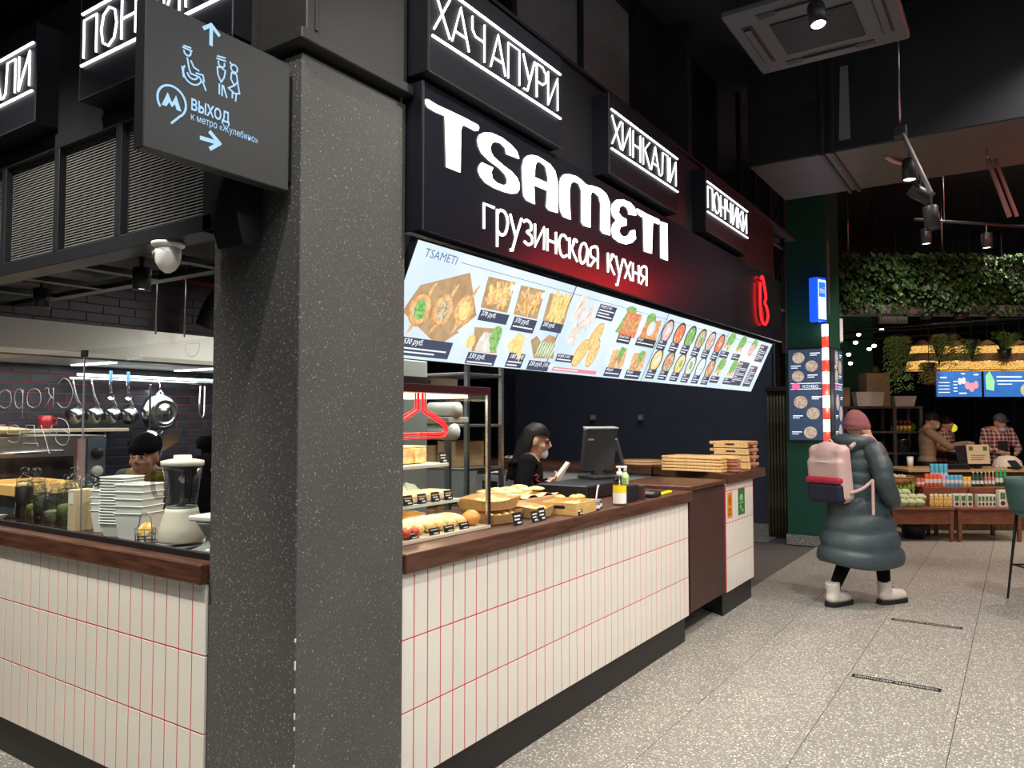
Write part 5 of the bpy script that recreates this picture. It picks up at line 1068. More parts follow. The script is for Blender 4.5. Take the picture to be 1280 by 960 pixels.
A = frame((.0605, 0, 0), (0, 1, 0), (0, 0, 1)); q = MB(A); q.rect(-.08, .03, .08, .51, .0005); q.build('lit_face', mat('sign_paleblue', (.6, .8, 1), .3, emit=(.55, .78, 1), es=1.4), bx_)
q = MB(A); q.rect(-.065, .30, .065, .48, .001); text_into(q, '', .1, T(-.05, .1, 0), .001) if False else None; q.build('blue_square', mat('sign_blue2', (.02, .15, .7), .3, emit=(.02, .18, .9), es=1.2), bx_)
q = MB(A); text_into(q, 'mi', .12, T(-.045, .345, 0), .0015, width=.09); q.rect(-.05, .20, .05, .22, .001); q.rect(-.05, .15, .05, .17, .001); q.rect(-.05, .09, .03, .11, .001); q.build('sign_lettering', m_mt, bx_); MB().box((-.02, .0, -.008), (.05, .03, .016)).build('bracket', m_black, bx_)
# ================================================================ truss and lit rim at the end of the fascia
ts_ = empty('steel_truss', (-2.40, 7.9, 2.28), 0, 'black open steel truss beyond the end of the fascia', 'truss')
for (x, y) in ((0, 0), (0, .55), (.3, 0), (.3, .55)): MB().box((x, y, 1.36), (.045, .045, 2.72)).build('post', m_duct, ts_)
for (a, b) in (((.3, 0, .45), (.3, .55, 1.1)), ((.3, 0, 1.15), (.3, .55, 1.7)), ((0, 0, 1.1), (0, .55, .5)), ((.3, 0, 1.25), (0, .55, 1.25)), ((.3, 0, .45), (.3, .55, .45)), ((.3, 0, 1.12), (.3, .55, 1.12))): MB().tube([a, b], .02, 6).build('brace', m_duct, ts_)
MB().box((.15, .27, 1.25), (.5, .9, .03)).build('cross_plate', m_duct, ts_)
# upper fascia mesh panels and dark plant room wall above the signs
m_meshb = mat('mesh_metal_bright', (.40, .40, .40), .45, metal=.2)  # lighter copy of the mesh metal, light on the upper panels put into the colour
um = empty('upper_mesh_screen', (-2.42, 3.62, 3.47), 0, 'black framed mesh panels standing above the neon signs', 'mesh screen')
for k in range(3): MB().box((0, .0 + .82 * k, .62), (.05, .05, 1.24)).build('post', m_black, um)
MB().box((0, .82, 1.22), (.05, 1.69, .05)).build('rail', m_black, um); MB().box((0, .82, .02), (.05, 1.69, .04)).build('rail', m_black, um)
for k in range(2):
    s_ = MB()
    for q in range(90): s_.box((0, .41 + .82 * k, .045 + .013 * q), (.0015, .77, .0065))
    s_.build('mesh_panel', m_meshb, um, kind='stuff')
MB().box((-2.55, 6.4, 4.2), (.08, 2.3, 1.6)).build('wall_plant_room', m_duct, kind='structure')
# ================================================================ ceiling things: air conditioner, duct, track lights
ac = empty('ceiling_air_conditioner', (-1.01, 5.01, 4.04), 0, 'grey ceiling cassette air conditioner with dark square grille', 'air conditioner')
m_ac = mat('ac_grey', (.085, .088, .10), .45); MB().box((0, 0, .025), (.95, .92, .05), .012).build('panel', m_ac, ac); MB().box((0, 0, .20), (.80, .78, .30)).build('casing', m_duct, ac)
MB().box((0, .0, -.003), (.48, .46, .006)).build('grille_back', m_black, ac)
for k in range(22): MB().box((0, -.22 + .021 * k, -.009), (.48, .007, .008)).build('grille_slat', m_ac, ac)
for (x, y, a, b) in ((-.37, 0, .07, .56), (.37, 0, .07, .56), (0, -.36, .56, .06), (0, .36, .56, .06)): MB().box((x, y, -.002), (a, b, .006), .002).build('vent_slot', m_black, ac); MB().box((x, y, -.012), (a * .6, b * .9, .01), .002).build('louvre', m_ac, ac)
for x in (-.35, .35):
    for y in (-.34, .34): MB().tube([(x, y, .34), (x, y, .96)], .008, 6).build('hanger_rod', m_steel, ac)
dt = empty('ventilation_duct', (-1.95, 6.70, 3.80), 0, 'huge rectangular dark duct crossing under the ceiling', 'duct')
MB().box((2.9, .62, .55), (5.8, 1.24, 1.10), .004).build('duct_body', m_duct, dt); MB().box((2.9, .62, -.004), (5.78, 1.22, .008)).build('underside_sheet', mat('duct_underside', (.075, .068, .062), .5, metal=.2, noise=(3, (.11, .10, .09), .3, .7)), dt)
for x in (.62, .70, 2.3, 2.38, 4.0): MB().box((x, .62, .55), (.03, 1.30, 1.15), .002).build('flange', m_duct, dt)
for x in (.3, 1.6, 3.2, 4.8): MB().tube([(x, .05, 1.1), (x, .05, 1.2)], .01, 6).build('hanger_rod', m_steel, dt)
MB().tube(catmull([(1.05, .35, -.01), (1.12, .5, -.03), (1.2, .62, -.02), (1.22, .72, -.015)], 5), .018, 8).build('torn_tape', mat('beige_tape', (.5, .4, .3), .7), dt)
MB().prism([(.25, -.02), (.34, -.02), (.33, .6), (.27, .6)], 0, .004, M=frame((.5, -.001, .1), (1, 0, 0), (0, 0, 1))).build('scuffed_patch', mat('scuff_grey', (.18, .18, .18), .5), dt)
# far half-beam of the same duct run
FW = Vector((-math.sin(YAW), math.cos(YAW), 0)); RT = Vector((math.cos(YAW), math.sin(YAW), 0))
def far(px, dep, z=0.0):
    """point at horizontal distance dep in front of the viewing place, px along the picture width"""
    p_ = FW * dep + RT * ((px - 640) / FPX * dep); return Vector((p_.x, p_.y, z))
def zat(py, dep): return H + (522 - py) * dep / FPX
m_track = mat('track_black', (.02, .02, .022), .4)
def track_spot(loc, dirv, label, lit=True, ln=.14, r_=.045, redge=False):
    e = empty('track_spotlight', loc, 0, label, 'spotlight', 'ceiling spotlights'); dq = Vector(dirv).normalized().to_track_quat('Z', 'Y').to_matrix().to_4x4()
    MB(dq).lathe([(0, -ln / 2), (r_ * .9, -ln / 2), (r_, -ln / 2 + .01), (r_, ln / 2), (r_ * .88, ln / 2), (r_ * .85, ln / 2 - .02), (0, ln / 2 - .02)], 18).build('can', m_track, e)
    MB(dq).lathe([(0, ln / 2 - .018), (r_ * .84, ln / 2 - .018), (r_ * .84, ln / 2 - .012), (0, ln / 2 - .012)], 16).build('lens', mat('spot_lens', (1, .95, .85), .3, emit=(1, .92, .78), es=7 if lit else .5) if lit else m_grey, e)
    MB().box((0, 0, ln * .5 + .02), (.014, .014, ln * .8), .002).build('yoke', m_track, e)
    return e
p_ = far(1030, 4.0); track_spot((p_.x, p_.y, zat(8, 4.0)), (.15, -.25, -1), 'black spotlight hanging before the air conditioner'); p2_ = MB().tube([(p_.x, p_.y, 3.9), (p_.x, p_.y, 5.0)], .01, 6).build('drop_rod', m_track, label='thin rod holding the spotlight before the air conditioner', cat='rod')
# hanging track with three spots
p0_ = far(1133, 5.6, zat(155, 5.6)); p1_ = far(1170, 5.2, zat(238, 5.2))
tk = empty('hanging_light_track', p0_, 0, 'short tilted light track hanging on a wire below the duct', 'light track'); MB().tube([(0, 0, 0), (0, 0, 5.0 - p0_.z)], .008, 6).build('wire', m_steel, tk); MB().tube([(0, 0, 0), tuple(p1_ - p0_)], .016, 6).build('rail', mat('rail_grey', (.3, .28, .28), .4), tk); MB().box((0, 0, -.03), (.09, .09, .08), .004).build('feed_box', m_track, tk)
for f_, dv, lab, lit in ((.3, (.0, -.1, -1), 'black spotlight at the upper end of the hanging track', True), (.66, (.8, .2, -.6), 'tilted lit spotlight low on the hanging track', True), (1.0, (.1, 0, -1), 'spotlight at the lower end of the hanging track', False)):
    q_ = p0_.lerp(p1_, f_); track_spot((q_.x, q_.y, q_.z - .172), dv, lab, lit, .16, .05)
q_ = far(1243, 6.2, 3.71); e = empty('hanging_rod_pair', q_, 0, 'pair of slim rods lit red below the duct', 'rods'); MB().tube([(0, 0, 0), (.14, 0, -.5)], .018, 8).build('rod', mat('rod_redgrey', (.45, .2, .18), .4), e); MB().tube([(.05, .02, 0), (.19, .02, -.5)], .014, 8).build('rod', MATS['rod_redgrey'], e); MB().tube([(0, 0, 0), (0, 0, 3.791 - q_.z)], .006, 6).build('wire', m_steel, e)  # red light on the rods is put into their colour
a_ = far(1148, 9.0, zat(272, 9.0)); b_ = far(1330, 9.0, zat(284, 9.0)); tk = empty('long_light_track', a_, 0, 'long black light track in front of the ivy', 'light track'); MB().tube([(0, 0, 0), tuple(b_ - a_)], .018, 6).build('rail', m_track, tk); MB().tube([(.3, .2, 0), (.3, .2, 5.0 - a_.z)], .006, 6).build('wire', m_steel, tk); MB().tube([(1.2, .8, 0), (1.2, .8, 5.0 - a_.z)], .006, 6).build('wire', m_steel, tk)
for f_, lab in ((.08, 'spotlight at the start of the long track'), (.5, 'spotlight at the middle of the long track')):
    q_ = a_.lerp(b_, f_); track_spot((q_.x, q_.y, q_.z - .199), (0, 0, -1), lab, True, .18, .06)
# neon sign across the hall (outside the picture, seen as a red reflection in the fascia)
ns = empty('red_neon_wall_sign', (1.05, 9.05, 3.2), 0, 'long red neon stripe sign hanging across the hall', 'neon sign')
m_rs = mat('red_neon_strong', (1, .03, .03), .4, emit=(1, .02, .025), es=14)
for v in (.02, .36): MB().tube([(0, -1.55, v), (0, 1.55, v)], .02, 8).build('neon_tube', m_rs, ns)
for k in range(19): MB().tube([(0, -1.44 + .16 * k, .07), (0, -1.44 + .16 * k + .05 * (k % 3 - 1), .31)], .024, 8).build('neon_bar', m_rs, ns)
MB().box((.04, 0, .19), (.02, 3.2, .44)).build('back_panel', m_black, ns)
for y in (-1.3, 1.3): MB().tube([(.04, y, .41), (.04, y, 1.80)], .008, 6).build('wire', m_steel, ns)
# floor stickers
m_st = mat('floor_sticker', (.012, .012, .012), .5); m_stt = mat('floor_sticker_text', (.6, .58, .54), .6)
for (x0, x1, y) in ((-.90, -.42, 5.11), (-.88, -.40, 6.69)):
    e = empty('floor_sticker', (x0, y, .0005), 0, 'black distance strip on the floor tiles, ' + ('nearer to the gate panel' if y < 6 else 'at the feet of the walking person'), 'sticker'); MB().box(((x1 - x0) / 2, 0, .0006), (x1 - x0, .062, .0012)).build('strip', m_st, e)
    q = MB(); text_into(q, 'СОБЛЮДАЙТЕ ДИСТАНЦИЮ', .04, T(x1 - x0 - .02, .014, .0014, rz=math.pi), 0, width=x1 - x0 - .04); q.build('lettering', m_stt, e)
# ================================================================ the green shop beyond the column
def fbox(name, px, dep, z, label, cat, group=None): p_ = far(px, dep, z); return empty(name, p_, YAW, label, cat, group)
W = lambda px, dep: px * dep / FPX                   # width in metres of px pixels at a distance
# window wall behind
wl = fbox('wall_window', 1170, 13.6, 0, None, None); wl['kind'] = 'structure'
MB().box((0, .14, 2.5), (5.6, .06, 5.0)).build('night_backing', mat('night_dark', (.008, .010, .016), .5, noise=(1.4, (.02, .026, .04), .45, .7)), wl)
m_ng = mat('night_pane', (.012, .015, .02), .06)
for k in range(8):
    for z0, z1 in ((.5, 2.0), (2.06, 3.1), (3.16, 4.2)): MB().box((-2.45 + .7 * k, .07, (z0 + z1) / 2), (.64, .012, z1 - z0), .002).build('pane', m_ng, wl)
for k in range(9): MB().box((-2.8 + .7 * k, .06, 2.2), (.06, .07, 4.4)).build('mullion', m_black, wl)
for z in (.47, 2.03, 3.13): MB().box((0, .06, z), (5.6, .07, .06)).build('transom', m_black, wl)
MB().box((-1.45, -.03, 2.6), (.62, .08, 1.6)).build('green_panel', mat('far_green', (.02, .12, .08), .6), wl); MB().box((-.75, -.02, 3.42), (.5, .06, .32)).build('white_blind', m_white, wl)
# ivy hedge
HD = 10.3
ih = fbox('ivy_hedge', 1172, HD, zat(392, HD), 'long hanging planter overflowing with dense dark ivy leaves', 'hedge')
MB().box((0.15, .1, .06), (2.95, .3, .12), .005).build('planter_trough', mat('planter_grey', (.16, .16, .17), .6), ih); MB().box((0.15, .15, .45), (2.9, .16, .7)).build('moss_core', mat('moss_dark', (.008, .016, .006), .9), ih)  # plain dark box fills the hedge behind the leaves
r_ = random.Random(4); lf = MB(); m_lf = [mat('ivy_leaf_%d' % k, c, .45) for k, c in enumerate(((.03, .08, .02), (.05, .13, .03), (.09, .18, .05), (.018, .045, .014)))]
for k in range(3400):
    x = r_.uniform(-1.30, 1.62); z = r_.uniform(.0, .80); y = -.02 + r_.uniform(-.12, .06) - .05 * math.sin(z * 9 + x * 5)
    s = r_.uniform(.028, .052); M_ = T(x, y, z, rz=r_.uniform(-.9, .9), rx=r_.uniform(.5, 1.5), ry=r_.uniform(-.6, .6)); lf.mi = r_.choices((0, 1, 2, 3), (4, 3, 1, 4))[0]
    lf.add([(0, -s, 0), (s * .8, -s * .2, .012), (s * .45, s * .5, .006), (0, s * 1.2, -.012), (-s * .45, s * .5, .006), (-s * .8, -s * .2, .012)], [(0, 1, 2, 3), (0, 3, 4, 5)], M_, False)
lf.build('leaves', m_lf, ih, kind='stuff')
for x in (-1.1, .2, 1.5): MB().tube([(x, .15, .8), (x, .15, 5.0 - zat(392, HD))], .01, 6).build('hanger_wire', m_steel, ih)
for k in range(3): MB().lathe([(0, -.05), (.07, -.05), (.08, 0), (.05, .02)], 12, M=T(.2 + .45 * k - .35, -.05, -.02)).build('hanging_pot', m_black, ih)
# hanging plants
def fern(px, dep, py0, py1, wpx, n, label, cols, pot=True, seed=1, trail=True):
    z0, z1 = zat(py1, dep), zat(py0, dep); e = fbox('hanging_plant', px, dep, z1, label, 'plant', 'hanging plants of the green shop'); rr = random.Random(seed); L_ = MB(); hw = W(wpx, dep) / 2
    for k in range(n):
        a = rr.uniform(0, 6.28); q = rr.random() ** .5 * hw; ln = (z1 - z0) * rr.uniform(.4, 1.0); x, y = q * math.cos(a), q * math.sin(a) * .6
        pts = [(x * .3, y * .3, .0), (x * .9, y * .9, -ln * .2 + .04), (x, y, -ln)] if trail else [(0, 0, -(z1 - z0)), (x * .5, y * .5, -(z1 - z0) * .4), (x, y, -rr.uniform(0, .3) * (z1 - z0))]
        cv = catmull(pts, 5); L_.mi = rr.randrange(len(cols))
        for p0, p1 in zip(cv[:-1], cv[1:]):
            for sd in (-1, 1):
                s = rr.uniform(.025, .05); m0 = (p0 + p1) / 2; d = Vector((sd * s, rr.uniform(-.02, .02), -s * rr.uniform(.2, 1)))
                L_.face([tuple(m0 + Vector((0, 0, .008))), tuple(m0 + d * .5 + Vector((0, .006, .006))), tuple(m0 + d), tuple(m0 + d * .5 + Vector((0, -.006, -.008)))])
    L_.build('fronds', cols, e, kind='stuff')
    if pot: MB().lathe([(0, -.10), (.07, -.10), (.09, .02), (.08, .02), (.06, -.08), (0, -.08)], 14).build('pot', m_black, e); MB().tube([(0, 0, 0), (0, 0, 5.0 - z1)], .005, 6).build('cord', m_black, e)
    return e
GC = [mat('fern_a', (.10, .21, .035), .6), mat('fern_b', (.16, .28, .06), .6), mat('fern_c', (.05, .12, .025), .6)]
GY = [mat('fern_d', (.22, .22, .05), .6), mat('fern_e', (.30, .22, .05), .6), GC[1]]
fern(1124, 10.78, 420, 497, 36, 90, 'largest hanging fern curtain beside the cartons', GC, seed=2)
fern(1162, 10.9, 455, 482, 30, 40, 'yellowish trailing plant under the first wicker lamp', GY, seed=3)
fern(1184, 10.7, 418, 462, 36, 70, 'trailing plant hanging between the first two wicker lamps', GC + GY[:1], seed=4)
fern(1216, 10.8, 425, 455, 26, 40, 'small dark trailing plant between the middle wicker lamps', GC, seed=5)
fern(1262, 10.9, 412, 440, 40, 45, 'spiky upright plant above the last wicker lamps', [GC[1], GC[0]], pot=False, seed=6, trail=False)
fern(1257, 10.70, 438, 458, 15, 30, 'reddish trailing plant between the last wicker lamps', [mat('fern_red', (.16, .035, .02), .6), GC[2]], pot=True, seed=8)
# wicker lamps
m_wk = mat('wicker_glow', (.75, .42, .10), .6, emit=(1, .50, .08), es=1.3, noise=(60, (.28, .12, .03), .5, .62, 1)); m_wd = mat('wicker_dark', (.10, .05, .025), .7, noise=(50, (.2, .1, .04), .4, .6))
for k, px in enumerate((1154, 1196, 1236, 1276)):
    dep = 11.3; e = fbox('wicker_lamp', px, dep, zat(463, dep), ['wicker lamp shade hanging beside the fern curtain', 'second wicker lamp shade from the fern curtain', 'third wicker lamp shade from the fern curtain', 'last wicker lamp shade above the leafy salad screen'][k], 'lamp', 'glowing wicker lamp shades')
    R0, R1, R2, R3 = .225, .19, .15, .09
    MB().lathe([(R0, 0), (R1 + .012, .13)], 22, cap=False).build('glow_band', m_wk, e); MB().lathe([(R1 + .012, .131), (R2 + .02, .25)], 22, cap=False).build('dark_band', m_wd, e); MB().lathe([(R2 + .02, .251), (R3 + .05, .36)], 22, cap=False).build('glow_band', m_wk, e); MB().lathe([(R3 + .05, .361), (.05, .44), (0, .46)], 22, cap=False).build('dark_cap', m_wd, e)
    MB().lathe([(R0 + .004, -.006), (R0 + .004, .008)], 22, cap=False).build('rim', m_wd, e); MB().ell((0, 0, .12), (.045, .045, .06), 12, 8).build('bulb', mat('warm_bulb', (1, .8, .5), .3, emit=(1, .72, .35), es=8), e); MB().tube([(0, 0, .45), (0, 0, 5.0 - zat(463, dep))], .006, 6).build('cord', m_black, e)
# two tv screens
m_sb = mat('tv_blue', (.03, .12, .42), .3, emit=(.035, .16, .55), es=1.0, noise=(2.2, (.06, .28, .75), .3, .7, 1)); m_sl = mat('tv_white', (.9, .95, 1), .3, emit=(.85, .93, 1), es=1.1); m_sp = mat('tv_pink', (.8, .3, .4), .3, emit=(.85, .3, .38), es=1); m_sgn = mat('tv_green', (.3, .7, .4), .3, emit=(.25, .65, .38), es=1); m_so = mat('tv_salad', (.8, .6, .35), .3, emit=(.75, .65, .4), es=1, noise=(30, (.4, .6, .2), .4, .6, 1))
def tv(px0, px1, py0, py1, dep, label, kind):
    w_, h_ = W(px1 - px0, dep), W(py1 - py0, dep); e = fbox('menu_television', (px0 + px1) / 2, dep, zat(py1, dep), label, 'screen', 'screens over the far counter'); A = frame((0, 0, 0), (1, 0, 0), (0, 0, 1))
    MB().box((0, .03, h_ / 2), (w_, .05, h_), .004).build('housing', m_black, e); MB(A).rect(-w_ / 2 + .012, .015, w_ / 2 - .012, h_ - .012, -.0).build('panel', m_sb, e)
    q = MB(A); z = -.0 + .0015
    q = MB(frame((0, -.002, 0), (1, 0, 0), (0, 0, 1)))
    if kind == 0:
        for k in range(4): q.rect(-.44 * w_, (.18 + .12 * k) * h_, -.20 * w_, (.205 + .12 * k) * h_); q.rect(-.12 * w_, (.22 + .12 * k) * h_, -.04 * w_, (.25 + .12 * k) * h_)
        q.rect(-.40 * w_, .72 * h_, -.26 * w_, .76 * h_); q.rect(.05 * w_, .86 * h_, .13 * w_, .9 * h_); q.rect(.32 * w_, .82 * h_, .42 * w_, .87 * h_); q.rect(.0, .14 * h_, .16 * w_, .18 * h_); q.disc(.02 * w_, .6 * h_, .03, .05); q.disc(.10 * w_, .62 * h_, .03, .05)
    else:
        q.rect(-.22 * w_, .74 * h_, .30 * w_, .79 * h_); q.rect(-.22 * w_, .60 * h_, .42 * w_, .64 * h_); q.rect(-.2 * w_, .48 * h_, .1 * w_, .51 * h_)
    q.build('print_white', m_sl, e)
    q = MB(frame((0, -.0022, 0), (1, 0, 0), (0, 0, 1)))
    if kind == 0:
        q.disc(.18 * w_, .45 * h_, .04, .06); q.disc(.27 * w_, .38 * h_, .045, .07); q.disc(.36 * w_, .47 * h_, .04, .06); q.build('print_cups', m_sp, e)
    else:
        q.face([(-.44 * w_, .3 * h_, 0), (-.28 * w_, .25 * h_, 0), (-.26 * w_, .6 * h_, 0), (-.36 * w_, .98 * h_, 0), (-.45 * w_, .8 * h_, 0)]); q.build('print_leaf', m_sgn, e); q = MB(frame((0, -.0024, 0), (1, 0, 0), (0, 0, 1))); q.disc(.40 * w_, .28 * h_, .10, .10); q.build('print_bowl', m_so, e)
    MB().box((0, .08, h_ / 2), (.2, .05, .1)).build('wall_mount', m_black, e); MB().box((0, .12, h_ / 2 + 1.0), (.05, .05, 2.2)).build('hanger_pole', m_black, e)
tv(1170, 1228.5, 463, 497, 11.7, 'blue menu television with a drinks picture', 0); tv(1229.5, 1290, 463, 497, 11.7, 'blue menu television with a leafy salad picture', 1)
MB().box((0, 0, 0), (.1, .04, .06), .004).build('wifi_box', m_grey, loc=far(1207, 11.6, zat(501, 11.6)), rz=YAW, label='small grey box just below the drinks screen', cat='box') if False else None
yl = fbox('yellow_balloon_lamp', 1190, 13.0, zat(540, 13.0), 'round yellow glowing disc by the dark window', 'lamp'); MB().ell((0, 0, .07), (.075, .05, .07), 16, 10).build('disc', mat('yellow_glow', (.8, .7, .02), .4, emit=(.75, .68, .03), es=.8), yl); MB().tube([(0, 0, .0), (0, 0, -zat(540, 13.0) + .02)], .008, 6).build('stick', m_black, yl); MB().lathe([(0, -zat(540, 13.0) + .001), (.09, -zat(540, 13.0) + .001), (.09, -zat(540, 13.0) + .02), (0, -zat(540, 13.0) + .02)], 16).build('foot', m_black, yl)
# pendant bulbs and rails under the ivy
for k, (px, py, dep) in enumerate(((1062, 443, 12.4), (1064, 454, 12.9), (1071, 428, 12.2), (1088, 436, 12.6), (1104, 412, 12.2), (1094, 432, 12.0), (1075, 418, 12.8), (1052, 420, 12.6))):
    e = fbox('pendant_bulb', px, dep, zat(py, dep), 'small hanging bulb lamp under the ivy planter', 'lamp', 'small pendant bulbs'); MB().ell((0, 0, 0), (.035, .035, .03), 10, 7).build('bulb', mat('bulb_white', (1, .97, .9), .3, emit=(1, .95, .85), es=6), e); MB().lathe([(.03, .03), (.045, .02), (.02, .07), (0, .075)], 12).build('cap', m_black, e); MB().tube([(0, 0, .07), (0, 0, 5.0 - zat(py, dep))], .004, 5).build('cord', m_black, e)
e = fbox('white_tube_lamp', 1050, 10.6, zat(428, 10.6), 'white cylinder lamp hanging beside the green column', 'lamp'); MB().lathe([(0, 0), (.05, 0), (.055, .01), (.055, .33), (0, .33)], 18).build('tube', mat('lamp_white', (.8, .8, .78), .4, emit=(1, .97, .9), es=.5), e); MB().tube([(0, 0, .33), (0, 0, 5.0 - zat(428, 10.6))], .006, 6).build('cord', m_black, e); MB().lathe([(.056, .012), (.06, .0), (.05, -.004)], 18, cap=False).build('ring', m_grey, e)
for py, dep in ((405, 11.0), (409, 11.6), (418, 12.0)):
    a_ = far(1046, dep, zat(py + 8, dep)); b_ = far(1290, dep, zat(py - 8, dep)); e = empty('ceiling_rail', a_, 0, 'thin black suspended rail under the ivy planter', 'rail', 'suspended rails under the ivy'); MB().tube([(0, 0, 0), tuple(b_ - a_)], .016, 6).build('rail', m_track, e); MB().tube([(.5, .34, .0), (.5, .34, 5.0 - a_.z)], .005, 5).build('wire', m_track, e)
# shelf unit behind the walker
su = fbox('dark_shelf_unit', 1096, 12.5, 0, 'tall dark shelf unit loaded with tubs and cartons', 'shelf unit')
w_ = W(92, 12.5); zt = zat(508, 12.5)
for x in (-w_ / 2, .18, w_ / 2):
    for y in (-.2, .2): MB().box((x, y, zt / 2), (.05, .05, zt), .003).build('upright', mat('shelf_grey_dark', (.10, .10, .10), .45), su)
for z in (zt - .02, zat(540, 12.5), zat(566, 12.5), zat(600, 12.5), .2): MB().box((0, 0, z), (w_, .46, .03), .003).build('shelf', MATS['shelf_grey_dark'], su)
def on_shelf(name, px, py, label, cat, w_, d_, h_, m, taper=1.0, parts=None, grp=None, dep=11.55, z=None):
    e = fbox(name, px, dep, (zat(py, dep) if z is None else z), label, cat, grp); a, b = w_ / 2, d_ / 2; m_ = MB()
    m_.add([(-a * taper, -b * taper, 0), (a * taper, -b * taper, 0), (a * taper, b * taper, 0), (-a * taper, b * taper, 0), (-a, -b, h_), (a, -b, h_), (a, b, h_), (-a, b, h_)], [(3, 2, 1, 0), (4, 5, 6, 7), (0, 1, 5, 4), (1, 2, 6, 5), (2, 3, 7, 6), (3, 0, 4, 7)]); m_.build('body', m, e)
    MB().box((0, 0, h_ + .008), (w_ * 1.03, d_ * 1.03, .014), .003).build('lid', m, e); return e
m_crt = mat('light_carton', (.52, .37, .22), .7); TS = zt + .0
on_shelf('carton', 1093, 508, 'tall light brown carton on the shelf unit', 'carton', W(30, 12.0), .3, W(42, 12.0), m_crt, dep=12.58, z=TS); on_shelf('plastic_tub', 1085, 506, 'wide white plastic tub before the tall carton', 'tub', W(36, 12.0), .17, W(17, 12.0), m_white, .88, dep=12.31, z=TS); on_shelf('plastic_tub', 1127, 507, 'white plastic tub at the shelf end by the fern', 'tub', W(28, 12.0), .25, W(12, 12.0), m_white, .85, dep=12.5, z=TS)
on_shelf('carton', 1052.5, 507, 'small carton with white label on the shelf unit', 'carton', W(13, 11.5), .25, W(24, 11.5), m_crt, dep=12.5, z=TS)
zs = zat(540, 12.5) + .0155
for k in range(5):
    e = fbox('sauce_jar', 1115 + 5.2 * k, 12.38, zs, 'yellow sauce jar with dark red lid on the shelf unit', 'jar', 'sauce jars on the shelf unit'); MB().lathe([(0, 0), (.027, 0), (.028, .09), (0, .09)], 12).build('jar_body', mat('sauce_yellow', (.62, .45, .08), .4), e); MB().lathe([(0, .091), (.03, .091), (.03, .17), (.02, .18), (0, .18)], 12).build('lid', mat('lid_darkred', (.12, .02, .02), .4), e)
zs = zat(566, 12.5) + .0155; e = fbox('steel_pot', 1127, 12.42, zs, 'wide steel pot on the shelf unit', 'pot'); MB().lathe([(0, 0), (.12, 0), (.125, .2), (.13, .205), (.0, .215)], 22).build('pot_body', m_steel, e); MB().tube([(-.03, 0, .215), (-.03, 0, .24), (.03, 0, .24), (.03, 0, .215)], .006, 6).build('lid_knob', m_black, e)
zs = zat(600, 12.5) + .0155; e = fbox('steel_pot', 1127, 12.42, zs, 'shallow steel pan under the wide pot', 'pot'); MB().lathe([(0, 0), (.13, 0), (.135, .12), (.13, .13), (0, .13)], 22).build('pot_body', m_steel, e); MB().box((0, -.165, .1), (.02, .07, .015)).build('handle', m_black, e)
# bamboo counter
BD = 10.75; zc = zat(586, BD)
bc = fbox('bamboo_counter', 1245, BD, 0, 'far shop counter clad with upright bamboo canes and wooden top', 'counter')
MB().box((-.2, .33, zc / 2 - .02), (2.1, .6, zc - .04)).build('body', m_blackpl, bc); MB().box((-.2, .30, zc - .02), (2.2, .75, .04), .004).build('counter_board', mat('far_top_wood', (.45, .28, .13), .4, wood=(9, (.55, .36, .18)), stretch=(.5, 6, 6)), bc)
cane2 = MB().lathe([(.0165, .0), (.0165, .3), (.018, .304), (.0165, .308), (.0165, zc - .05)], 8).mesh('bamboo_cane', m_bamboo)
for k in range(60): o = link('bamboo_cane', cane2, bc); o.location = (-1.24 + .0352 * k, .008, 0); o.rotation_euler = (0, 0, k * 1.3)
def onc(name, px, label, cat, grp=None, dep=BD + .28): return fbox(name, px, dep, zc + .0005, label, cat, grp)
e = onc('till_terminal', 1203, 'black till terminal on the far bamboo counter', 'till', dep=BD + .46); MB().box((0, 0, .04), (.34, .34, .08), .008).build('base', m_black, e); M_ = T(.02, .0, .19, rx=R(-20)); MB(M_).box((0, 0, 0), (.26, .03, .24), .008).build('screen', m_black, e); MB().box((-.1, -.172, .04), (.1, .004, .03)).build('receipt_slot', m_grey, e)
e = onc('counter_notice', 1221, 'pale kraft notice board on the far till', 'notice', dep=BD + .03); M_ = T(0, 0, .205, rx=R(-8)); MB(M_).box((0, 0, .0), (W(28, BD), .008, W(24, BD)), .002).build('sheet', mat('kraft_notice', (.62, .47, .30), .6), e)
q = MB(M_ @ frame((0, -.0052, 0), (1, 0, 0), (0, 0, 1)))
q.rect(-.13, .05, -.07, .11); q.rect(.07, .05, .13, .11); q.build('green_mark', mat('notice_green', (.06, .14, .04), .6), e); q = MB(M_ @ frame((0, -.0054, 0), (1, 0, 0), (0, 0, 1)))
for k in range(3): q.rect(-.11, -.02 - .03 * k, .10 - .02 * k, -.012 - .03 * k)
q.build('print_lines', m_mar, e); MB().box((0, .03, .04), (.05, .05, .08)).build('stand', m_black, e)
e = onc('white_dome_scale', 1257, 'white domed scale before the man in the cap', 'scale', dep=BD + .36); MB().lathe([(0, .0), (.19, 0), (.19, .02), (.17, .10), (.10, .16), (0, .175)], 24).build('dome', mat('cream_shell', (.72, .62, .52), .5), e); MB().box((0, -.14, .02), (.12, .1, .04), .006).build('foot', m_grey, e)
e = onc('card_reader', 1266, 'small black card reader on the far counter', 'terminal', dep=BD - .02); MB(T(0, 0, .064, rx=R(35))).box((0, 0, 0), (.12, .17, .03), .008).build('body', m_black, e); MB().box((0, .03, .015), (.1, .1, .03)).build('cradle', m_black, e)
e = onc('black_tray', 1185, 'flat black tray stack on the far counter', 'tray', dep=BD + .05)
for k in range(3): MB().box((0, 0, .012 + .022 * k), (.44, .26, .018), .004).build('tray', m_black, e)
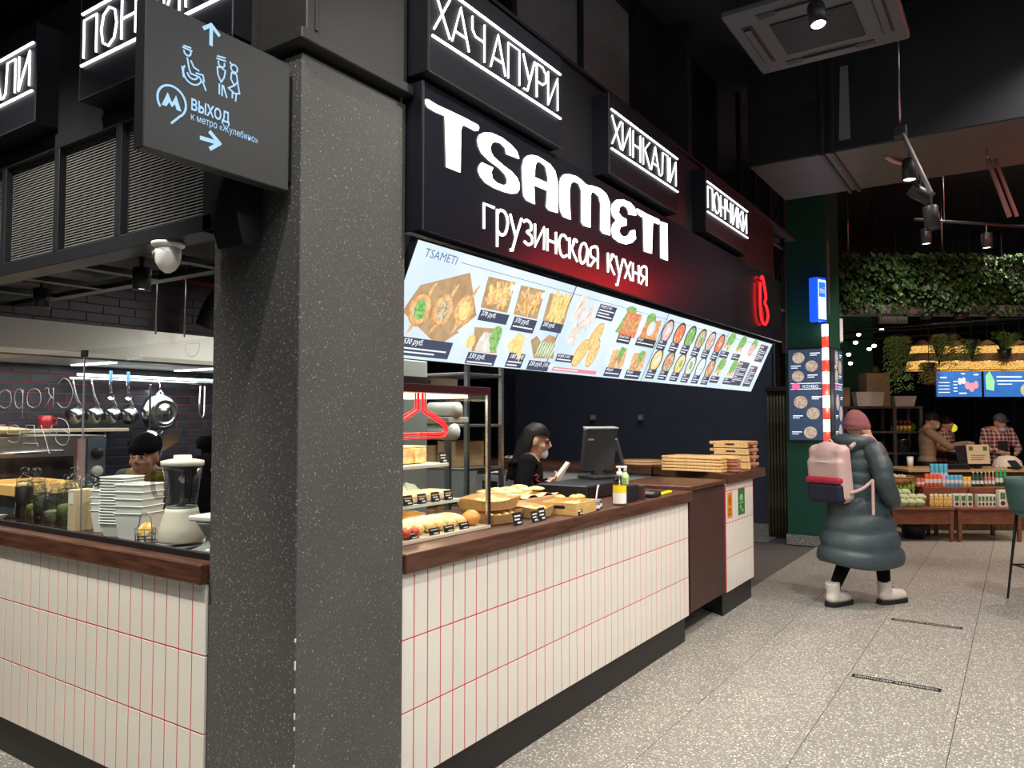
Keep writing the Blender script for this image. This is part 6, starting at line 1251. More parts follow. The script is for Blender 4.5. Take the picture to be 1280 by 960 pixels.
e = onc('paper_cup', 1136, 'white cup beside the man in beige', 'cup', dep=BD + .35); MB().lathe([(0, 0), (.035, 0), (.045, .15), (.04, .15), (0, .01)], 16).build('cup_body', m_white, e); MB().lathe([(.046, .148), (.047, .156), (0, .158)], 16).build('rim', m_white, e)
# two display tables
m_tb = mat('table_redwood', (.16, .055, .028), .4, wood=(8, (.25, .095, .05)), stretch=(1, 6, 6)); TD = 9.75; zt_ = zat(634, TD)
def table(px0, px1, label):
    w_ = W(px1 - px0, TD); t = fbox('display_table', (px0 + px1) / 2, TD, 0, label, 'table', 'low wooden display tables'); MB().box((0, .30, zt_ - .015), (w_, .62, .03), .004).build('top', m_tb, t); MB().box((0, .03, zt_ - .12), (w_ - .06, .03, .18), .003).build('apron', m_tb, t); MB().box((0, .57, zt_ - .12), (w_ - .06, .03, .18), .003).build('apron', m_tb, t)
    for sx in (-1, 1):
        for y in (.03, .57): MB().add([(-.028, -.028, zt_ - .03), (.028, -.028, zt_ - .03), (.028, .028, zt_ - .03), (-.028, .028, zt_ - .03), (-.018, -.018, 0), (.018, -.018, 0), (.018, .018, 0), (-.018, .018, 0)], [(0, 1, 2, 3), (7, 6, 5, 4), (4, 5, 1, 0), (5, 6, 2, 1), (6, 7, 3, 2), (7, 4, 0, 3)], T(sx * (w_ / 2 - .04), y, 0)).build('leg', m_tb, t)
    return t
table(1112, 1190.5, 'wooden display table with salads and snack bags'); table(1193, 1275, 'wooden display table with coconut cartons and cans')
rs = fbox('display_riser', 1199, TD + .38, zt_, 'brown wooden step on the display tables', 'riser'); MB().box((0, 0, .12), (W(114, TD), .30, .24), .004).build('box', m_tb, rs); MB().box((0, -.152, .12), (.03, .004, .2)).build('divider', m_flap, rs)
rs2 = fbox('display_riser', 1119, TD + .49, zt_, 'low brown wooden step under the bread basket', 'riser'); MB().box((0, 0, .13), (W(34, TD), .26, .26), .004).build('box', m_tb, rs2); MB().box((0, -.132, .13), (.03, .004, .2)).build('divider', m_flap, rs2)
r_ = random.Random(9); zr = zt_ + .2405; zp = zt_ + .0005
def can_(px, z, dep, c, label, grp, h_=.13, r0=.0252, bottle=False):
    e = fbox('drink_bottle' if bottle else 'drink_can', px, dep, z, label, 'bottle' if bottle else 'can', grp); m_ = mat('can_%d_%d_%d' % tuple(int(x * 99) for x in c), c, .3)
    if bottle: MB().lathe([(0, 0), (r0, 0), (r0, h_ * .62), (r0 * .4, h_ * .8), (r0 * .4, h_), (0, h_)], 12).build('bottle_body', m_, e); MB().lathe([(r0 * 1.02, h_ * .2), (r0 * 1.02, h_ * .45)], 12, cap=False).build('label_band', m_chalk, e); MB().lathe([(0, h_), (r0 * .45, h_), (r0 * .45, h_ + .015), (0, h_ + .015)], 10).build('cap', m_white, e)
    else: MB().lathe([(0, 0), (r0 * .9, 0), (r0, .008), (r0, h_ - .01), (r0 * .85, h_), (0, h_ - .004)], 14).build('can_body', m_, e); MB().lathe([(r0 * 1.01, h_ * .3), (r0 * 1.01, h_ * .6)], 14, cap=False).build('label_band', m_chalk, e)
for k in range(6): can_(1145.5 + 5.2 * k, zr, TD + .30, (.75, .14, .07), 'red drink can on the wooden step', 'red cans on the step', .17 if k > 1 else .11)
for k in range(5): can_(1177 + 5.2 * k, zr, TD + .32, (.12, .42, .70) if k else (.7, .4, .45), 'blue drink can on the wooden step' if k else 'pinkish drink can beside the blue cans', 'blue cans on the step', .15)
for k in range(4): can_(1163 + 5.6 * k, zr + .17 * 0 + .0, TD + .44, (.10, .45, .60), 'tall teal can behind the red and blue cans', 'teal cans behind', .29, .026)
for k in range(2): can_(1203.5 + 5.2 * k, zr, TD + .31, (.80, .48, .05), 'orange juice can beside the blue cans', 'orange cans on the step', .13)
for k in range(3): can_(1214 + 5.2 * k, zr, TD + .31, (.03, .09, .07), 'dark green mini bottle on the wooden step', 'mini bottles on the step', .18, .023, True)
for k in range(3): can_(1229.5 + 4.6 * k, zr, TD + .33, (.45, .22, .18), 'pink juice bottle on the wooden step', 'pink bottles on the step', .18, .019, True)
for k in range(3): can_(1243.5 + 4.9 * k, zr, TD + .37, (.05, .30, .10), 'green water bottle on the wooden step', 'green bottles on the step', .25, .022, True)
m_coco = mat('coco_white', (.76, .75, .70), .4); m_cg = mat('coco_green', (.08, .24, .05), .5); m_cb = mat('coco_brown', (.10, .035, .02), .5)
def carton_(px, dep, w_, h_, label, grp): e = fbox('coconut_carton', px, dep, zp, label, 'carton', grp); MB().box((0, 0, h_ / 2), (w_, .07, h_), .003).build('carton_body', m_coco, e); A = frame((0, -.0358, 0), (1, 0, 0), (0, 0, 1)); MB(A).rect(-w_ * .36, h_ * .45, w_ * .36, h_ * .85).build('green_print', m_cg, e); MB(A).disc(0, h_ * .22, w_ * .34, h_ * .14).build('brown_print', m_cb, e)
for k in range(3): carton_(1191 + 8.2 * k, TD + .14, .072, .165, 'small coconut drink carton at the table gap', 'small coconut cartons')
for k in range(5): carton_(1219 + 4.6 * k, TD + .15, .044, .155, 'narrow coconut drink carton in the middle row', 'narrow coconut cartons')
for k in range(2): carton_(1248 + 9.5 * k, TD + .13, .09, .215, 'tall coconut drink carton at the table end', 'tall coconut cartons')
for k in range(5):
    e = fbox('snack_bag', 1161.5 + 5.7 * k, TD + .14 + .02 * (k % 2), zp, 'yellow striped snack bag on the display table', 'snack bag', 'snack bags on the display table'); MB().box((0, 0, .075), (.05, .035, .15), .012).build('bag', mat('snack_yellow', (.72, .45, .04), .35, noise=(30, (.85, .75, .45), .45, .55)), e); MB().box((0, 0, .155), (.048, .006, .016)).build('crimp', m_chalk, e)
m_cl = mat('clamshell_plastic', (.72, .75, .60), .15, alpha=.9, noise=(26, (.45, .55, .2), .42, .58)); m_cl2 = mat('clamshell_filling', (.70, .55, .25), .5, noise=(30, (.30, .45, .10), .42, .58))
for row in range(3):
    for k in range(5 if row < 2 else 3):
        e = fbox('salad_box', 1104 + 10.5 * k + 2 * row, TD + .08 + .085 * row, zp + .055 * row, 'clear wedge box of sandwich and salad on the display table', 'salad box', 'salad boxes on the display table'); M_ = T(0, 0, .03, rx=R(25)); MB(M_).box((0, 0, .035), (.10, .09, .07), .012).build('box_body', m_cl, e); MB(M_).ell((0, -.038, .04), (.035, .014, .024), 10, 6).build('filling', m_cl2, e); MB().box((0, 0, .012), (.09, .06, .02), .004).build('base_rim', m_cl2, e)
bk = fbox('bread_basket', 1118, TD + .49, zt_ + .2605, 'woven basket of wrapped bread and lettuce', 'basket'); MB().lathe([(0, 0), (.18, 0), (.21, .10), (.20, .10), (.17, .01), (0, .01)], 22).build('weave', mat('basket_weave', (.42, .24, .08), .7, noise=(50, (.25, .12, .04), .4, .6)), bk); MB().tube([(.205 * math.cos(R(a)), .205 * math.sin(R(a)), .10) for a in range(0, 360, 20)], .012, 6, closed=True).build('rim', mat('basket_weave'), bk)
for k in range(7):
    a = 2.4 * k; q_ = far(1118, TD + .49, zt_ + .273); e = empty('wrapped_bread', (q_.x + .054 * math.sqrt(k + .3) * math.cos(a), q_.y + .054 * math.sqrt(k + .3) * math.sin(a), q_.z), a, 'small wrapped bread piece in the woven basket', 'bread', 'breads in the woven basket'); MB().ell((0, 0, .058), (.032, .030, .058), 10, 6).build('bread_body', m_wrap if k % 3 else mat('salmon_bake'), e); MB().ell((.008, 0, .108), (.014, .012, .008), 8, 5).build('wrap_glint', m_white, e)
for k in range(8):
    e = fbox('lettuce_leaf', 1104 + 5 * k, TD + .325, zt_ + .20, 'bright green lettuce leaf behind the salad boxes', 'lettuce', 'lettuce leaves behind salad boxes'); m_ = MB(); n = 7
    m_.add([((i - 3) * .0076, .010 * math.sin(j * 1.4 + i), j * .018 + .008 * math.sin(i * 2 + k)) for j in range(5) for i in range(n)], [(j * n + i, j * n + i + 1, (j + 1) * n + i + 1, (j + 1) * n + i) for j in range(4) for i in range(n - 1)], sm=True); m_.build('leaf_blade', mat('lettuce_green', (.22, .48, .06), .5), e); MB().tube([(0, .0, -.2), (0, .005, .05)], .006, 6).build('stem', mat('lettuce_stem', (.5, .65, .3), .5), e)
e = fbox('black_waste_bin', 1138, TD + .35, 0, 'black bin under the display tables', 'bin'); MB().lathe([(0, 0), (.13, 0), (.16, .30), (.15, .30), (0, .02)], 18).build('bin_body', m_black, e); MB().lathe([(.165, .295), (.165, .31), (.15, .31)], 18, cap=False).build('rim', m_grey, e)
# teal chair at the picture edge
CD = 6.55; ch = fbox('teal_bar_chair', 1298, CD, 0, 'teal upholstered bar chair with thin black legs', 'chair'); zs_ = zat(636, CD)
m_teal = mat('teal_fabric', (.10, .20, .19), .8, bump=(200, .1)); MB().ell((0, 0, zs_ - .02), (.23, .22, .06), 22, 10).build('seat', m_teal, ch)
m_ = MB(); n = 12; vs_ = []
for lay, rr in ((0, .24), (1, .205)):
    for j, (zz, tl) in enumerate(((zs_ - .01, 0), (zs_ + .10, .015), (zs_ + .20, .03), (zs_ + .265, .035))):
        for i in range(n + 1): a = R(85 + 190 * i / n); vs_.append(((rr + tl) * math.cos(a), (rr + tl) * math.sin(a) * .95, zz))
K = n + 1; fs = []
for j in range(3):
    for i in range(n): a = j * K + i; fs.append((a, a + 1, a + K + 1, a + K)); b = a + 4 * K; fs.append((b + K, b + K + 1, b + 1, b))
for i in range(n): a = 3 * K + i; fs.append((a, a + 1, a + 4 * K + 1, a + 4 * K)); a = i; fs.append((a + 4 * K, a + 4 * K + 1, a + 1, a))
for j in range(3): a = j * K; fs.append((a + K, a, a + 4 * K, a + 5 * K)); a = j * K + n; fs.append((a, a + K, a + 5 * K, a + 4 * K))
m_.add(vs_, fs, sm=True); m_.build('backrest', m_teal, ch)
for sx in (-1, 1):
    for sy in (-1, 1): MB().tube([(sx * .13, sy * .13, zs_ - .05), (sx * .19, sy * .19, 0)], [.014, .009], 8).build('leg', m_black, ch)
MB().tube([(.155, .155, .30), (-.155, .155, .30), (-.155, -.155, .30), (.155, -.155, .30)], .008, 6, closed=True).build('footrest', m_black, ch)
# ================================================================ people
def V(*a): return Vector(a)
def joints(h, **ov):
    k = h / 1.70
    J = dict(hc=(0, .025, 1.575), neck=(0, -.015, 1.44), chest=(0, 0, 1.26), waist=(0, 0, 1.07), pel=(0, -.01, .93),
             shR=(.175, -.01, 1.385), elR=(.225, -.03, 1.11), wrR=(.225, .06, .88), haR=(.22, .10, .80),
             shL=(-.175, -.01, 1.385), elL=(-.225, -.03, 1.11), wrL=(-.225, .06, .88), haL=(-.22, .10, .80),
             hiR=(.095, -.01, .90), knR=(.10, .02, .49), anR=(.10, -.03, .095), toR=(.115, .13, .045),
             hiL=(-.095, -.01, .90), knL=(-.10, .02, .49), anL=(-.10, -.03, .095), toL=(-.115, .13, .045))
    J = {a: Vector(b) * k for a, b in J.items()}
    for a, b in ov.items(): J[a] = Vector(b)
    return J
def limb(m_, pts, rs):
    pts = [Vector(p) for p in pts]; P_, r_ = [], []
    for a, b, ra, rb in zip(pts[:-1], pts[1:], rs[:-1], rs[1:]):
        for t in (0, .33, .66): P_.append(a.lerp(b, t)); r_.append(ra + (rb - ra) * t + (.006 if t else 0))
    P_.append(pts[-1]); r_.append(rs[-1]); m_.tube(P_, r_, 12)
    for p, r in zip(pts, rs): m_.ell(p, r, 12, 8)
def hand(m_, wr, ha, side, curl=.7, pn=None, s=1.0):
    d = (ha - wr).normalized(); pn = Vector(pn) if pn is not None else Vector((-side, 0, 0)); pn = (pn - d * pn.dot(d)).normalized(); lat = d.cross(pn).normalized()
    pc = wr + d * .045 * s; m_.ell((0, 0, 0), (.04 * s, .05 * s, .016 * s), 12, 8, M=Matrix(((lat.x, d.x, pn.x, pc.x), (lat.y, d.y, pn.y, pc.y), (lat.z, d.z, pn.z, pc.z), (0, 0, 0, 1))))
    for i, (o, ln) in enumerate(((-.030, .062), (-.010, .074), (.010, .070), (.030, .054))):
        b = wr + d * .085 * s + lat * o * s; q = [b]; a = 0
        for sg in (.45, .32, .25):
            a += curl * .8; q.append(q[-1] + (d * math.cos(a) + pn * math.sin(a)) * ln * sg * s)
        m_.tube(q, [.0095 * s, .009 * s, .0085 * s, .0075 * s], 8); m_.ell(q[-1], .0078 * s, 8, 6)
    t0 = wr + d * .03 * s - lat * .034 * s; t1 = t0 + (d * .6 - lat * .6 + pn * .4) * .035 * s; t2 = t1 + (d * .8 + pn * .6) * .03 * s
    m_.tube([t0, t1, t2], [.013 * s, .0105 * s, .0085 * s], 8); m_.ell(t2, .0085 * s, 8, 6)
def head(m_, hc, pitch=0, yaw=0, s=1.0):
    A = Matrix.Translation(hc) @ Matrix.Rotation(yaw, 4, 'Z') @ Matrix.Rotation(pitch, 4, 'X') @ Matrix.Scale(s, 4)
    m_.ell((0, -.012, .03), (.074, .094, .095), 18, 12, M=A); m_.ell((0, .022, -.04), (.058, .070, .080), 16, 10, M=A); m_.ell((0, .068, -.098), (.026, .024, .020), 10, 8, M=A)
    m_.tube([(0, .088, .022), (0, .103, -.004), (0, .113, -.022)], [.010, .012, .015], 8, M=A); m_.ell((.011, .098, -.026), (.010, .010, .008), 8, 6, M=A); m_.ell((-.011, .098, -.026), (.010, .010, .008), 8, 6, M=A)
    m_.ell((0, .088, -.054), (.025, .014, .008), 10, 6, M=A); m_.ell((0, .086, -.067), (.021, .014, .009), 10, 6, M=A); m_.ell((.03, .073, .028), (.03, .018, .010), 10, 6, M=A); m_.ell((-.03, .073, .028), (.03, .018, .010), 10, 6, M=A)
    for sx in (-1, 1): m_.ell((sx * .076, -.008, -.008), (.012, .022, .034), 10, 8, M=A); m_.ell((sx * .04, .055, -.025), (.026, .026, .026), 10, 8, M=A)
    return A
def remesh(m_, vox, name, mats, matfn, smooth=2):
    me = m_.mesh(name + '_src', mats[0]); o = bpy.data.objects.new('tmp', me); col.objects.link(o)
    md = o.modifiers.new('r', 'REMESH'); md.mode = 'VOXEL'; md.voxel_size = vox; md.use_smooth_shade = True
    ms = o.modifiers.new('s', 'SMOOTH'); ms.factor = .5; ms.iterations = smooth
    dg = bpy.context.evaluated_depsgraph_get(); out = bpy.data.meshes.new_from_object(o.evaluated_get(dg)); bpy.data.objects.remove(o); bpy.data.meshes.remove(me)
    out.name = name; out.materials.clear()
    for q in mats: out.materials.append(q)
    for p in out.polygons: p.material_index = matfn(p.center); p.use_smooth = True
    return out
def person(name, loc, heading, label, J, mats, matfn=None, vox=.011, pitch=0, yaw=0, curlR=.6, curlL=.6, pnR=None, pnL=None, build=1.0, hs=1.0, neckz=None, torso=None):
    e = empty(name, loc, heading - math.pi / 2, label, 'person'); m_ = MB()
    A = head(m_, J['hc'], pitch, yaw, hs); limb(m_, [J['hc'] + V(0, -.02, -.05), J['neck'], J['neck'] + (J['chest'] - J['neck']) * .3], [.052, .052, .075])
    ch, wa, pe = J['chest'], J['waist'], J['pel']; b = build; ax = (J['neck'] - pe).normalized()
    m_.ell(ch, (.165 * b, .112 * b, .175), 18, 12); m_.ell(ch + (wa - ch) * .55, (.148 * b, .108 * b, .15), 18, 12); m_.ell(wa, (.143 * b, .105 * b, .14), 18, 12); m_.ell(pe, (.168 * b, .12 * b, .14), 18, 12)
    limb(m_, [J['shR'], J['neck'] + (ch - J['neck']) * .28, J['shL']], [.064 * b, .075, .064 * b])
    for s, S_ in ((1, 'R'), (-1, 'L')):
        limb(m_, [J['sh' + S_], J['el' + S_], J['wr' + S_]], [.062 * b, .048 * b, .034]); hand(m_, J['wr' + S_], J['ha' + S_], s, curlR if s > 0 else curlL, pnR if s > 0 else pnL)
        limb(m_, [J['hi' + S_], J['kn' + S_], J['an' + S_]], [.088 * b, .060, .042]); limb(m_, [J['an' + S_] + V(0, -.02, -.035), J['to' + S_]], [.042, .036])
    nz = neckz if neckz is not None else J['neck'].z - .03
    def mf(c):
        if min((c - J['haR']).length, (c - J['haL']).length) < .10 and min((c - J['wrR']).length, (c - J['wrL']).length) < .2 and not ((c - J['wrR']).dot(J['haR'] - J['wrR']) < 0 and (c - J['wrL']).dot(J['haL'] - J['wrL']) < 0): return 0
        if (c - J['hc']).length < .155 * hs: return 0
        if c.z > nz and math.hypot(c.x - J['neck'].x, c.y - J['neck'].y) < .085 and c.z < J['hc'].z: return 0
        if min(c.z - J['anR'].z, c.z - J['anL'].z) < .03 and c.z < .16: return 3
        if c.z < pe.z + .01: return 2
        return 1
    body = link('body', remesh(m_, vox, 'body', mats, matfn or mf), e); return e, A, body
def eyes(e, A, closed=False):
    for s in (-1, 1):
        MB(A).ell((s * .029, .083, .008), (.013, .008, .007), 10, 6).build('eye', mat('eye_white', (.75, .72, .7), .3) if not closed else mat('lash_dark', (.02, .015, .012), .6), e)
        if not closed: MB(A).ell((s * .029, .0905, .008), (.006, .003, .006), 8, 6).build('pupil', mat('lash_dark', (.02, .015, .012), .6), e)
        MB(A).tube([(s * .012, .092, .026), (s * .03, .091, .032), (s * .048, .078, .027)], .0035, 6).build('eyebrow', mat('lash_dark', (.02, .015, .012), .6), e)
def cap_shell(e, A, name, m, z0=.02, grow=1.1, top=1.0, back=0, n=26, ribs=0, extra=0):
    """a knitted hat or hair cap around the skull, above local height z0"""
    q = MB(A); rings = []
    for j in range(9):
        t = j / 8; zz = z0 + (.13 * top - z0) * math.sin(t * math.pi / 2); sc = math.sqrt(max(0, 1 - ((zz - .02) / (.115 * top)) ** 2)) if zz > .02 else 1.0
        rings.append([((.080 * grow * sc + extra * (1 - t) * .006) * math.cos(a) * (1 + (.012 * (k % 2) if ribs else 0)), -.012 + back * (-.03) * t + (.099 * grow * sc) * math.sin(a) * (1 + (.012 * (k % 2) if ribs else 0)), zz - (.02 if math.sin(a) < 0 and j == 0 and back >= 0 else 0)) for k, a in enumerate([2 * math.pi * k / n for k in range(n)])])
    vs_ = [p for r in rings for p in r]; fs = [(j * n + k, j * n + (k + 1) % n, (j + 1) * n + (k + 1) % n, (j + 1) * n + k) for j in range(8) for k in range(n)]
    fs.append([8 * n + k for k in range(n)]); q.add(vs_, fs, sm=True); return q.build(name, m, e)
SK = [mat('skin_a', (.62, .36, .25), .5, sss=.05), mat('skin_b', (.50, .27, .18), .5, sss=.05)]
m_hair = mat('hair_dark', (.006, .005, .0045), .5, spec=.2, noise=(40, (.014, .011, .009), .4, .6), stretch=(8, 8, 1)); m_blackcloth = mat('black_cloth', (.006, .006, .008), .9, spec=.12, bump=(120, .2)); m_darkpants = mat('dark_trousers', (.02, .02, .024), .8); m_shoe = mat('dark_shoe', (.02, .02, .02), .5); m_mask = mat('face_mask', (.55, .62, .68), .6)
# ---------------- cashier
hd_ = R(32); J = joints(1.55, hc=(0, .06, 1.405), neck=(0, 0, 1.275), wrR=(.17, .13, 1.10), haR=(.11, .20, 1.14), elR=(.25, -.05, 1.0), wrL=(-.11, .16, 1.10), haL=(-.05, .23, 1.13), elL=(-.23, -.02, 1.0))
e, A, b_ = person('person', (-3.03, 4.76, 0), hd_, 'cashier with long dark hair and black hoodie holding a paper bag', J, [SK[0], m_blackcloth, m_darkpants, m_shoe], vox=.009, pitch=R(-12), pnR=(-.6, .2, .6), pnL=(.6, .2, .6), curlR=.55, curlL=.55)
eyes(e, A, True); cap_shell(e, A, 'hair_cap', m_hair, .052, 1.10, 1.04)
q = MB(A); rr = random.Random(2)
for k in range(26):                                   # long straight hair behind and over the shoulder
    a = R(195 + 150 * k / 25); x0, y0 = .082 * math.cos(a), -.015 + .100 * math.sin(a); q.tube(catmull([(x0 * .75, y0 * .75, .085), (x0 * 1.08, y0 * 1.08, -.05), (x0 * 1.05, y0 * 1.0 - .02, -.15), (x0 * .9, y0 - .035, -.24), (x0 * .8, y0 - .045, -.30 - .03 * rr.random())], 4), [.015] * 12 + [.013, .012, .010, .008, .004], 6)
q.build('long_hair', m_hair, e)
q = MB(A); q.ell((0, .074, -.078), (.046, .032, .036), 14, 9); q.build('face_mask', m_mask, e, label='mask pulled below the nose')
q = MB(A); q.tube([(.05, .075, -.05), (.078, .0, .0)], .0025, 5); q.build('mask_strap', m_mask, e)
# hood and red emblem on the hoodie
q = MB(); q.tube(catmull([(-.11, .07, 1.235), (-.13, -.02, 1.255), (-.08, -.11, 1.25), (0, -.135, 1.235), (.08, -.11, 1.25), (.13, -.02, 1.255), (.11, .07, 1.235)], 5), .022, 10); q.build('hood', m_blackcloth, e)
q = MB(frame((.155, .055, 1.13), (-.25, .97, 0), (0, 0, 1))); q.tube(catmull([(-.02, .045, 0), (-.03, .0, 0.002), (-.01, -.045, 0), (.02, -.04, 0), (.025, -.01, 0), (.0, .005, 0), (.02, .025, 0), (.005, .04, 0), (-.015, .03, 0)], 4), .0045, 6); q.build('red_emblem', mat('emblem_red', (.45, .02, .03), .6), e)
pb_ = empty('paper_bag', (-3.03, 4.76, 0), hd_ - math.pi / 2, 'small white paper bag in the hands of the cashier', 'paper bag'); M_ = T(.04, .225, 1.185, rz=R(10), rx=R(-35)); q = MB(M_); q.add([(-.05, 0, -.08), (.05, 0, -.08), (.06, .012, .09), (-.06, .012, .09), (-.05, .035, -.08), (.05, .035, -.08), (.06, .022, .09), (-.06, .022, .09)], [(0, 1, 2, 3), (5, 4, 7, 6), (0, 3, 7, 4), (1, 5, 6, 2), (0, 4, 5, 1)]); q.build('bag_body', mat('paper_white', (.80, .74, .64), .7), pb_); MB(M_).box((0, .018, .088), (.115, .014, .012)).build('folded_top', mat('paper_white'), pb_)
# ---------------- cooks in the kitchen
J = joints(1.60, hc=(0, .17, 1.34), neck=(0, .10, 1.23), chest=(0, .05, 1.10), shR=(.17, .08, 1.20), shL=(-.17, .08, 1.20), elR=(.22, .12, .97), elL=(-.22, .12, .97), wrR=(.13, .33, .96), wrL=(-.13, .33, .96), haR=(.10, .42, .95), haL=(-.10, .42, .95))
e, A, b_ = person('person', (-4.55, 2.78, 0), R(-58), 'cook in black beanie and mustard scarf bending over the work', J, [SK[1], mat('grey_sweat', (.12, .12, .12), .85), m_darkpants, m_shoe], pitch=R(-4), yaw=R(4))
eyes(e, A); cap_shell(e, A, 'black_beanie', m_blackcloth, .06, 1.16, 1.15, .5, ribs=1)
q = MB(A); q.lathe([(.094, -.012), (.100, -.004), (.101, .030), (.095, .040)], 26, M=T(0, -.016, .055, rx=R(-14)) @ Matrix.Diagonal((.95, 1.16, 1, 1)), cap=False); q.build('beanie_fold', m_blackcloth, e)
q = MB(); c_ = J['neck']; q.tube([(c_.x + .105 * math.cos(R(a)), c_.y - .01 + .10 * math.sin(R(a)), c_.z - .02 + .015 * math.sin(R(3 * a))) for a in range(0, 360, 20)], .042, 10, closed=True); q.tube([(c_.x + .12 * math.cos(R(a)), c_.y + .0 + .115 * math.sin(R(a)), c_.z - .08) for a in range(0, 360, 20)], .045, 10, closed=True); q.build('scarf', mat('mustard_knit', (.28, .20, .03), .9, bump=(160, .4)), e)
J = joints(1.58, hc=(0, .10, 1.345)); e, A, b_ = person('person', (-3.98, 2.86, 0), R(165), 'cook in black flat-topped hat and black jacket seen from behind', J, [SK[1], m_blackcloth, m_darkpants, m_shoe], build=1.12)
cap_shell(e, A, 'black_hat', m_blackcloth, -.03, 1.3, 1.1); q = MB(A); q.lathe([(.10, .045), (.13, .05), (.135, .09), (.125, .125), (.0, .135)], 22, M=T(0, -.01, 0)); q.build('hat_crown', m_blackcloth, e)
q = MB(); c_ = J['neck']; q.tube([(c_.x + .09 * math.cos(R(a)), c_.y + .085 * math.sin(R(a)), c_.z + .0) for a in range(0, 360, 24)], .03, 8, closed=True); q.build('collar', m_blackcloth, e)
# ---------------- far shop staff
def plaid(name, c1, c2, sc):
    m = mat(name, c1, .8); N, L, b = nodes_of(m); tc = N.new('ShaderNodeTexCoord'); sp = N.new('ShaderNodeSeparateXYZ'); L(tc.outputs['Object'], sp.inputs[0]); fac = None
    for o_ in ('X', 'Z'):
        mu = N.new('ShaderNodeMath'); mu.operation = 'MULTIPLY'; mu.inputs[1].default_value = sc; L(sp.outputs[o_], mu.inputs[0]); fr_ = N.new('ShaderNodeMath'); fr_.operation = 'FRACT'; L(mu.outputs[0], fr_.inputs[0]); g = N.new('ShaderNodeMath'); g.operation = 'GREATER_THAN'; g.inputs[1].default_value = .62; L(fr_.outputs[0], g.inputs[0])
        if fac is None: fac = g.outputs[0]
        else: a = N.new('ShaderNodeMath'); a.operation = 'MULTIPLY_ADD'; a.inputs[1].default_value = .5; L(fac, a.inputs[0]); h_ = N.new('ShaderNodeMath'); h_.operation = 'MULTIPLY'; h_.inputs[1].default_value = .5; L(g.outputs[0], h_.inputs[0]); L(h_.outputs[0], a.inputs[2]); fac = a.outputs[0]
    mx = N.new('ShaderNodeMixRGB'); mx.inputs[1].default_value = (*c1, 1); mx.inputs[2].default_value = (*c2, 1); L(fac, mx.inputs[0]); L(mx.outputs[0], b.inputs['Base Color']); return m
m_pl = plaid('red_plaid', (.20, .02, .03), (.72, .62, .62), 17); m_beige = mat('beige_jumper', (.34, .23, .135), .85, bump=(90, .3))
SD = 11.72
p_ = far(1158, SD); J = joints(1.66, hc=(0, .07, 1.52), wrR=(.14, .50, 1.20), haR=(.13, .60, 1.18), elR=(.25, .24, 1.14), elL=(-.25, .10, 1.12), wrL=(-.18, .36, 1.08), haL=(-.16, .45, 1.07))
e, A, b_ = person('person', p_, YAW + R(-12), 'man in beige jumper and black cap reaching for the far till', J, [SK[0], m_beige, m_darkpants, m_shoe], pitch=R(-10), yaw=R(-10), build=1.1, vox=.013)
eyes(e, A); cap_shell(e, A, 'black_cap', m_hair, .025, 1.13, 1.1); q = MB(A); q.ell((0, .082, -.06), (.05, .036, .042), 14, 9); q.build('face_mask', m_mask, e)
p_ = far(1180, SD + .42); J = joints(1.60, wrR=(.15, .22, 1.06), haR=(.12, .31, 1.05), wrL=(-.15, .22, 1.06), haL=(-.12, .31, 1.05)); e, A, b_ = person('person', p_, YAW + R(-60), 'person in red plaid shirt partly hidden behind the man in beige', J, [SK[0], m_pl, m_darkpants, m_shoe], vox=.014)
eyes(e, A); cap_shell(e, A, 'dark_hair', m_hair, .0, 1.08, 1.02); q = MB(); q.box((0, .13, .95), (.3, .02, .5), .01); q.build('apron', m_darkpants, e)
p_ = far(1246, SD + .02); J = joints(1.68, hc=(0, .07, 1.50), wrR=(.13, .26, 1.06), haR=(.08, .34, 1.04), elR=(.26, .06, 1.12), wrL=(-.13, .26, 1.06), haL=(-.08, .34, 1.04), elL=(-.26, .06, 1.12))
e, A, b_ = person('person', p_, YAW + R(-92), 'man in grey cap and red plaid shirt facing the far counter', J, [SK[0], m_pl, m_darkpants, m_shoe], pitch=R(-12), build=1.12, vox=.013)
eyes(e, A); m_capg = mat('grey_cap', (.06, .07, .085), .8); cap_shell(e, A, 'cap_crown', m_capg, .045, 1.14, 1.12); q = MB(A); q.prism([(.075 * math.cos(R(a)), .07 + .075 * math.sin(R(a))) for a in range(0, 181, 15)], .046, .054); q.build('cap_visor', m_capg, e); q = MB(A); q.ell((0, .072, -.088), (.055, .042, .034), 14, 9); q.build('face_mask', m_mask, e, label='mask pulled under the chin'); q = MB(); q.box((0, .125, 1.0), (.14, .012, .45), .006); q.build('dark_apron_strip', m_darkpants, e)
# ---------------- woman walking away in a long quilted coat
WH = R(62); wl_ = (-1.17, 7.04, 0)
J = joints(1.62, hc=(.0, .03, 1.475), neck=(0, -.01, 1.35), anR=(.07, .24, .10), toR=(.09, .40, .05), knR=(.09, .17, .46), anL=(-.08, -.22, .13), toL=(-.085, -.07, .055), knL=(-.09, .02, .46), wrR=(.25, .10, .90), haR=(.22, .17, .85), elR=(.27, -.04, 1.06), wrL=(-.22, .14, .90), haL=(-.18, .2, .86), elL=(-.26, .0, 1.06))
e, A, b_ = person('person', wl_, WH, 'person walking away in long quilted coat, rose beanie and white boots', J, [SK[0], m_blackcloth, m_blackcloth, m_blackcloth], yaw=R(-12), vox=.012)
m_coat = mat('quilted_coat', (.042, .062, .070), .42, bump=(26, .35), noise=(4, (.055, .078, .086), .35, .65))
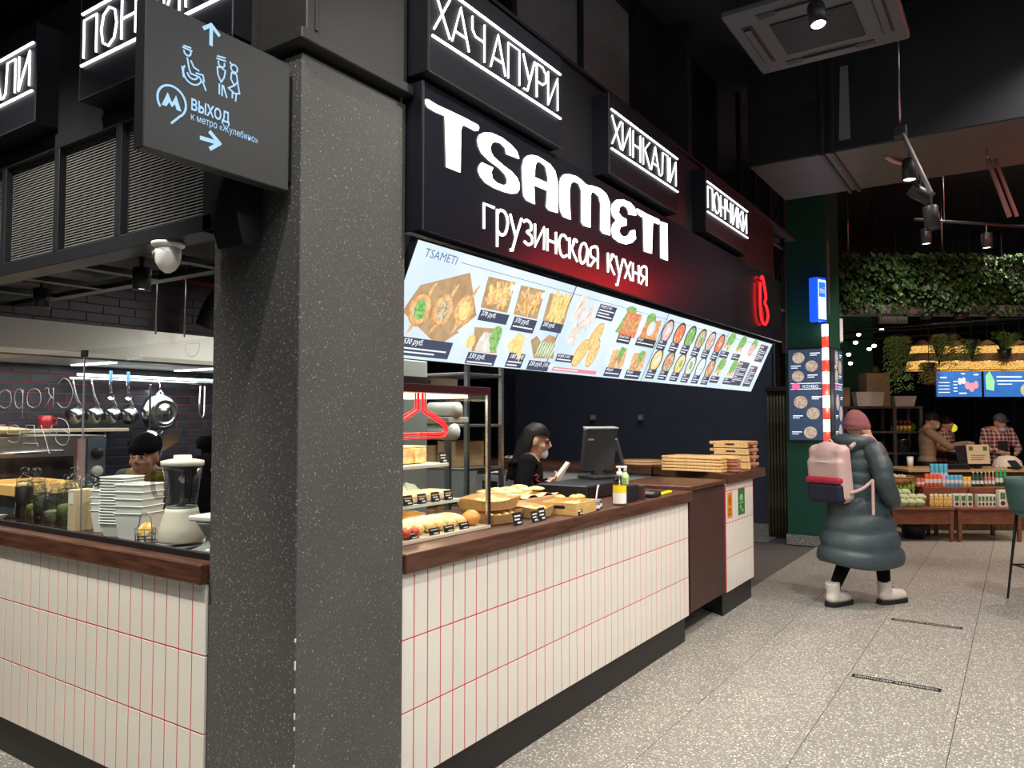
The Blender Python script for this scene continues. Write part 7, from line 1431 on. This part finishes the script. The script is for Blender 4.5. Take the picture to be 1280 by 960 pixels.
# coat loft: (z, half width x, half depth y, centre y); horizontal puffs between stitch lines
PR = [(.36, .30, .37, .03), (.50, .285, .345, .025), (.64, .265, .30, .02), (.78, .235, .245, .01), (.91, .21, .205, 0), (1.03, .195, .175, -.005), (1.14, .19, .165, -.01), (1.24, .195, .155, -.01), (1.33, .17, .13, -.01), (1.385, .10, .10, -.005)]
q = MB(); n = 40; ring = []; S_ = 6
for i in range(len(PR) - 1):
    a, b = PR[i], PR[i + 1]
    for j in range(S_ + (1 if i == len(PR) - 2 else 0)):
        t = j / S_; pf = 1 + .075 * (math.sin(math.pi * t) ** .5 if 0 < t < 1 else 0); z, rx, ry, cy = [a[k] + (b[k] - a[k]) * t for k in range(4)]
        ring.append([(rx * pf * math.cos(w_) * (1 + .02 * math.sin(5 * w_ + i * 2.1)), cy + ry * pf * math.sin(w_) * (1 + .02 * math.sin(4 * w_ + i)), z + .012 * math.sin(3 * w_ + i * 1.3) - (.05 * math.cos(w_ - .6) * max(0, .6 - z))) for w_ in [2 * math.pi * k / n for k in range(n)]])
vs_ = [p for r in ring for p in r]; q.add(vs_, [(j * n + k, j * n + (k + 1) % n, (j + 1) * n + (k + 1) % n, (j + 1) * n + k) for j in range(len(ring) - 1) for k in range(n)] + [list(range(n))[::-1]], sm=True)
q.build('coat', m_coat, e)
def sleeve(P_, r0, r1, nm='sleeve'):
    cv = catmull(P_, 10); rs = []
    for i in range(len(cv)): t = i / (len(cv) - 1); rs.append((r0 + (r1 - r0) * t) * (1 + .10 * abs(math.sin(t * math.pi * 5)) ** .7))
    MB().tube(cv, rs, 16).build(nm, m_coat, e)
sleeve([(.15, -.01, 1.33), (.245, -.03, 1.20), (.285, -.04, 1.06), (.27, .05, .94), (.22, .15, .87)], .088, .062); sleeve([(-.15, -.01, 1.33), (-.24, -.02, 1.20), (-.275, .0, 1.06), (-.25, .08, .94), (-.2, .16, .88)], .088, .062)
q = MB(); q.tube([(.125 * math.cos(R(a)), -.035 + .125 * math.sin(R(a)), 1.385 + .02 * math.cos(R(a + 90)) - .02) for a in range(0, 360, 15)], .06, 12, closed=True); q.ell((0, -.13, 1.36), (.135, .085, .085), 18, 10); q.build('hood', m_coat, e)
m_rose = mat('rose_knit', (.30, .10, .105), .9, bump=(140, .5)); cap_shell(e, A, 'rose_beanie', m_rose, .03, 1.15, 1.35, .9, ribs=1); q = MB(A); q.lathe([(.094, -.012), (.100, -.004), (.101, .030), (.095, .040)], 26, M=T(0, -.016, .02, rx=R(-10)) @ Matrix.Diagonal((.95, 1.16, 1, 1)), cap=False); q.build('beanie_fold', m_rose, e)
q = MB(A); m_bl = mat('hair_blonde', (.42, .24, .10), .5)
for k in range(10): a = R(-40 + 12 * k); q.tube([(.085 * math.cos(a), .02 + .075 * math.sin(a) * .6, .0), (.095 * math.cos(a), .045 + .07 * math.sin(a) * .6, -.07), (.10 * math.cos(a), .06 + .06 * math.sin(a) * .6, -.16)], [.013, .014, .008], 6)
q.build('blonde_hair', m_bl, e); eyes(e, A)
m_boot = mat('white_boot', (.72, .66, .58), .5); m_sole = mat('black_sole', (.012, .012, .012), .6)
for S_ in 'RL':
    an, to = J['an' + S_], J['to' + S_]; sl = 0.0 if S_ == 'R' else 0.0
    q = MB(); q.tube([(an.x, an.y - .012, .20), (an.x, an.y - .006, .14), (an.x, an.y, .075)], [.062, .056, .056], 16); q.ell((an.x, an.y, .075), .056, 14, 9); limb(q, [(an.x, an.y - .02, .07), (to.x, to.y + .02, .062)], [.052, .047]); link('boot', remesh(q, .009, 'boot', [m_boot], lambda c: 0, 5), e)
    d = (Vector((to.x, to.y + .02, 0)) - Vector((an.x, an.y - .02, 0))).normalized(); c0 = Vector((an.x, an.y - .02, 0)); c1 = Vector((to.x, to.y + .02, 0)); q = MB(); pr = []
    sd = Vector((-d.y, d.x, 0))
    for t in range(0, 181, 20): pr.append(c1 + d * .055 * math.sin(R(t)) + sd * .055 * -math.cos(R(t)))
    for t in range(0, 181, 20): pr.append(c0 - d * .062 * math.sin(R(t)) + sd * .058 * math.cos(R(t)))
    q.prism([(p.x, p.y) for p in pr], 0.0, .034); q.build('boot_sole', m_sole, e)
    q = MB(); a_ = an + V(0, .045, 0)
    for k in range(4): q.tube([(an.x - .03, an.y + .055 + .006 * k, .175 - .028 * k), (an.x + .03, an.y + .055 + .006 * k, .165 - .028 * k)], .004, 6)
    q.build('laces', m_sole, e)
# backpack
bp_ = empty('backpack', (wl_[0], wl_[1], 0), WH - math.pi / 2, 'pale pink backpack with red stripe and navy lower pocket', 'backpack'); m_pk = mat('pale_pink', (.62, .42, .40), .6, bump=(60, .1)); m_nv = mat('navy_cloth', (.012, .012, .035), .7); m_rd = mat('red_cloth', (.45, .02, .05), .6)
M_ = T(-.03, -.285, 1.115, rx=R(7), rz=R(4)); q = MB(M_); q.box((0, 0, 0), (.34, .15, .48), .055); q.ell((0, -.01, .13), (.16, .085, .14), 18, 12); q.box((0, -.045, -.04), (.335, .12, .36), .05); link('pack_body', remesh(q, .011, 'pack_body', [m_pk, m_nv, m_rd], lambda c: 0, 4), bp_)
q = MB(M_); q.box((0, -.085, -.145), (.32, .09, .17), .03); link('lower_pocket', remesh(q, .010, 'lower_pocket', [m_nv], lambda c: 0, 3), bp_, label='navy lower pocket'); q = MB(M_); q.box((0, -.086, -.04), (.325, .09, .055), .02); link('red_stripe', remesh(q, .010, 'red_stripe', [m_rd], lambda c: 0, 2), bp_, label='red band above the pocket')
q = MB(M_); q.tube(catmull([(-.12, -.075, .10), (0, -.115, .115), (.12, -.075, .10)], 6), .005, 6); q.build('zip', m_chalk, bp_); q = MB(M_); q.tube(catmull([(-.03, .03, .24), (0, .03, .28), (.03, .03, .24)], 5), .008, 6); q.build('haul_loop', m_pk, bp_)
for s in (-1, 1): MB().tube(catmull([(s * .10, -.21, 1.33), (s * .12, -.10, 1.41), (s * .125, .02, 1.415), (s * .14, .12, 1.30), (s * .155, .165, 1.15)], 6), .017, 8).build('shoulder_strap', m_pk, bp_)
MB().tube(catmull([(.13, -.27, .96), (.20, -.20, 1.0), (.245, -.12, 1.07)], 5), .014, 6).build('lower_strap', m_pk, bp_); MB().box((.262, -.15, .93), (.012, .028, .28), .003).build('strap_tail', m_pk, bp_)
# ================================================================ small pieces that belong to a part become its sub-parts
SUBS = [('chalk_writing', 'card'), ('handle', 'door'), ('handle', 'jug'), ('blade_shaft', 'jug'), ('screen', 'housing'), ('badge', 'housing'), ('top_edge', 'housing'), ('pump_head', 'pump_collar'),
        ('label_band', 'bottle'), ('label_band', 'can_body'), ('label_band', 'bottle_body'), ('cap', 'bottle_body'), ('key', 'body'), ('pupil', 'eye'), ('laces', 'boot'), ('boot_sole', 'boot'),
        ('beanie_fold', 'rose_beanie'), ('beanie_fold', 'black_beanie'), ('mask_strap', 'face_mask'), ('cap_visor', 'cap_crown'), ('hat_crown', 'black_hat'), ('zip', 'pack_body'), ('haul_loop', 'pack_body'),
        ('red_stripe', 'lower_pocket'), ('dial', 'control_panel'), ('louvre', 'vent_slot'), ('hand_slot', 'tray_body'), ('tape', 'carton_body'), ('icing', 'cake'), ('cream_layer', 'cake'),
        ('green_print', 'carton_body'), ('brown_print', 'carton_body'), ('hanging_hole', 'handle'), ('lid_flap', 'box_body'), ('sticker_print', 'orange_sticker'), ('crimp', 'bag'), ('nozzle', 'bottle'), ('lens', 'can'), ('hole', 'web')]
def base(n): return n.rsplit('.', 1)[0] if n[-3:].isdigit() and '.' in n else n
for rn_, kids in list(KIDS.items()):
    if bpy.data.objects[rn_].parent is not None: continue
    for sub_, part_ in SUBS:
        ss = [k for k in kids if base(k.name) == sub_ and k.parent.name == rn_]; pp = [k for k in kids if base(k.name) == part_ and k.parent.name == rn_]
        if not ss or not pp: continue
        for i, s in enumerate(ss): s.parent = pp[min(i * len(pp) // len(ss), len(pp) - 1)]
